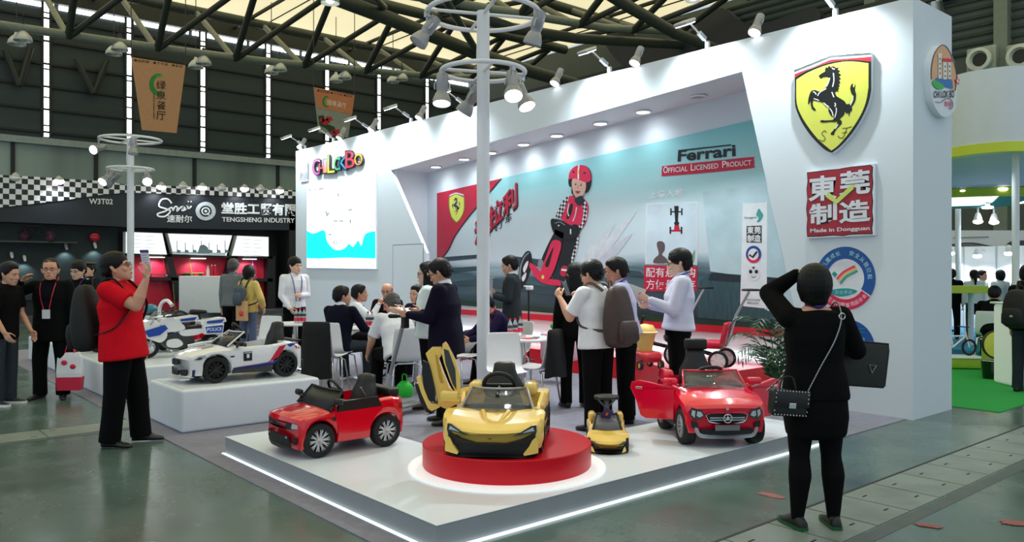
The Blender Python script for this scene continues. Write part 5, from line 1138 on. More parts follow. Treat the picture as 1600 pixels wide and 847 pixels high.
c.nose('grille', [(-.2, .258), (.2, .258), (.185, .215), (-.185, .215)], BLACK, .004); c.nose('lower_grille', [(-.15, .165), (.15, .165), (.18, .085), (.1, .07), (-.1, .07), (-.18, .085)], BLACK, .004)
for x in (-1, 1): c.nose('headlight', [(x*.2, .258), (x*.245, .25), (x*.245, .225), (x*.19, .222)], HEADL, .006); c.nose('corner_vent', [(x*.2, .16), (x*.24, .16), (x*.235, .11), (x*.215, .105)], BLACK, .004); c.nose('fog_lamp', [(x*.13, .16), (x*.15, .16), (x*.15, .148), (x*.13, .148)], CHROME, .008)
c.nose('badge', [(.09, .24), (.115, .24), (.115, .228), (.09, .228)], CHROME, .006)
c.screen(.215, .33, .275, .1, .462, .245, M('suv_screen', (34, 41, 42), .4, spec=.3), BLACK, .03); c.seat(-.2, .18, .3, .36); c.steer(.0, .44, .085, 62)
MB().rbox((0, -.4, .4), (.42, .1, .07), .02).build('rear_tray', BLACK, c.t, smooth=50); MB().cyl((-.21, -.14, .4), (-.21, -.1, .47), .008).build('grab_bar', STEEL, c.t)
MB().rbox((0, .04, .36), (.46, .1, .05), .02).build('dashboard', BLACK, c.t, smooth=50); MB().tube([(.2, .2, .352), (.24, .1, .355), (.2, -.0, .36)], .008).build('bonnet_trim', BLACK, c.t)
c.t.scale = (1.05, 1.06, 1.05)
# ---- big yellow supercar with a raised door, on the red podium
cc_ = Vector((TD.x, TD.y, POD_Z))
YH = heading(186)
c = Car('toy_supercar', 'large yellow toy supercar with one door raised on the red round podium', tuple(cc_+Vector((RX, RY, 0))*-.05+Vector((FX, FY, 0))*-.02), YH, YEL_C,
        [(-.58, .27), (-.5, .335), (-.3, .345), (-.05, .315), (.15, .325), (.3, .352), (.42, .35), (.5, .33), (.535, .3)], [(-.58, .25), (-.5, .32), (-.36, .345), (-.2, .33), (-.05, .275), (.12, .27), (.26, .285), (.36, .27), (.46, .235), (.52, .2), (.535, .185)],
        [(-.58, .26), (-.5, .33), (-.3, .35), (-.12, .34), (.1, .275), (.2, .272), (.32, .245), (.44, .215), (.52, .18), (.535, .165)], .055, (-.2, .1, .1), (.29, -.36), .125, .1, bend0(.07, .535, -.58, .3), (-.58, .535))
for x in (-1, 1):
    c.wheel(x*.285, .29, 'x', 7, BLACKG, yaw=-.06); c.wheel(x*.29, -.36, 'x', 7, BLACKG)
    c.nose('headlight', [(x*.15, .15), (x*.2, .175), (x*.27, .215), (x*.3, .218), (x*.305, .18), (x*.29, .13), (x*.272, .172), (x*.23, .162)], HEADK, .012, .03); c.nose('headlight_lens', [(x*.21, .17), (x*.28, .206), (x*.29, .18), (x*.26, .178)], HEADL, .016, .02)
    c.nose('bumper_blade', [(x*.298, .14), (x*.315, .1), (x*.315, .035), (x*.225, .022), (x*.218, .035), (x*.255, .08), (x*.275, .12)], YEL_C, .03, .04)
    c.side('side_skirt', [(.2, .055), (-.22, .055), (-.24, .08), (.18, .075)], BLACK, x, .006, .02)
    c.side('side_scoop', [(-.02, .22), (-.2, .24), (-.22, .16), (-.1, .14)], BLACK, x, .004)
c.nose('mouth', [(-.285, .165), (-.2, .122), (-.1, .1), (.1, .1), (.2, .122), (.285, .165), (.3, .12), (.31, .02), (.25, .0), (-.25, .0), (-.31, .02), (-.3, .12)], BLACK, .014, .05)
c.nose('bonnet_badge', [(-.012, .134), (.0, .138), (.02, .136), (.004, .128)], M('badge_red', (150, 30, 30), .3), .012)
for x in (-1, 1): MB().tube([(x*.09, .25, .262), (x*.06, .36, .235), (x*.03, .45, .2)], [.02, .014, .004], 8).build('bonnet_crease', YEL_C, c.t, smooth=60)
c.screen(.26, .268, .26, .1, .4, .2, GLASS_L, M('screen_edge', (170, 172, 170), .3), .08)
c.seat(-.2, .12, .34, .43, .22); c.steer(.03, .41, .115, 60)
MB().rbox((0, .13, .27), (.48, .1, .06), .02).build('dashboard', BLACK, c.t, smooth=50)
for x in (-1, 1): MB().rbox((x*.21, -.24, .36), (.1, .2, .1), .035, 3).build('rear_haunch', YEL_C, c.t, smooth=60)
c.mirror(.3, .13, .33, YEL_C, (.13, .07, .08))
# raised door: panels with their own depth, swung up beside the car
inv = (Matrix.Translation(c.t.location) @ Matrix.Rotation(YH, 4, 'Z')).inverted()
dd = thing('door', '', None); dd.parent = c.t
if 'label' in dd: del dd['label']
def doorpiece(name, pts, mat, d, th, parent):
    q = [at_d(630+u/3.387, 530+v/3.387, d) for u, v in pts]; n_ = Vector((FX, FY, 0))*th; m = len(q); tri = tessellate_polygon([[Vector((u, -v, 0)) for u, v in pts]])
    vs = [inv @ v for v in q+[v+n_ for v in q]]
    return MB().add(vs, [tuple(t) for t in tri]+[tuple(i+m for i in t) for t in tri]+[(i, (i+1) % m, (i+1) % m+m, i+m) for i in range(m)]).build(name, mat, parent, bevel=.004)
COL.objects.unlink(dd); bpy.data.objects.remove(dd)
dp = doorpiece('door', [(118, 76), (150, 45), (196, 45), (206, 66), (186, 112), (214, 190), (242, 256), (272, 300), (306, 300), (302, 336), (230, 372), (186, 352), (168, 262), (150, 180), (136, 128)], YEL_C, 5.86, .09, c.t)
doorpiece('window_frame', [(208, 26), (222, 14), (236, 30), (276, 110), (300, 190), (304, 292), (284, 296), (250, 226), (216, 130), (204, 78)], YEL_C, 5.8, .05, dp); doorpiece('window_glass', [(214, 50), (240, 60), (276, 160), (282, 270), (262, 240), (224, 130)], M('door_glass', (54, 58, 62), .1, coat=.6), 5.795, .01, dp)
doorpiece('door_groove', [(168, 80), (180, 84), (206, 196), (214, 232), (196, 232), (184, 180)], M('yellow_deep', (206, 160, 50), .3), 5.855, .01, dp)
doorpiece('inner_trim', [(102, 112), (136, 128), (150, 180), (168, 262), (168, 332), (132, 326), (112, 270), (98, 180)], BLACK, 5.84, .05, dp); doorpiece('lower_blade', [(68, 202), (92, 192), (112, 270), (140, 338), (190, 350), (196, 360), (150, 382), (130, 366), (96, 290)], YEL_C, 5.82, .06, dp); doorpiece('sill_trim', [(60, 236), (74, 238), (98, 300), (138, 384), (124, 392), (88, 330)], BLACK, 5.83, .05, dp)
# ---- small yellow push car
p = at_d(948, 420, 6.5); p.z = PZ
c = Car('toy_push_car', 'small yellow push-along toy car with purple hang tag beside the red podium', p, heading(184), YEL_C,
        [(-.3, .12), (-.24, .158), (-.05, .145), (.1, .155), (.22, .168), (.28, .155), (.3, .135)], [(-.3, .12), (-.24, .185), (-.1, .18), (.05, .16), (.2, .14), (.27, .105), (.3, .085)], [(-.3, .12), (-.22, .22), (-.05, .22), (.05, .175), (.2, .135), (.28, .1), (.3, .082)], .035, (-.2, -.02, .1), (.19, -.19), .062, .05, bend0(.06, .3, -.3, .15), (-.3, .3))
for x in (-1, 1):
    for y in (.19, -.19): c.wheel(x*.135, y, 'x', 5, BLACKG)
    c.nose('headlight', [(x*.075, .075), (x*.12, .098), (x*.138, .095), (x*.13, .075)], HEADK, .006); c.nose('bumper_blade', [(x*.13, .06), (x*.14, .02), (x*.105, .012), (x*.115, .04)], YEL_C, .014, .02)
    MB().rbox((x*.115, -.2, .2), (.06, .14, .1), .025, 3).build('rear_haunch', YEL_C, c.t, smooth=60)
c.nose('mouth', [(-.12, .062), (-.05, .045), (.05, .045), (.12, .062), (.135, .03), (.115, .008), (-.115, .008), (-.135, .03)], BLACK, .008, .03)
c.screen(.13, .16, .115, -.02, .26, .085, M('push_screen', (120, 120, 126), .1, alpha=.75), BLACK, .03)
MB().rbox((0, -.12, .2), (.2, .24, .06), .02).build('seat', SEATM, c.t, smooth=50)
MB().cyl((0, 0, .2), (0, -.05, .385), .022).tube([(-.07, -.02, .385), (0, -.04, .3), (.07, -.02, .385)], .01).build('steering_column', M('column_grey', (90, 94, 96), .4), c.t, smooth=60)
MB().rbox((0, -.05, .395), (.2, .11, .03), .015, 3).ring((0, -.06, .395), .09, .012).build('steering_wheel', BLACK, c.t, smooth=60)
MB().box((.0, .03, .27), (.075, .008, .1), rot=(radians(-25), radians(-25), 0)).build('hang_tag', M('tag_purple', (60, 44, 96), .5), c.t); MB().box((-.0, .036, .27), (.016, .004, .03), rot=(radians(-25), radians(-25), 0)).build('tag_mark', M('tag_orange', (220, 120, 50), .5), c.t)
# ---- pinkish red SUV with doors open
p = at_d(1106, 420, 6.93); p.z = PZ
c = Car('toy_suv', 'glossy red toy car with star grille badge and both doors open', p, heading(176), PNK_C,
        [(-.52, .28), (-.47, .33), (-.3, .345), (.2, .342), (.36, .345), (.45, .335), (.5, .315)], [(-.52, .4), (-.46, .45), (-.3, .46), (-.1, .45), (.12, .43), (.3, .395), (.42, .36), (.48, .335), (.5, .31)], [(-.52, .4), (-.46, .47), (-.3, .48), (-.05, .47), (.12, .46), (.25, .44), (.4, .39), (.48, .35), (.5, .322)], .12, (-.35, .1, .2), (.3, -.335), .148, .105, bend0(.045, .5, -.52, .22), (-.52, .5))
for x in (-1, 1):
    for y in (.3, -.335): c.wheel(x*.283, y, 'x', 10)
    c.nose('headlight', [(x*.18, .262), (x*.205, .305), (x*.285, .328), (x*.3, .27), (x*.262, .222), (x*.24, .226)], HEADK, .006, .03); c.nose('headlight_inner', [(x*.195, .265), (x*.21, .293), (x*.24, .3), (x*.245, .262), (x*.225, .25)], HEADL, .009, .01); c.nose('headlight_inner', [(x*.255, .3), (x*.28, .308), (x*.287, .27), (x*.262, .245)], HEADL, .009, .01)
    c.nose('side_intake', [(x*.23, .2), (x*.285, .215), (x*.285, .165), (x*.24, .155)], BLACK, .004)
    c.mirror(x*.315, .12, .475, PNK_C, (.12, .06, .06)); c.side('sill', [(.16, .12), (-.16, .12), (-.16, .17), (.16, .17)], BLACK, x, .004)
    # open door swung on its front edge
    a = x*radians(58 if x < 0 else 62); hx, hy = x*.335, .14
    mx = Matrix.Translation((hx, hy, 0)) @ Matrix.Rotation(a if x < 0 else a, 4, 'Z')
    pr = [(0, .17), (0, .44), (-.05, .45), (-.3, .49), (-.37, .47), (-.38, .42), (-.33, .32), (-.29, .19), (-.24, .165)]
    o = MB(mx).poly([pr], .035, lambda u, v, q: Vector((-.0175+q, u, v))).build('door', PNK_C, c.t, bevel=.006)
    MB(mx).rbox((x*.02, -.3, .425), (.014, .06, .02), .005).build('door_handle', CHROME, o); MB(mx).rbox((-x*.022, -.16, .3), (.012, .2, .14), .005).build('door_lining', BLACK, o)
c.nose('grille', smoothpath([(-.155, .27), (-.16, .25), (-.13, .215), (0, .208), (.13, .215), (.16, .25), (.155, .27), (0, .275)], 3, True), BLACK, .006, .02, 1)
for zz in (.228, .246): c.nose('grille_bar', [(-.145, zz+.006), (.145, zz+.006), (.142, zz-.004), (-.142, zz-.004)], CHROME, .012, .008)
c.nose('grille_rim', smoothpath([(-.16, .277), (-.166, .25), (-.133, .208), (0, .2), (.133, .208), (.166, .25), (.16, .277), (0, .283)], 3, True), CHROME, .0045, .02, 1)
bd = Vector((0, .512, .242))
MB().ring(bd, .034, .005, 'Y', 30, 8).build('star_badge', CHROME, c.t, smooth=60)
m = MB()
for k in range(3): a = pi/2+2*pi*k/3; m.cyl(bd, bd+Vector((.033*cos(a), 0, .033*sin(a))), .008, .003, 6)
m.build('star_badge', CHROME, c.t, smooth=60)
c.nose('lower_intake', [(-.22, .155), (.22, .155), (.2, .1), (-.2, .1)], BLACK, .006, .02); c.nose('skid_plate', smoothpath([(-.26, .165), (-.25, .12), (-.2, .085), (0, .08), (.2, .085), (.25, .12), (.26, .165), (.235, .16), (.2, .115), (0, .105), (-.2, .115), (-.235, .16)], 3, True), SILVER, .012, .02, 1)
c.nose('number_plate', [(-.1, .19), (.1, .19), (.1, .145), (-.1, .145)], M('plate_grey', (120, 124, 128), .4), .016, .012); c.nose('bonnet_badge', arc(0, .318, .012, .012, 0, 360, 14)[:-1], CHROME, .006, .01, 1)
c.screen(.24, .445, .27, .1, .575, .235, GLASS_L, PNK_C, .05); c.seat(-.28, .24, .34, .48, .24); c.steer(.03, .555, .11, 30)
MB().rbox((0, -.36, .76), (.2, .08, .1), .02).build('headrest', SEATM, c.t, smooth=50); MB().rbox((0, .08, .43), (.52, .12, .06), .02).build('dashboard', BLACK, c.t, smooth=50)
for x in (-1, 1): MB().rbox((x*.27, -.36, .48), (.1, .22, .12), .04, 3).build('rear_shoulder', PNK_C, c.t, smooth=60)
# ---- white convertible with red and blue side stripes
c = Car('toy_convertible', 'white toy convertible with red and blue side stripes on the near white plinth', (-8.46, 3.4, .431), pi, WHT_C,
        [(-.62, .25), (-.55, .295), (-.38, .315), (-.1, .3), (.25, .305), (.4, .318), (.55, .305), (.66, .275), (.69, .245)], [(-.62, .31), (-.55, .345), (-.38, .37), (-.2, .35), (.1, .345), (.25, .335), (.42, .325), (.58, .295), (.66, .27), (.69, .245)], [(-.62, .33), (-.55, .365), (-.4, .385), (.1, .385), (.2, .385), (.45, .345), (.6, .31), (.67, .282), (.69, .255)], lambda y: .085, (-.36, .08, .14), (.375, -.385), .135, .095, bend0(.07, .69, -.62, .25), (-.62, .69))
BMB = M('stripe_blue', (40, 84, 176), .25); BMN = M('stripe_navy', (34, 44, 100), .25); BMR = M('stripe_redside', (206, 28, 62), .25)
for x in (-1, 1):
    for y in (.375, -.385): c.wheel(x*.265, y, 'x', 10, M('rim_dark', (50, 52, 54), .3, metal=.5))
    c.side('sill', [(.21, .085), (-.22, .075), (-.22, .13), (.21, .12)], DGREY, x, .008, .02)
    c.side('side_stripe', [(.2, .122), (-.22, .135), (-.26, .165), (.2, .142)], BMN, x, .003); c.side('side_stripe', [(.1, .147), (-.24, .162), (-.3, .2), (-.22, .178)], BMB, x, .004)
    c.side('side_stripe', [(.16, .148), (-.15, .16), (-.2, .19), (-.3, .335), (-.375, .35), (-.29, .22), (-.2, .178), (-.1, .165)], BMR, x, .005); c.side('side_stripe', [(-.385, .35), (-.43, .32), (-.5, .345), (-.52, .355), (-.44, .362)], BMB, x, .005)
    pl_ = c.side('number_square', [(.09, .3), (.0, .3), (.0, .205), (.09, .205)], BLACK, x, .006); c.side('square_band', [(.085, .292), (.005, .292), (.005, .285), (.085, .285)], WHITE, x, .008, .004, pl_)
    if x > 0 or True:
        w_ = c.W(.045)+.01; yy = ((.06, .03) if x < 0 else (.03, .06)); text_mesh('square_number', '1', WHITE, pl_, (x*w_, yy[0], .235), (x*w_, yy[1], .235), (x*w_, yy[1], .275), (x*w_, yy[0], .275), bold=.03)
    c.mirror(x*.29, .14, .375, BLACK, (.1, .055, .05)); c.side('headlight', [(.655, .25), (.58, .285), (.5, .295), (.49, .268), (.56, .245)], HEADL, x, .006, .02); c.side('headlight_inner', [(.63, .252), (.57, .275), (.54, .262), (.58, .25)], HEADK, x, .009, .01)
    c.side('fender_vent', [(.24, .265), (.19, .27), (.185, .258), (.22, .252)], BLACK, x, .005)
    c.side('tail_light', [(-.5, .335), (-.585, .31), (-.58, .29), (-.52, .3)], M('tail_bright', (200, 20, 40), .2), x, .004)
    for (xa, xb) in ((.015, .085),): c.nose('kidney', smoothpath([(x*xa, .243), (x*xb, .24), (x*(xb+.008), .215), (x*(xb-.01), .192), (x*xa, .19)], 3, True), BLACK, .008, .02, 1)
    c.nose('bumper_intake', [(x*.12, .145), (x*.2, .15), (x*.21, .12), (x*.19, .085), (x*.13, .088)], BLACK, .006, .02)
    c.side('bumper_side_intake', [(.63, .15), (.668, .15), (.668, .08), (.64, .085)], M('intake_blue', (40, 44, 90), .3), x, .004)
c.nose('centre_intake', [(-.095, .135), (.095, .135), (.085, .088), (-.085, .088)], BLACK, .006, .02); c.nose('bonnet_badge', arc(0, .247, .01, .012, 0, 360, 14)[:-1], BMB, .012, .01, 1)
MB().box((0, .66, .05), (.44, .1, .016)).build('splitter', WHT_C, c.t, bevel=.005)
c.screen(.3, .365, .25, .1, .5, .2, GLASS_D, WHT_C, .06); c.seat(-.34, .2, .3, .38, .22); c.steer(.02, .5, .1, 55)
for x in (-.08, .08): MB().tube([(x*1.4, .34, .352), (x*1.5, .46, .332)], .012).build('bonnet_vent', BLACK, c.t)
MB().rbox((0, .08, .36), (.46, .12, .06), .02).build('dashboard', BLACK, c.t, smooth=50); MB().rbox((0, -.57, .375), (.4, .08, .02), .008).build('spoiler', BLACK, c.t)
MB().rbox((0, -.6, .12), (.44, .06, .1), .02).build('rear_diffuser', BLACK, c.t, smooth=50)
# ---- police motorcycles on the long plinth
POLB = M('police_blue', (36, 74, 170), .3)
def motorbike(label, p, rz, police):
    t = thing('toy_motorcycle', label, 'toy motorcycle', p, rz)
    for y in (.42, -.4):
        o = MB().lathe([(.085, -.04), (.125, -.042), (.14, -.02), (.14, .02), (.125, .042), (.085, .04)], n=30, ax='X', cap=False).build('wheel', RUBBER, t, smooth=40, loc=(0, y, .14))
        m = MB().lathe([(.082, -.035), (.09, -.03), (.09, .03), (.082, .035)], n=28, ax='X', cap=False); m.cyl((-.04, 0, 0), (.04, 0, 0), .025)
        for k in range(5): a = 2*pi*k/5; m.box((0, .055*cos(a), .055*sin(a)), (.05, .07, .03), rot=(a, 0, 0))
        m.build('rim', WHITE_G, o, smooth=40)
    sidepoly = lambda name, pts, w, mat, sm=3, par=None, x0=0: MB().poly([smoothpath(pts, sm, True) if sm else pts], w, lambda u, v, q: Vector((x0-w/2+q, u, v))).build(name, mat, par or t, bevel=.012 if w > .03 else 0)
    sidepoly('front_fairing', [(.2, .3), (.3, .46), (.42, .5), (.56, .4), (.52, .3), (.4, .24), (.28, .2)], .2, WHITE_G)
    sidepoly('fender', [(.28, .3), (.42, .325), (.56, .27), (.6, .2), (.55, .22), (.42, .29), (.3, .25)], .1, WHITE_G)
    sidepoly('tank', [(.28, .5), (.12, .52), (.0, .42), (-.02, .36), (.14, .33), (.28, .38)], .2, WHITE_G)
    sidepoly('seat', [(.02, .42), (-.1, .395), (-.28, .41), (-.38, .45), (-.36, .4), (-.12, .35), (.02, .37)], .17, SEATM)
    sidepoly('side_cover', [(.04, .34), (-.2, .36), (-.3, .34), (-.2, .28), (.0, .27)], .19, WHITE_G)
    sidepoly('engine', [(.24, .3), (-.12, .28), (-.14, .14), (.02, .1), (.2, .12)], .15, DGREY)
    for s_ in (-1, 1):
        sidepoly('tank_panel', [(.24, .43), (.5, .36), (.44, .28), (.3, .3), (.2, .38)], .012, POLB, 0, x0=s_*.108)
        sidepoly('engine_cover', [(.1, .24), (.2, .22), (.2, .14), (.08, .12), (.0, .16), (.04, .22)], .02, WHITE_G, 3, x0=s_*.085)
        MB().tube([(s_*.05, .42, .14), (s_*.06, .34, .44)], .018).build('fork', SILVER, t, smooth=60)
        MB().cyl((s_*.1, -.05, .13), (s_*.12, -.4, .18), .03, .04).build('exhaust', CHROME, t, smooth=50)
        MB().cyl((s_*.06, .2, .53), (s_*.24, .14, .56), .012).capsule((s_*.17, .16, .55), .018, (s_*.25, .13, .56), .018).build('handlebar', BLACK, t, smooth=60)
        if police:
            q = sidepoly('pannier', [(-.24, .4), (-.52, .42), (-.5, .28), (-.26, .28)], .1, WHITE_G, 0, x0=s_*.14)
            sidepoly('pannier_panel', [(-.26, .385), (-.5, .4), (-.485, .3), (-.28, .3)], .006, POLB, 0, q, x0=s_*.193)
            ys = (-.28, -.48) if s_ < 0 else (-.48, -.28)
            text_mesh('print', 'POLICE', WHITE, q, (s_*.198, ys[0], .325), (s_*.198, ys[1], .325), (s_*.198, ys[1], .372), (s_*.198, ys[0], .372), bold=.02)
    # handed windscreen and tail
    o = MB().add([(-.12, .42, .44), (.12, .42, .44), (.1, .3, .6), (-.1, .3, .6), (0, .48, .44), (0, .33, .62)], [(0, 4, 5, 3), (4, 1, 2, 5)]).build('windscreen', GLASS_L, t, smooth=60); q = o.modifiers.new('thick', 'SOLIDIFY'); q.thickness = .006
    MB().ell((0, .55, .38), (.06, .04, .05)).build('headlight', HEADL, t, smooth=60)
    q = sidepoly('tail_box', [(-.22, .46), (-.56, .5), (-.58, .44), (-.5, .41), (-.24, .4)], .24, WHITE_G, 0)
    for s_ in (-1, 1): sidepoly('tail_panel', [(-.3, .455), (-.54, .475), (-.5, .43), (-.3, .425)], .006, POLB, 0, q, x0=s_*.135)
    MB().cyl((-.1, -.1, .14), (-.2, -.14, .0), .014).build('side_stand', STEEL, t)
    MB().box((.17, -.4, .1), (.02, .2, .05)).box((-.17, -.4, .1), (.02, .2, .05)).lathe([(.03, -.03), (.07, -.03), (.07, .03), (.03, .03)], (.2, -.4, .07), 18, 'X', cap=False).lathe([(.03, -.03), (.07, -.03), (.07, .03), (.03, .03)], (-.2, -.4, .07), 18, 'X', cap=False).build('stabiliser', BLACK, t)
    return t
motorbike('white and blue police toy motorcycle with lettered pannier at the near edge of the plinth', (-11.05, 3.62, .431), pi, True)
motorbike('white toy motorcycle behind the lettered police one', (-11.75, 3.5, .431), pi+.1, False)
motorbike('white toy motorcycle farthest from the camera on the long plinth', (-12.2, 3.3, .431), pi-.15, False)
# toys standing behind the plinths
p = floor_at(287, 14.2, .007); t = thing('toy_tractor', 'red toy ride-on with a big steering wheel behind the motorcycles', 'toy car', p, heading(200))
MB().rbox((0, 0, .32), (.42, .7, .3), .06, 3).build('body', RED_C, t, smooth=50); MB().rbox((0, .2, .5), (.34, .3, .12), .04).build('bonnet', RED_C, t, smooth=50); MB(Matrix.Translation((0, 0, .72)) @ Matrix.Rotation(radians(50), 4, 'X')).ring((0, 0, 0), .16, .02).build('steering_wheel', BLACK, t, smooth=60); MB().cyl((0, 0, .7), (0, .1, .5), .02).build('steering_column', BLACK, t)
MB().rbox((0, .355, .34), (.22, .02, .1), .005).build('plate', WHITE, t); MB().rbox((0, -.24, .55), (.34, .1, .26), .04).build('seat', SEATM, t, smooth=50)
for x in (-.22, .22):
    for y in (-.24, .24): wheel_simple(t, (x, y, .14), .14, .09)
p = floor_at(325, 15.3, .007); t = thing('display_bicycle', 'black small bicycle standing behind the motorcycles', 'bicycle', p, heading(80)); minibike(t, 1.2, BLACK, SILVER)
p = floor_at(264, 13.4, .007); t = thing('toy_stroller', 'white arched push handle of a dark violet toy stroller behind the motorcycles', 'stroller', p, heading(120))
MB().tube(smoothpath([(0, -.2, .3), (0, -.25, .8), (0, -.2, 1.0), (0, -.05, 1.06), (0, .08, .98)], 5), [.03]*20+[.04], 10).build('push_handle', WHITE_G, t, smooth=60); MB().rbox((0, .1, .45), (.3, .4, .4), .08, 3).build('seat', M('stroller_violet', (44, 40, 60), .7), t, smooth=60)
for x in (-.18, .18):
    for y in (-.2, .25): wheel_simple(t, (x, y, .12), .12, .05)
p = floor_at(235, 13.9, .007); t = thing('toy_helmet_stand', 'teal helmet on a slim stand behind the police motorcycles', 'stand', p, 0)
MB().cyl((0, 0, 0), (0, 0, .82), .02).cyl((0, 0, 0), (0, 0, .02), .12).build('stand', STEEL, t); MB().ell((0, 0, .88), (.11, .13, .1)).build('helmet', M('helmet_teal', (40, 120, 140), .3), t, smooth=60)
# ================================================================ TABLES, CHAIRS, BOTTLES, SCOOTERS ON THE STAND
FZ = .007
def chair(label, p, rz, coat=None):
    t = thing('shell_chair', label, 'chair', p, rz, 'white shell chairs on the stand')
    L = []
    prof = [(.22, .45, .0), (.2, .455, 0), (.05, .44, .0), (-.1, .435, .0), (-.17, .46, .0), (-.205, .52, 0), (-.225, .62, 0), (-.25, .75, 0), (-.265, .86, 0), (-.262, .875, 0)]
    for i, (y, z, _) in enumerate(prof):
        w = [.19, .2, .215, .215, .21, .205, .205, .2, .19, .175][i]; n = 9
        L.append([Vector((w*(-1+2*k/(n-1)), y+.02*((-1+2*k/(n-1))**2)*(1 if i > 4 else 0), z+.022*((-1+2*k/(n-1))**2)*(1 if i < 5 else 0))) for k in range(n)])
    vs = [v for l in L for v in l]; n = 9
    o = MB().add(vs, [(i*n+j, i*n+j+1, (i+1)*n+j+1, (i+1)*n+j) for i in range(len(L)-1) for j in range(n-1)]).build('seat_shell', M('chair_white', (234, 236, 240), .3, coat=.3, var=.01), t, smooth=60)
    q = o.modifiers.new('thick', 'SOLIDIFY'); q.thickness = .014; q = o.modifiers.new('sub', 'SUBSURF'); q.levels = 1; q.render_levels = 1
    for x in (-1, 1):
        for y in (.16, -.16):
            MB().tube([(x*.12, y*.7, .425), (x*.17, y, .4), (x*.215, y*1.3, .0)], .011, 8).build('leg', CHROME, t, smooth=60)
    MB().tube([(-.12, .11, .425), (.12, .11, .425)], .011).tube([(-.12, -.11, .425), (.12, -.11, .425)], .011).build('seat_frame', CHROME, t)
    return t
def table(label, p, R=.4, h=.74):
    t = thing('round_table', label, 'table', p, 0, 'round white tables on the stand')
    MB().lathe([(0, h-.03), (R-.02, h-.03), (R, h-.02), (R, h-.006), (R-.006, h), (0, h)], n=48).build('tabletop', M('tabletop_white', (232, 236, 240), .3, var=.01), t, smooth=40)
    MB().cyl((0, 0, .02), (0, 0, h-.03), .032, n=20).build('column', CHROME, t, smooth=40)
    MB().lathe([(0, 0), (.24, 0), (.24, .008), (.06, .025), (.03, .05), (0, .05)], n=36).build('foot', CHROME, t, smooth=40)
    return t
WATER = M('water_plastic', (206, 220, 226), .08, alpha=.55, coat=.5); LABR = M('bottle_label', (214, 40, 70), .4, var=.2, vscale=60); CAPR = M('bottle_cap', (214, 34, 60), .4)
def bottle(label, p, group, s=1):
    t = thing('water_bottle', label, 'bottle', p, random.random()*6, group)
    MB().lathe([(0, 0), (.03, 0), (.033, .01), (.031, .05), (.033, .09), (.032, .14), (.026, .17), (.014, .195), (.013, .21), (0, .21)], n=18).build('bottle_body', WATER, t, smooth=50)
    MB().lathe([(.0332, .03), (.0338, .032), (.0338, .085), (.0332, .087)], n=18, cap=False).build('wrapper', LABR, t, smooth=40)
    for z, r_ in ((.11, .0345),): MB().lathe([(r_-.001, z), (r_, z+.002), (r_, z+.035), (r_-.001, z+.037)], n=18, cap=False).build('print_band', M('bottle_print', (60, 62, 70), .5), t)
    MB().cyl((0, 0, .208), (0, 0, .23), .0155, n=14).build('cap', CAPR, t, smooth=40)
    t.scale = (s, s, s)
    return t
TBL = {'a': floor_at(815, 9.9, FZ), 'b': floor_at(462, 12.6, FZ), 'c': floor_at(578, 11.7, FZ), 'd': floor_at(650, 11.0, FZ)}
TBL['a'] = at_d(818, 529, 9.9); TBL['a'].z = FZ
table('round white table with two wrapped bottles and a red leaflet in front of the poster', TBL['a'], .41); table('round white table beside the standing white shirt man', TBL['b'], .4); table('round white table among the seated men', TBL['c'], .42); table('round white table behind the suited man reading', TBL['d'], .4)
def on(tk, px, py, h=.747):
    p = at_z(px, py, h); return p
GB = 'wrapped water bottles on the tables'
for px, py, lab in ((797, 526, 'water bottle with red wrap, nearest the seated writer on the poster side table'), (805, 525, 'water bottle with red wrap, between its two neighbours on the poster side table'), (813, 522, 'clear water bottle behind the pair with red wraps'),
                    (575, 511, 'water bottle with red wrap in front of the bald man'), (581, 511, 'water bottle with red wrap beside the bent white shirt'), (463, 493, 'water bottle first of the row by the navy jacket'), (469, 493, 'water bottle second of the row by the navy jacket'), (475, 493, 'water bottle third of the row by the navy jacket'), (641, 483, 'water bottle on the table behind the suited man')):
    p = at_z(px, py, .755) if py > 500 or px > 600 else at_d(px, py, 12.5); p.z = .75
    bottle(lab, p, GB)
def onz(px, py, z, d): p = at_d(px, py, d); p.z = z; return p
t = thing('leaflet', 'red and white leaflet lying on the poster side table', 'leaflet', onz(826, 527, .7485, 9.75), heading(60)); MB().box((0, 0, .003), (.2, .14, .006)).build('page', M('leaflet_red', (220, 60, 80), .5, var=.4, vscale=18), t); MB().box((.03, .04, .0065), (.1, .04, .001)).build('print', WHITE, t)
t = thing('phone', 'grey phone lying behind the leaflet', 'phone', onz(812, 521, .7485, 10.05), heading(80)); MB().rbox((0, 0, .006), (.075, .15, .012), .005).build('case', SILVER, t)
t = thing('phone', 'dark phone on the table edge near the draped chair', 'phone', onz(836, 526, .7485, 9.8), heading(20)); MB().rbox((0, 0, .006), (.075, .15, .012), .005).build('case', M('phone_slate', (90, 96, 110), .3), t)
CHS = ((409, 12.0, 200, 'white shell chair behind the toy convertible'), (632, 9.95, -22, 'white shell chair under the bent white shirt man'), (838, 9.2, -60, 'white shell chair with black coat behind the phone user'), (657, 11.9, 215, 'white shell chair of the dark haired person behind the table'), (716, 10.4, 120, 'white shell chair behind the suited man'), (792, 8.8, 170, 'white shell chair just behind the yellow supercar'), (800, 10.85, -112, 'white shell chair of the seated writer'), (527, 10.92, 20, 'white shell chair of the man in the navy jacket'), (511, 10.4, 18, 'white shell chair under the draped black coat beside the toy convertible'), (546, 12.45, 78, 'white shell chair of the man in the white jacket'), (606, 13.4, 178, 'white shell chair of the bald man'))
CHAIR = {}
cp_ = None
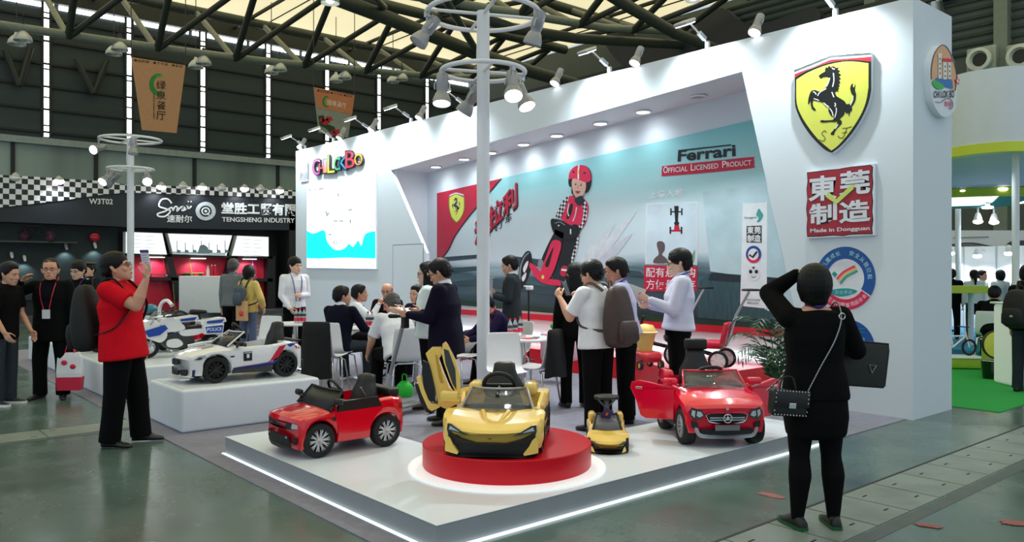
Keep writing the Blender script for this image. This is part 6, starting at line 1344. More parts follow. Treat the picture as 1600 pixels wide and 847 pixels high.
for px, d, a, lab in CHS:
    p = floor_at(px, d, FZ)
    cp_ = chair(lab, p, heading(a)) if cp_ is None else place(copy_tree(cp_), p, heading(a), lab, 'white shell chairs on the stand')
    CHAIR[px] = cp_
    if False: pass
# coats over chair backs
COATM = M('coat_black', (20, 21, 24), .9, bump=.4, bscale=9)
def coat(label, p, rz, w, z0, z1):
    t = thing('draped_coat', label, 'coat', p, rz); loops = []
    n = 18
    for k in range(7):
        z = z1+(z0-z1)*k/6; l = []
        for i in range(n):
            a = 2*pi*i/n; e = 1+.12*k/6; wv = .018*sin(i*2.1+k*.7)*k/6
            l.append(Vector((w*e*cos(a)*(1+wv*3), -.26+(.05+.05*k/6+wv)*sin(a)-.0*k, z+.015*sin(i*1.3)*(k == 6))))
        loops.append(l)
    top = [Vector((v.x*.9, -.26+(v.y+.26)*.4, z1+.02)) for v in loops[0]]
    MB().loft([top]+loops).build('cloth', COATM, t, smooth=70)
    return t
coat('black coat draped over the empty chair beside the navy jacket man', CHAIR[511].location.copy(), CHAIR[511].rotation_euler.z, .2, .2, .9)
coat('black coat draped over the chair behind the phone user', CHAIR[838].location.copy(), CHAIR[838].rotation_euler.z, .2, .38, .89)
# kick scooter with long grey stem by the seated man
b0 = floor_at(600, 8.75, FZ); h0 = at_d(633, 494, 8.6)
t = thing('tall_scooter', 'grey scooter with a long leaning stem behind the red off-roader', 'scooter', b0, 0)
v = h0-b0; base = Vector((.0, 0, .16)); top = v+Vector((0, 0, 0))
MB().cyl(base, top, .022, n=14).build('stem', M('stem_grey', (150, 154, 158), .35, metal=.5), t, smooth=40); MB().cyl(base+(top-base)*.0, base+(top-base)*.3, .032, n=14).build('stem_sleeve', SILVER, t, smooth=40)
hx = Vector((RX, RY, 0)); MB().cyl(top-hx*.16, top+hx*.2, .017, n=12).build('handlebar', BLACK, t, smooth=50)
for s_ in (-.16, .2): MB().capsule(top+hx*s_, .024, top+hx*(s_*.55), .022).build('grip', RUBBER, t, smooth=60)
MB().box(top-Vector((0, 0, .06)), (.07, .07, .14)).build('stem_clamp', BLACK, t, bevel=.01)
MB().rbox((.12, .16, .09), (.16, .5, .04), .02, 3, rot=(0, 0, heading(30))).build('deck', SILVER, t, smooth=40)
for q in (Vector((0, 0, .085)), Vector((.3, .42, .085))): o = wheel_simple(t, q, .085, .04); o.rotation_euler = (0, 0, heading(30))
t = thing('green_bag', 'bright green bag under the chair of the bent white shirt man', 'bag', floor_at(632, 9.95, FZ), 0); MB().lathe([(0, 0), (.09, .0), (.11, .06), (.1, .14), (.05, .19), (0, .2)], n=18).build('pouch', M('bag_green', (40, 200, 60), .6, bump=.3), t, smooth=60); MB().tube(smoothpath([(-.05, 0, .18), (-.04, 0, .27), (.04, 0, .27), (.05, 0, .18)], 5), .008).build('strap', M('bag_green', ()), t)
# toys on the red platform
RPZ = .314
def toy_trike(label, p, rz, c1, c2, hood=False):
    t = thing('toy_tricycle', label, 'tricycle', p, rz)
    for x, y, r_ in ((-.22, -.25, .13), (.22, -.25, .13), (0, .36, .16)):
        o = MB().ring((x, y, r_), r_-.02, .02, 'X', 30, 8).build('wheel', RUBBER, t, smooth=60)
        m = MB().lathe([(.001, -.015), (r_-.03, -.01), (r_-.03, .01), (.001, .015)], (x, y, r_), 24, 'X'); m.build('wheel_disc', WHITE_G, o); m = MB()
        for k in range(5): a = 2*pi*k/5; m.cyl((x, y, r_), (x, y+(r_-.04)*cos(a), r_+(r_-.04)*sin(a)), .014, n=6)
        m.build('spokes', SILVER, o)
    MB().tube([(0, -.25, .16), (0, .1, .24), (0, .3, .42)], .028).cyl((-.22, -.25, .13), (.22, -.25, .13), .018).cyl((0, .36, .16), (0, .26, .62), .02).build('frame', BLACK, t, smooth=60)
    MB().cyl((-.18, .25, .62), (.18, .25, .62), .014).build('handlebar', BLACK, t, smooth=60)
    MB().rbox((0, -.16, .32), (.28, .26, .1), .04, 3).build('seat', c1, t, smooth=60); MB().rbox((0, -.3, .46), (.28, .07, .3), .03, 3, rot=(radians(12), 0, 0)).build('backrest', c2, t, smooth=60)
    MB().tube([(0, -.3, .3), (0, -.42, .7), (0, -.58, 1.0)], .013).tube([(.05, -.3, .3), (.05, -.42, .7), (.05, -.58, 1.0)], .013).build('push_bar', SILVER, t, smooth=60); MB().ring((.025, -.6, 1.02), .1, .014, 'Z', 24).build('push_grip', BLACK, t, smooth=60)
    return t
t1 = toy_trike('red black stroller tricycle with long silver push bar by the poster', onz(1098, 560, RPZ, 10.3), heading(-62), M('trike_red', (210, 24, 60), .5), M('trike_red', ()))
t2 = toy_trike('black framed tricycle with white wheels beside the lavender shirt man', onz(1034, 565, RPZ, 11.15), heading(-85), BLACK, BLACK)
t = thing('toy_rider', 'red and yellow toy ride-on on the red platform behind the two shirts', 'toy', onz(1008, 562, RPZ, 10.3), heading(160))
MB().rbox((0, 0, .16), (.3, .42, .14), .06, 3).build('body', M('rider_red', (206, 30, 44), .3, coat=.4), t, smooth=60); MB().lathe([(.09, .2), (.1, .3), (.13, .42), (.15, .46), (.14, .5), (.1, .56), (.0, .58)], n=22).build('bucket_top', M('rider_yellow', (236, 196, 110), .4), t, smooth=60); MB().lathe([(.14, .455), (.17, .465), (.17, .475), (.14, .485)], n=22, cap=False).build('bucket_rim', M('rider_cream', (240, 220, 160), .4), t, smooth=60)
for x in (-.15, .15):
    for y in (-.14, .14): wheel_simple(t, (x, y, .06), .06, .04, M('rider_yellow', ()))
for i, (px, d, lab) in enumerate(((738, 11.4, 'small white toy car on the red platform behind the ring mast'), (875, 11.2, 'small pink panelled toy stand on the red platform behind the black coat'))):
    p = onz(px, 560, RPZ, d); t = thing('toy_buggy', lab, 'toy', p, heading(-60))
    if i == 0:
        MB().rbox((0, 0, .22), (.34, .6, .22), .08, 3).build('body', WHITE_G, t, smooth=60); MB().rbox((0, -.05, .36), (.26, .3, .12), .05, 3).build('cabin', GLASS_D, t, smooth=60)
        for x in (-.17, .17):
            for y in (-.18, .18): wheel_simple(t, (x, y, .1), .1, .06)
    else:
        MB().rbox((0, 0, .2), (.3, .5, .4), .05, 3).build('body', M('toy_pink', (232, 190, 205), .4), t, smooth=60); MB().capsule((0, 0, .44), .06, (0, .1, .48), .05).build('crown', M('toy_green', (60, 170, 70), .4), t, smooth=60); MB().cyl((-.12, .1, .4), (.12, .1, .4), .02).build('handlebar', BLACK, t)
t = thing('steel_post', 'slim barrier post with white cap on the red platform behind the seated writer', 'post', onz(768, 560, RPZ, 11.3), 0); MB().cyl((0, 0, 0), (0, 0, 1.15), .014).cyl((0, 0, 0), (0, 0, .01), .1).build('post_body', BLACK, t); MB().cyl((0, 0, .85), (0, 0, 1.15), .017).box((0, 0, 1.16), (.08, .05, .02)).build('post_cap', SILVER, t)
t = thing('steel_post', 'slim post with small white camera head before the poster', 'post', onz(826, 560, RPZ, 11.2), 0); MB().cyl((0, 0, 0), (0, 0, .98), .012).cyl((0, 0, 0), (0, 0, .01), .09).build('post_body', BLACK, t); MB().rbox((.02, 0, 1.02), (.1, .07, .06), .015).cyl((-.1, 0, 1.04), (0, 0, 1.04), .01).build('camera_head', WHITE_G, t)
# potted palm beside the woman
LEAFM = M('palm_leaf', (28, 70, 40), .5, var=.3, vscale=8)
p = floor_at(1214, 8.5, FZ); t = thing('potted_palm', 'potted palm with drooping fronds between the poster and the woman in black', 'plant', p)
MB().lathe([(0, 0), (.13, 0), (.17, .3), (.18, .32), (.16, .32), (.14, .27), (0, .27)], n=28).build('pot', M('pot_white', (220, 222, 224), .4), t, smooth=40); MB().lathe([(0, .26), (.15, .265), (0, .28)], n=20).build('soil', M('soil', (40, 32, 26), .95), t)
random.seed(11); mb = MB(); st = MB()
for k in range(17):
    a = 2*pi*k/17+random.random()*.5; L_ = .42+.3*random.random(); up = .45+.5*random.random(); P = []
    for i in range(9):
        s_ = i/8; rr = L_*s_*(.55+.45*s_); P.append(Vector((rr*cos(a), rr*sin(a), .3+up*sin(s_*2.0)*1.05-.22*s_*s_)))
    st.tube(P, [.007*(1-.8*i/8) for i in range(9)], 5)
    for i in range(2, 9):
        d_ = (P[i]-P[i-1]).normalized(); sd = d_.cross(Vector((0, 0, 1))).normalized()
        for s2 in (-1, 1):
            for f in (0, .5):
                q = P[i-1].lerp(P[i], f); l = .2*(1-.5*abs(i-5)/5); tip = q+(sd*s2*.75+d_*.75-Vector((0, 0, .35))).normalized()*l; m_ = q.lerp(tip, .5)+Vector((0, 0, .015)); w = d_*.014
                n = len(mb.v); mb.v += [tuple(q-w*.4), tuple(q+w*.4), tuple(m_+w), tuple(m_-w), tuple(tip)]; mb.f += [(n, n+1, n+2, n+3), (n+3, n+2, n+4)]
mb.build('fronds', LEAFM, t); st.build('stems', M('palm_stem', (60, 84, 44), .6), t, smooth=60)
random.seed(5)
# ================================================================ PEOPLE
SKIN = M('skin', (214, 160, 132), .5, var=.05); SKIN2 = M('skin_dark', (188, 132, 106), .5, var=.05); SKIN3 = M('skin_pale', (226, 180, 156), .5, var=.05)
HAIR = M('hair_black', (11, 10, 11), .45, spec=.25, var=.3, vscale=60, bump=.5, bscale=90, stretch=(1, 1, .25)); HAIRG = M('hair_grey', (70, 68, 66), .55, var=.3, vscale=60, bump=.5, bscale=90)
LEATH = M('shoe_leather', (20, 20, 22), .35); SOLE = M('sole_white', (230, 232, 232), .5)
def cloth(name, rgb, rough=.85, bump=.5): return M(name, rgb, rough, bump=bump, bscale=13, var=.1, vscale=5, spec=.12)
V3 = Vector
def bend_dir(v): return V3(v).normalized()
class Person:
    """one figure: a continuous skinned body, clothing and hair as parts; faces local +Y"""
    def __init__(s, label, loc, rz, H=1.74, pose=None, skin=SKIN, vox=.008, fem=False, fat=1.0, name='person', group=None):
        po = dict(lean=0, roll=0, twist=0, hp=0, hy=0, hr=0, sit=0, ru=(.16, .02, -1), rf=(.06, .2, -1), lu=(-.16, .02, -1), lf=(-.06, .2, -1), rt=(.05, 0, -1), rs=(.0, -.03, -1), lt=(-.05, 0, -1), ls=(-.0, -.03, -1), rcurl=.5, lcurl=.5, rh=None, lh=None, rfoot=8, lfoot=-8, rn=None, ln=None)
        po.update(pose or {}); s.po = po; k = s.k = H/1.745; s.fat = fat; s.fem = fem; s.vox = vox; s.skin = skin
        s.t = thing(name, label, 'person', loc, rz, group)
        Rm = Matrix.Rotation(radians(po['twist']), 3, 'Z') @ Matrix.Rotation(radians(po['roll']), 3, 'Y') @ Matrix.Rotation(-radians(po['lean']), 3, 'X'); s.Rm = Rm
        th, sh = .42*k, .41*k
        hipw = .095*k
        legs = {}
        drop = 0
        for sd, g in (('r', 1), ('l', -1)):
            a = bend_dir(po[sd+'t'])*th; b = bend_dir(po[sd+'s'])*sh; legs[sd] = (a, b); drop = max(drop, -(a+b).z)
        pz = po['sit'] if po['sit'] else drop+.03*k+.078*k
        s.P = V3((0, 0, pz)); J = s.J = {}
        up = lambda x, y, z: s.P+Rm @ (V3((x, y, z))*k)
        s.up = up
        for sd, g in (('r', 1), ('l', -1)):
            h = s.P+V3((g*hipw, 0, -.03*k)); J[sd+'hip'] = h; J[sd+'knee'] = h+legs[sd][0]; J[sd+'ank'] = J[sd+'knee']+legs[sd][1]
            sw = (.172 if fem else .19)*(1+.25*(fat-1)); S = up(g*sw, 0, .462); J[sd+'sho'] = S
            e = S+bend_dir(po[sd+'u'])*.29*k; w = e+bend_dir(po[sd+'f'])*.255*k; J[sd+'elb'] = e; J[sd+'wri'] = w
        J['neck'] = up(0, -.005, .525); J['hb'] = J['neck']+Rm @ V3((0, .014, .066))*k
        s.Hm = Matrix.Rotation(-radians(po['hy']), 3, 'Z') @ Matrix.Rotation(radians(po['hp']), 3, 'X') @ Matrix.Rotation(radians(po['hr']), 3, 'Y')
        s.hk = .235*k*1.1
        s.body()
    def hd(s, x, y, z):
        """point in head space: z 0 chin .. 1 crown, x, y in metres for a 0.235 m head"""
        q = s.hk/.235; return s.J['hb']+s.Hm @ V3((x*q, (y+.015)*q, (z*.235-.055)*q))
    def torso(s, mb, tab, n=24):
        L = []
        for z, w, d, yo in tab:
            c = s.up(0, yo, z); ax = s.Rm @ V3((1, 0, 0)); ay = s.Rm @ V3((0, 1, 0)); l = []
            for i in range(n):
                a = 2*pi*i/n; ca, sa = cos(a), sin(a); e = .8
                l.append(c+ax*(w*s.k*math.copysign(abs(ca)**e, ca))+ay*(d*s.k*math.copysign(abs(sa)**e, sa)))
            L.append(l)
        mb.loft(L)
    def body(s):
        k, J = s.k, s.J; mb = MB(); f = s.fat
        s.torso(mb, [(-.1, .09, .07, 0), (-.05, .15, .1, 0), (.04, .155*f, .1*f, 0), (.15, .13*f, .085*f, 0), (.32, .16*f, .1*f, .0), (.45, .17, .085, -.005), (.51, .11, .06, -.01), (.55, .05, .05, -.005)])
        mb.capsule(J['neck']+V3((0, 0, -.04*k)), .058*k, J['hb']+V3((0, 0, .02*k)), .052*k, 14)
        # head
        L = []
        for z, w, fy, by in ((.0, .02, .07, .04), (.03, .034, .082, .025), (.09, .046, .088, -.01), (.17, .055, .09, -.04), (.25, .062, .091, -.068), (.33, .067, .091, -.085), (.42, .071, .089, -.093), (.5, .074, .084, -.098), (.56, .075, .089, -.1), (.64, .077, .09, -.103), (.74, .0765, .086, -.103), (.83, .071, .077, -.097), (.91, .058, .06, -.082), (.97, .038, .036, -.055), (1., .012, .0, -.02)):
            c = (fy+by)/2; h = (fy-by)/2; l = []
            for i in range(28):
                a = 2*pi*i/28; l.append(s.hd(w*math.copysign(abs(cos(a))**.92, cos(a)), c+h*math.copysign(abs(sin(a))**.92, sin(a)), z))
            L.append(l)
        mb.loft(L)
        q = s.hk/.235
        mb.capsule(s.hd(0, .082, .54), .008*q, s.hd(0, .1, .37), .0125*q, 10); mb.capsule(s.hd(-.012, .092, .355), .009*q, s.hd(.012, .092, .355), .009*q, 8)
        mb.capsule(s.hd(-.045, .078, .575), .009*q, s.hd(.045, .078, .575), .009*q, 8); mb.capsule(s.hd(-.02, .084, .215), .009*q, s.hd(.02, .084, .215), .009*q, 8)
        for g in (-1, 1):
            mb.capsule(s.hd(g*.076, -.008, .36), .011*q, s.hd(g*.083, -.016, .53), .016*q, 8); mb.capsule(s.hd(g*.044, .068, .36), .017*q, s.hd(g*.05, .06, .41), .017*q, 8)
        for sd, g in (('r', 1), ('l', -1)):
            S, E, W_ = J[sd+'sho'], J[sd+'elb'], J[sd+'wri']
            mb.capsule(s.up(g*.09, 0, .465), .05*k, S, .05*k*f, 12); mb.capsule(S, .052*k*f, E, .038*k*f, 12); mb.capsule(E, .039*k*f, E.lerp(W_, .35), .04*k*f, 12); mb.capsule(E.lerp(W_, .3), .04*k*f, W_, .027*k, 12)
            s.hand(mb, sd, g)
            h, kn, a = J[sd+'hip'], J[sd+'knee'], J[sd+'ank']
            mb.capsule(h, .078*k*f, kn, .05*k, 12); mb.capsule(kn, .05*k, kn.lerp(a, .3), .052*k, 12); mb.capsule(kn.lerp(a, .3), .052*k, a, .034*k, 12)
            y = radians(s.po[sd+'foot']); fd = V3((sin(y), cos(y), 0)); mb.capsule(a+V3((0, 0, -.03*k)), .032*k, a+fd*.13*k-V3((0, 0, .05*k)), .022*k, 10)
        s.bodyo = mb.build('body', s.skin, s.t, remesh=s.vox, smoothit=2)
        # eyes, brows, lips
        for g in (-1, 1):
            MB().ell(s.hd(g*.031, .0835, .5), (.0125*q, .007*q, .0065*q), 10, 6, rot=s.Hm).build('eye', M('eye_white', (225, 222, 218), .3), s.t, smooth=80)
            MB().ell(s.hd(g*.031, .0895, .5), (.0058*q, .003*q, .0058*q), 8, 5, rot=s.Hm).build('iris', M('iris_dark', (26, 18, 14), .2), s.t, smooth=80)
            MB().tube([s.hd(g*.014, .0935, .575), s.hd(g*.032, .093, .592), s.hd(g*.052, .08, .575)], [.003*q, .0042*q, .002*q], 6).build('eyebrow', HAIR, s.t)
        MB().ell(s.hd(0, .0925, .215), (.021*q, .005*q, .0075*q), 12, 6, rot=s.Hm).build('lips', M('lips', (176, 96, 88), .4), s.t, smooth=80)
    def hand(s, mb, sd, g):
        k = s.k; E, W_ = s.J[sd+'elb'], s.J[sd+'wri']; d = bend_dir(s.po[sd+'h']) if s.po[sd+'h'] else (W_-E).normalized()
        n = s.po[sd+'n']                     # palm normal
        n = V3(n) if n else V3((-g, 0, 0)); n = n-d*n.dot(d)
        if n.length < .05: n = V3((0, 1, 0))-d*d.y
        n.normalize(); side = d.cross(n)*(1 if g > 0 else -1)     # towards the thumb
        if side.dot(V3((0, 1, .3))) < 0 and not s.po[sd+'n']: side = -side
        c = s.po[sd+'curl']; K = []
        for i, o in enumerate((.030, .0105, -.0095, -.028)):
            b = W_+d*.012*k+side*o*.55*k; kn = W_+d*(.083, .087, .083, .074)[i]*k+side*o*k; mb.capsule(b, .0135*k, kn, .0115*k, 8); l = (.04, .045, .041, .031)[i]; p = kn; a = .25*c
            for seg, (ll, r) in enumerate(((l, .0088), (l*.62, .008), (l*.5, .0072))):
                a += (.35, .75, .55)[seg]*c; q = p+(d*cos(a)+n*sin(a))*ll*k; mb.capsule(p, r*k, q, r*.93*k, 8); p = q
        p = W_+d*.02*k+side*.022*k; t1 = p+(d*.62+side*.72+n*.25).normalized()*.045*k; t2 = t1+(d*.85+side*.25+n*(.2+.5*c)).normalized()*.034*k; t3 = t2+(d*.9+n*(.2+.6*c)).normalized()*.026*k
        mb.capsule(p, .0145*k, t1, .011*k, 8); mb.capsule(t1, .0105*k, t2, .0095*k, 8); mb.capsule(t2, .0095*k, t3, .008*k, 8)
        s.J[sd+'grip'] = W_+d*.085*k+n*.03*k; s.J[sd+'d'] = d; s.J[sd+'n'] = n; s.J[sd+'side'] = side
    def top(s, name, mat, sleeve=1.0, hem=-.06, loose=1.0, nk=.545, collar=True, wide=.0, cuff=.048):
        k, J, f = s.k, s.J, s.fat; mb = MB(); o = .014*loose; fm = .93 if s.fem else 1
        waist = .142 if s.fem else .155
        s.torso(mb, [(hem, (.168+wide)*f+o, (.115+wide*.6)*f+o, 0), (hem+.02, (.172+wide)*f+o, (.118+wide*.6)*f+o, 0), (.05, .163*f+o+wide*.6, .11*f+o+wide*.4, 0), (.17, waist*f+o+wide*.3, .1*f+o, .004), (.32, .172*f*fm+o, .113*f+o, .008), (.43, .175*fm+o, .1+o, 0), (.5, .13*fm+o, .07+o, -.008), (nk, .066, .062, -.005)])
        for sd, g in (('r', 1), ('l', -1)):
            S, E, W_ = J[sd+'sho'], J[sd+'elb'], J[sd+'wri']; r0, r1, r2 = .058*k*f+o*.5, (.052*k+o*.5)*(1+.5*(f-1)), cuff*k
            mb.capsule(s.up(g*.085, 0, .468), .058*k, S, r0, 14)
            if sleeve >= 1:
                mb.capsule(S, r0, E, r1, 14); e2 = E.lerp(W_, .94); mb.capsule(E, r1, e2, r2*.86, 14)
                d = (W_-E).normalized(); mb.cyl(e2-d*.03*k, e2+d*.012*k, r2*.9, r2*.86, 14)
            elif sleeve > .5:
                e2 = E.lerp(W_, (sleeve-.5)*2); mb.capsule(S, r0, E, r1, 14); mb.cyl(E, e2, r1, r1*.9, 14)
            elif sleeve > 0:
                e2 = S.lerp(E, sleeve*2); d = (E-S).normalized(); mb.capsule(S, r0, S.lerp(E, .3), r0*.98, 14); mb.cyl(S, e2, r0*.98, r1*1.18, 14)
        if collar: c0 = J['neck']; d = (J['hb']-J['neck']).normalized(); mb.cyl(c0-d*.03*k, c0+d*.022*k, .07*k, .066*k, 18)
        return mb.build(name, mat, s.t, remesh=max(.009, s.vox*1.2), smoothit=4)
    def trousers(s, mat, flare=1.0, top=.06, name='trousers', length=.97):
        k, J, f = s.k, s.J, s.fat; mb = MB()
        s.torso(mb, [(-.13, .07, .07, 0), (-.08, .165*f, .112*f, 0), (0, .166*f, .115*f, 0), (top, .158*f, .106*f, 0)])
        for sd in 'rl':
            h, kn, a = J[sd+'hip'], J[sd+'knee'], J[sd+'ank']; a2 = kn.lerp(a, length); d = (a-kn).normalized()
            mb.capsule(h, .099*k*f, kn, .076*k*flare, 14); mb.capsule(kn, .076*k*flare, kn.lerp(a, .7), .068*k*flare, 14); mb.cyl(kn.lerp(a, .4), a2+d*.045*k, .07*k*flare, .072*k*flare, 14)
        return mb.build(name, mat, s.t, remesh=max(.01, s.vox*1.25), smoothit=4)
    def shoes(s, mat=LEATH, sole=None):
        k = s.k
        for sd in 'rl':
            a = s.J[sd+'ank']; y = radians(s.po[sd+'foot']); fd = V3((sin(y), cos(y), 0)); sx = V3((cos(y), -sin(y), 0)); g = V3((a.x, a.y, a.z-.078*k)); L = []
            for t_, w, h in ((-.075, .02, .045), (-.068, .032, .075), (-.03, .038, .1), (.02, .039, .095), (.07, .043, .07), (.12, .046, .052), (.16, .04, .042), (.19, .026, .034), (.2, .012, .024)):
                l = []
                for i in range(14):
                    b = 2*pi*i/14; l.append(g+fd*t_*k+sx*(w*k*cos(b))+V3((0, 0, max(.003, (h/2+h/2*sin(b))*k))))
                L.append(l)
            o = MB().loft(L).build('shoe', mat, s.t, smooth=60)
            if sole:
                L = [[g+fd*(t_*k)+sx*(w*k*c_)+V3((0, 0, z)) for c_, z in ((-1, .0), (1, .0), (1, .028*k), (-1, .028*k))] for t_, w in ((-.08, .02), (-.07, .036), (-.02, .041), (.06, .046), (.12, .049), (.17, .042), (.2, .025), (.208, .01))]
                MB().loft(L).build('sole', sole, o)
    def hair(s, style='short', mat=HAIR):
        q = s.hk/.235; mb = MB(); E = lambda c, r: mb.ell(s.hd(*c), tuple(v*q*1.06+.002 for v in r), 20, 12, rot=s.Hm)
        if style in ('short', 'long', 'bob', 'pony', 'full'):
            b = 1.06 if style in ('full', 'bob') else 1.0
            E((0, -.024, .7), (.0845*b, .1*b, .088*b)); E((0, -.058, .5), (.074, .058, .075)); E((0, .012, .88), (.066, .062, .04)); E((0, -.075, .36), (.058, .035, .04))
            for g in (-1, 1): mb.capsule(s.hd(g*.074, .018, .62), .014*q, s.hd(g*.073, .004, .48), .008*q, 8)
        if style == 'bald':
            for g in (-1, 1): mb.capsule(s.hd(g*.07, -.01, .62), .018*q, s.hd(g*.066, -.05, .42), .018*q, 8)
            E((0, -.075, .48), (.066, .036, .05))
        if style == 'thin': E((0, -.034, .71), (.084, .094, .082)); E((0, -.066, .48), (.072, .048, .07))
        if style == 'bob':
            E((0, -.036, .58), (.093, .103, .122)); E((0, -.06, .3), (.07, .06, .07))
        if style == 'long':
            for g in (-1, 1): mb.capsule(s.hd(g*.074, .0, .6), .028*q, s.hd(g*.07, .01, .02), .026*q, 10)
            mb.capsule(s.hd(0, -.07, .5), .07*q, s.hd(0, -.085, -.45), .055*q, 14); mb.capsule(s.hd(-.05, -.05, .3), .045*q, s.hd(-.05, -.06, -.4), .035*q, 12); mb.capsule(s.hd(.05, -.05, .3), .045*q, s.hd(.05, -.06, -.4), .035*q, 12)
        if style == 'pony': mb.capsule(s.hd(0, -.11, .62), .034*q, s.hd(0, -.14, .2), .036*q, 12); mb.capsule(s.hd(0, -.14, .2), .036*q, s.hd(0, -.12, -.35), .016*q, 12)
        if style != 'bald':
            rg = random.Random(len(s.t.name)+int(abs(s.t.location.x)*100)); top = .93 if style == 'thin' else 1.02
            for i in range(54):
                a = 2*pi*i/54+rg.uniform(-.06, .06); ca, sa = cos(a), sin(a); back = sa < .35
                ze = rg.uniform(.8, .88) if sa > .55 else rg.uniform(.58, .7) if not back else rg.uniform(.3, .46) if sa < -.3 else rg.uniform(.5, .58)
                if style == 'bob' and sa < .3: ze = rg.uniform(.1, .22)
                P = []
                for k in range(6):
                    t_ = k/5; z = top+(ze-top)*t_**1.6; zz = (z-.62)/.42; rr = sqrt(max(0, 1-zz*zz)) if zz > 0 else (1.0 if style != 'bob' else 1-.5*zz*zz*(.4))
                    P.append(s.hd((.088 if style != 'bob' else .096)*rr*ca*(.15+.85*min(1, t_*1.6)), -.022+.106*rr*sa*(.15+.85*min(1, t_*1.6)), z))
                mb.tube(P, [.008*q, .009*q, .009*q, .0085*q, .0075*q, .005*q], 6)
        return mb.build('hair', mat, s.t, remesh=.0045, smoothit=1)
    def glasses(s, mat=BLACK):
        q = s.hk/.235; mb = MB()
        for g in (-1, 1):
            P = [s.hd(g*(.032+.022*cos(a)), .096-.004*abs(cos(a)), .5+.075*sin(a)) for a in [2*pi*i/16 for i in range(16)]]; mb.tube(P, .0022*q, 6, closed=True); mb.tube([s.hd(g*.054, .09, .52), s.hd(g*.08, .02, .53), s.hd(g*.08, -.03, .5)], .0022*q, 6)
        mb.tube([s.hd(-.01, .098, .51), s.hd(.01, .098, .51)], .0022*q, 6); return mb.build('glasses', mat, s.t)
    def lanyard(s, mat, badge=None, drop=.2, front=.135):
        pts = [s.up(-.03, .135, drop), s.up(-.07, front, .36), s.up(-.085, .07, .495), s.up(-.07, -.05, .565), s.up(0, -.085, .575), s.up(.07, -.05, .565), s.up(.085, .07, .495), s.up(.07, front, .36), s.up(.03, .135, drop)]
        o = MB().tube(smoothpath(pts, 4), .007*s.k, 6).build('lanyard', mat, s.t, smooth=60)
        if badge: MB().box(s.up(0, .142, drop-.05), (.09*s.k, .012, .11*s.k), rot=s.Rm).build('badge', badge, o)
    def shirtfront(s, mat, tie=None):
        """open jacket front showing the shirt"""
        fr = lambda x, z, lift=0: s.up(x, (.128 if z < .36 else .128-.22*(z-.36))*1.0*s.fat+.006+lift, z)
        a, b, c_, d = fr(-.055, .5), fr(.055, .5), fr(.015, .2), fr(-.015, .2); m1, m2 = fr(-.05, .36), fr(.05, .36)
        o = MB().add([a, b, m2, c_, d, m1], [(0, 1, 2, 5), (5, 2, 3, 4)]).build('shirt_front', mat, s.t); q = o.modifiers.new('thick', 'SOLIDIFY'); q.thickness = .01
        if tie: MB().add([fr(-.012, .5, .006), fr(.012, .5, .006), fr(.022, .26, .006), fr(0, .22, .006), fr(-.022, .26, .006)], [(0, 1, 2, 3, 4)]).build('tie', tie, o)
    def collar_ring(s, mat, r=.0, name='shirt_collar'):
        c = s.J['neck']; d = (s.J['hb']-c).normalized(); L = []
        a = V3((1, 0, 0)); b = d.cross(a).normalized(); a = b.cross(d)
        for t_, rr in ((-.01, .073), (.03, .067), (.045, .066), (.045, .06), (.0, .062)):
            L.append([c+d*t_*s.k+(a*cos(2*pi*i/20)+b*sin(2*pi*i/20))*(rr+r)*s.k for i in range(20)])
        return MB().loft(L, cap=False).build(name, mat, s.t, smooth=60)
    def cuffs(s, mat):
        for sd in 'rl':
            E, W_ = s.J[sd+'elb'], s.J[sd+'wri']; MB().cyl(E.lerp(W_, .9), E.lerp(W_, 1.0), .041*s.k, .039*s.k, 14).build('cuff', mat, s.t, smooth=50)
    def world(s, v): return Matrix.Translation(s.t.location) @ Matrix.Rotation(s.t.rotation_euler.z, 4, 'Z') @ Vector(v)
def gear(name, label, cat, p, group=None):
    """a thing carried by person p, built in that person's own frame"""
    return thing(name, label, cat, p.t.location.copy(), p.t.rotation_euler.z, group)
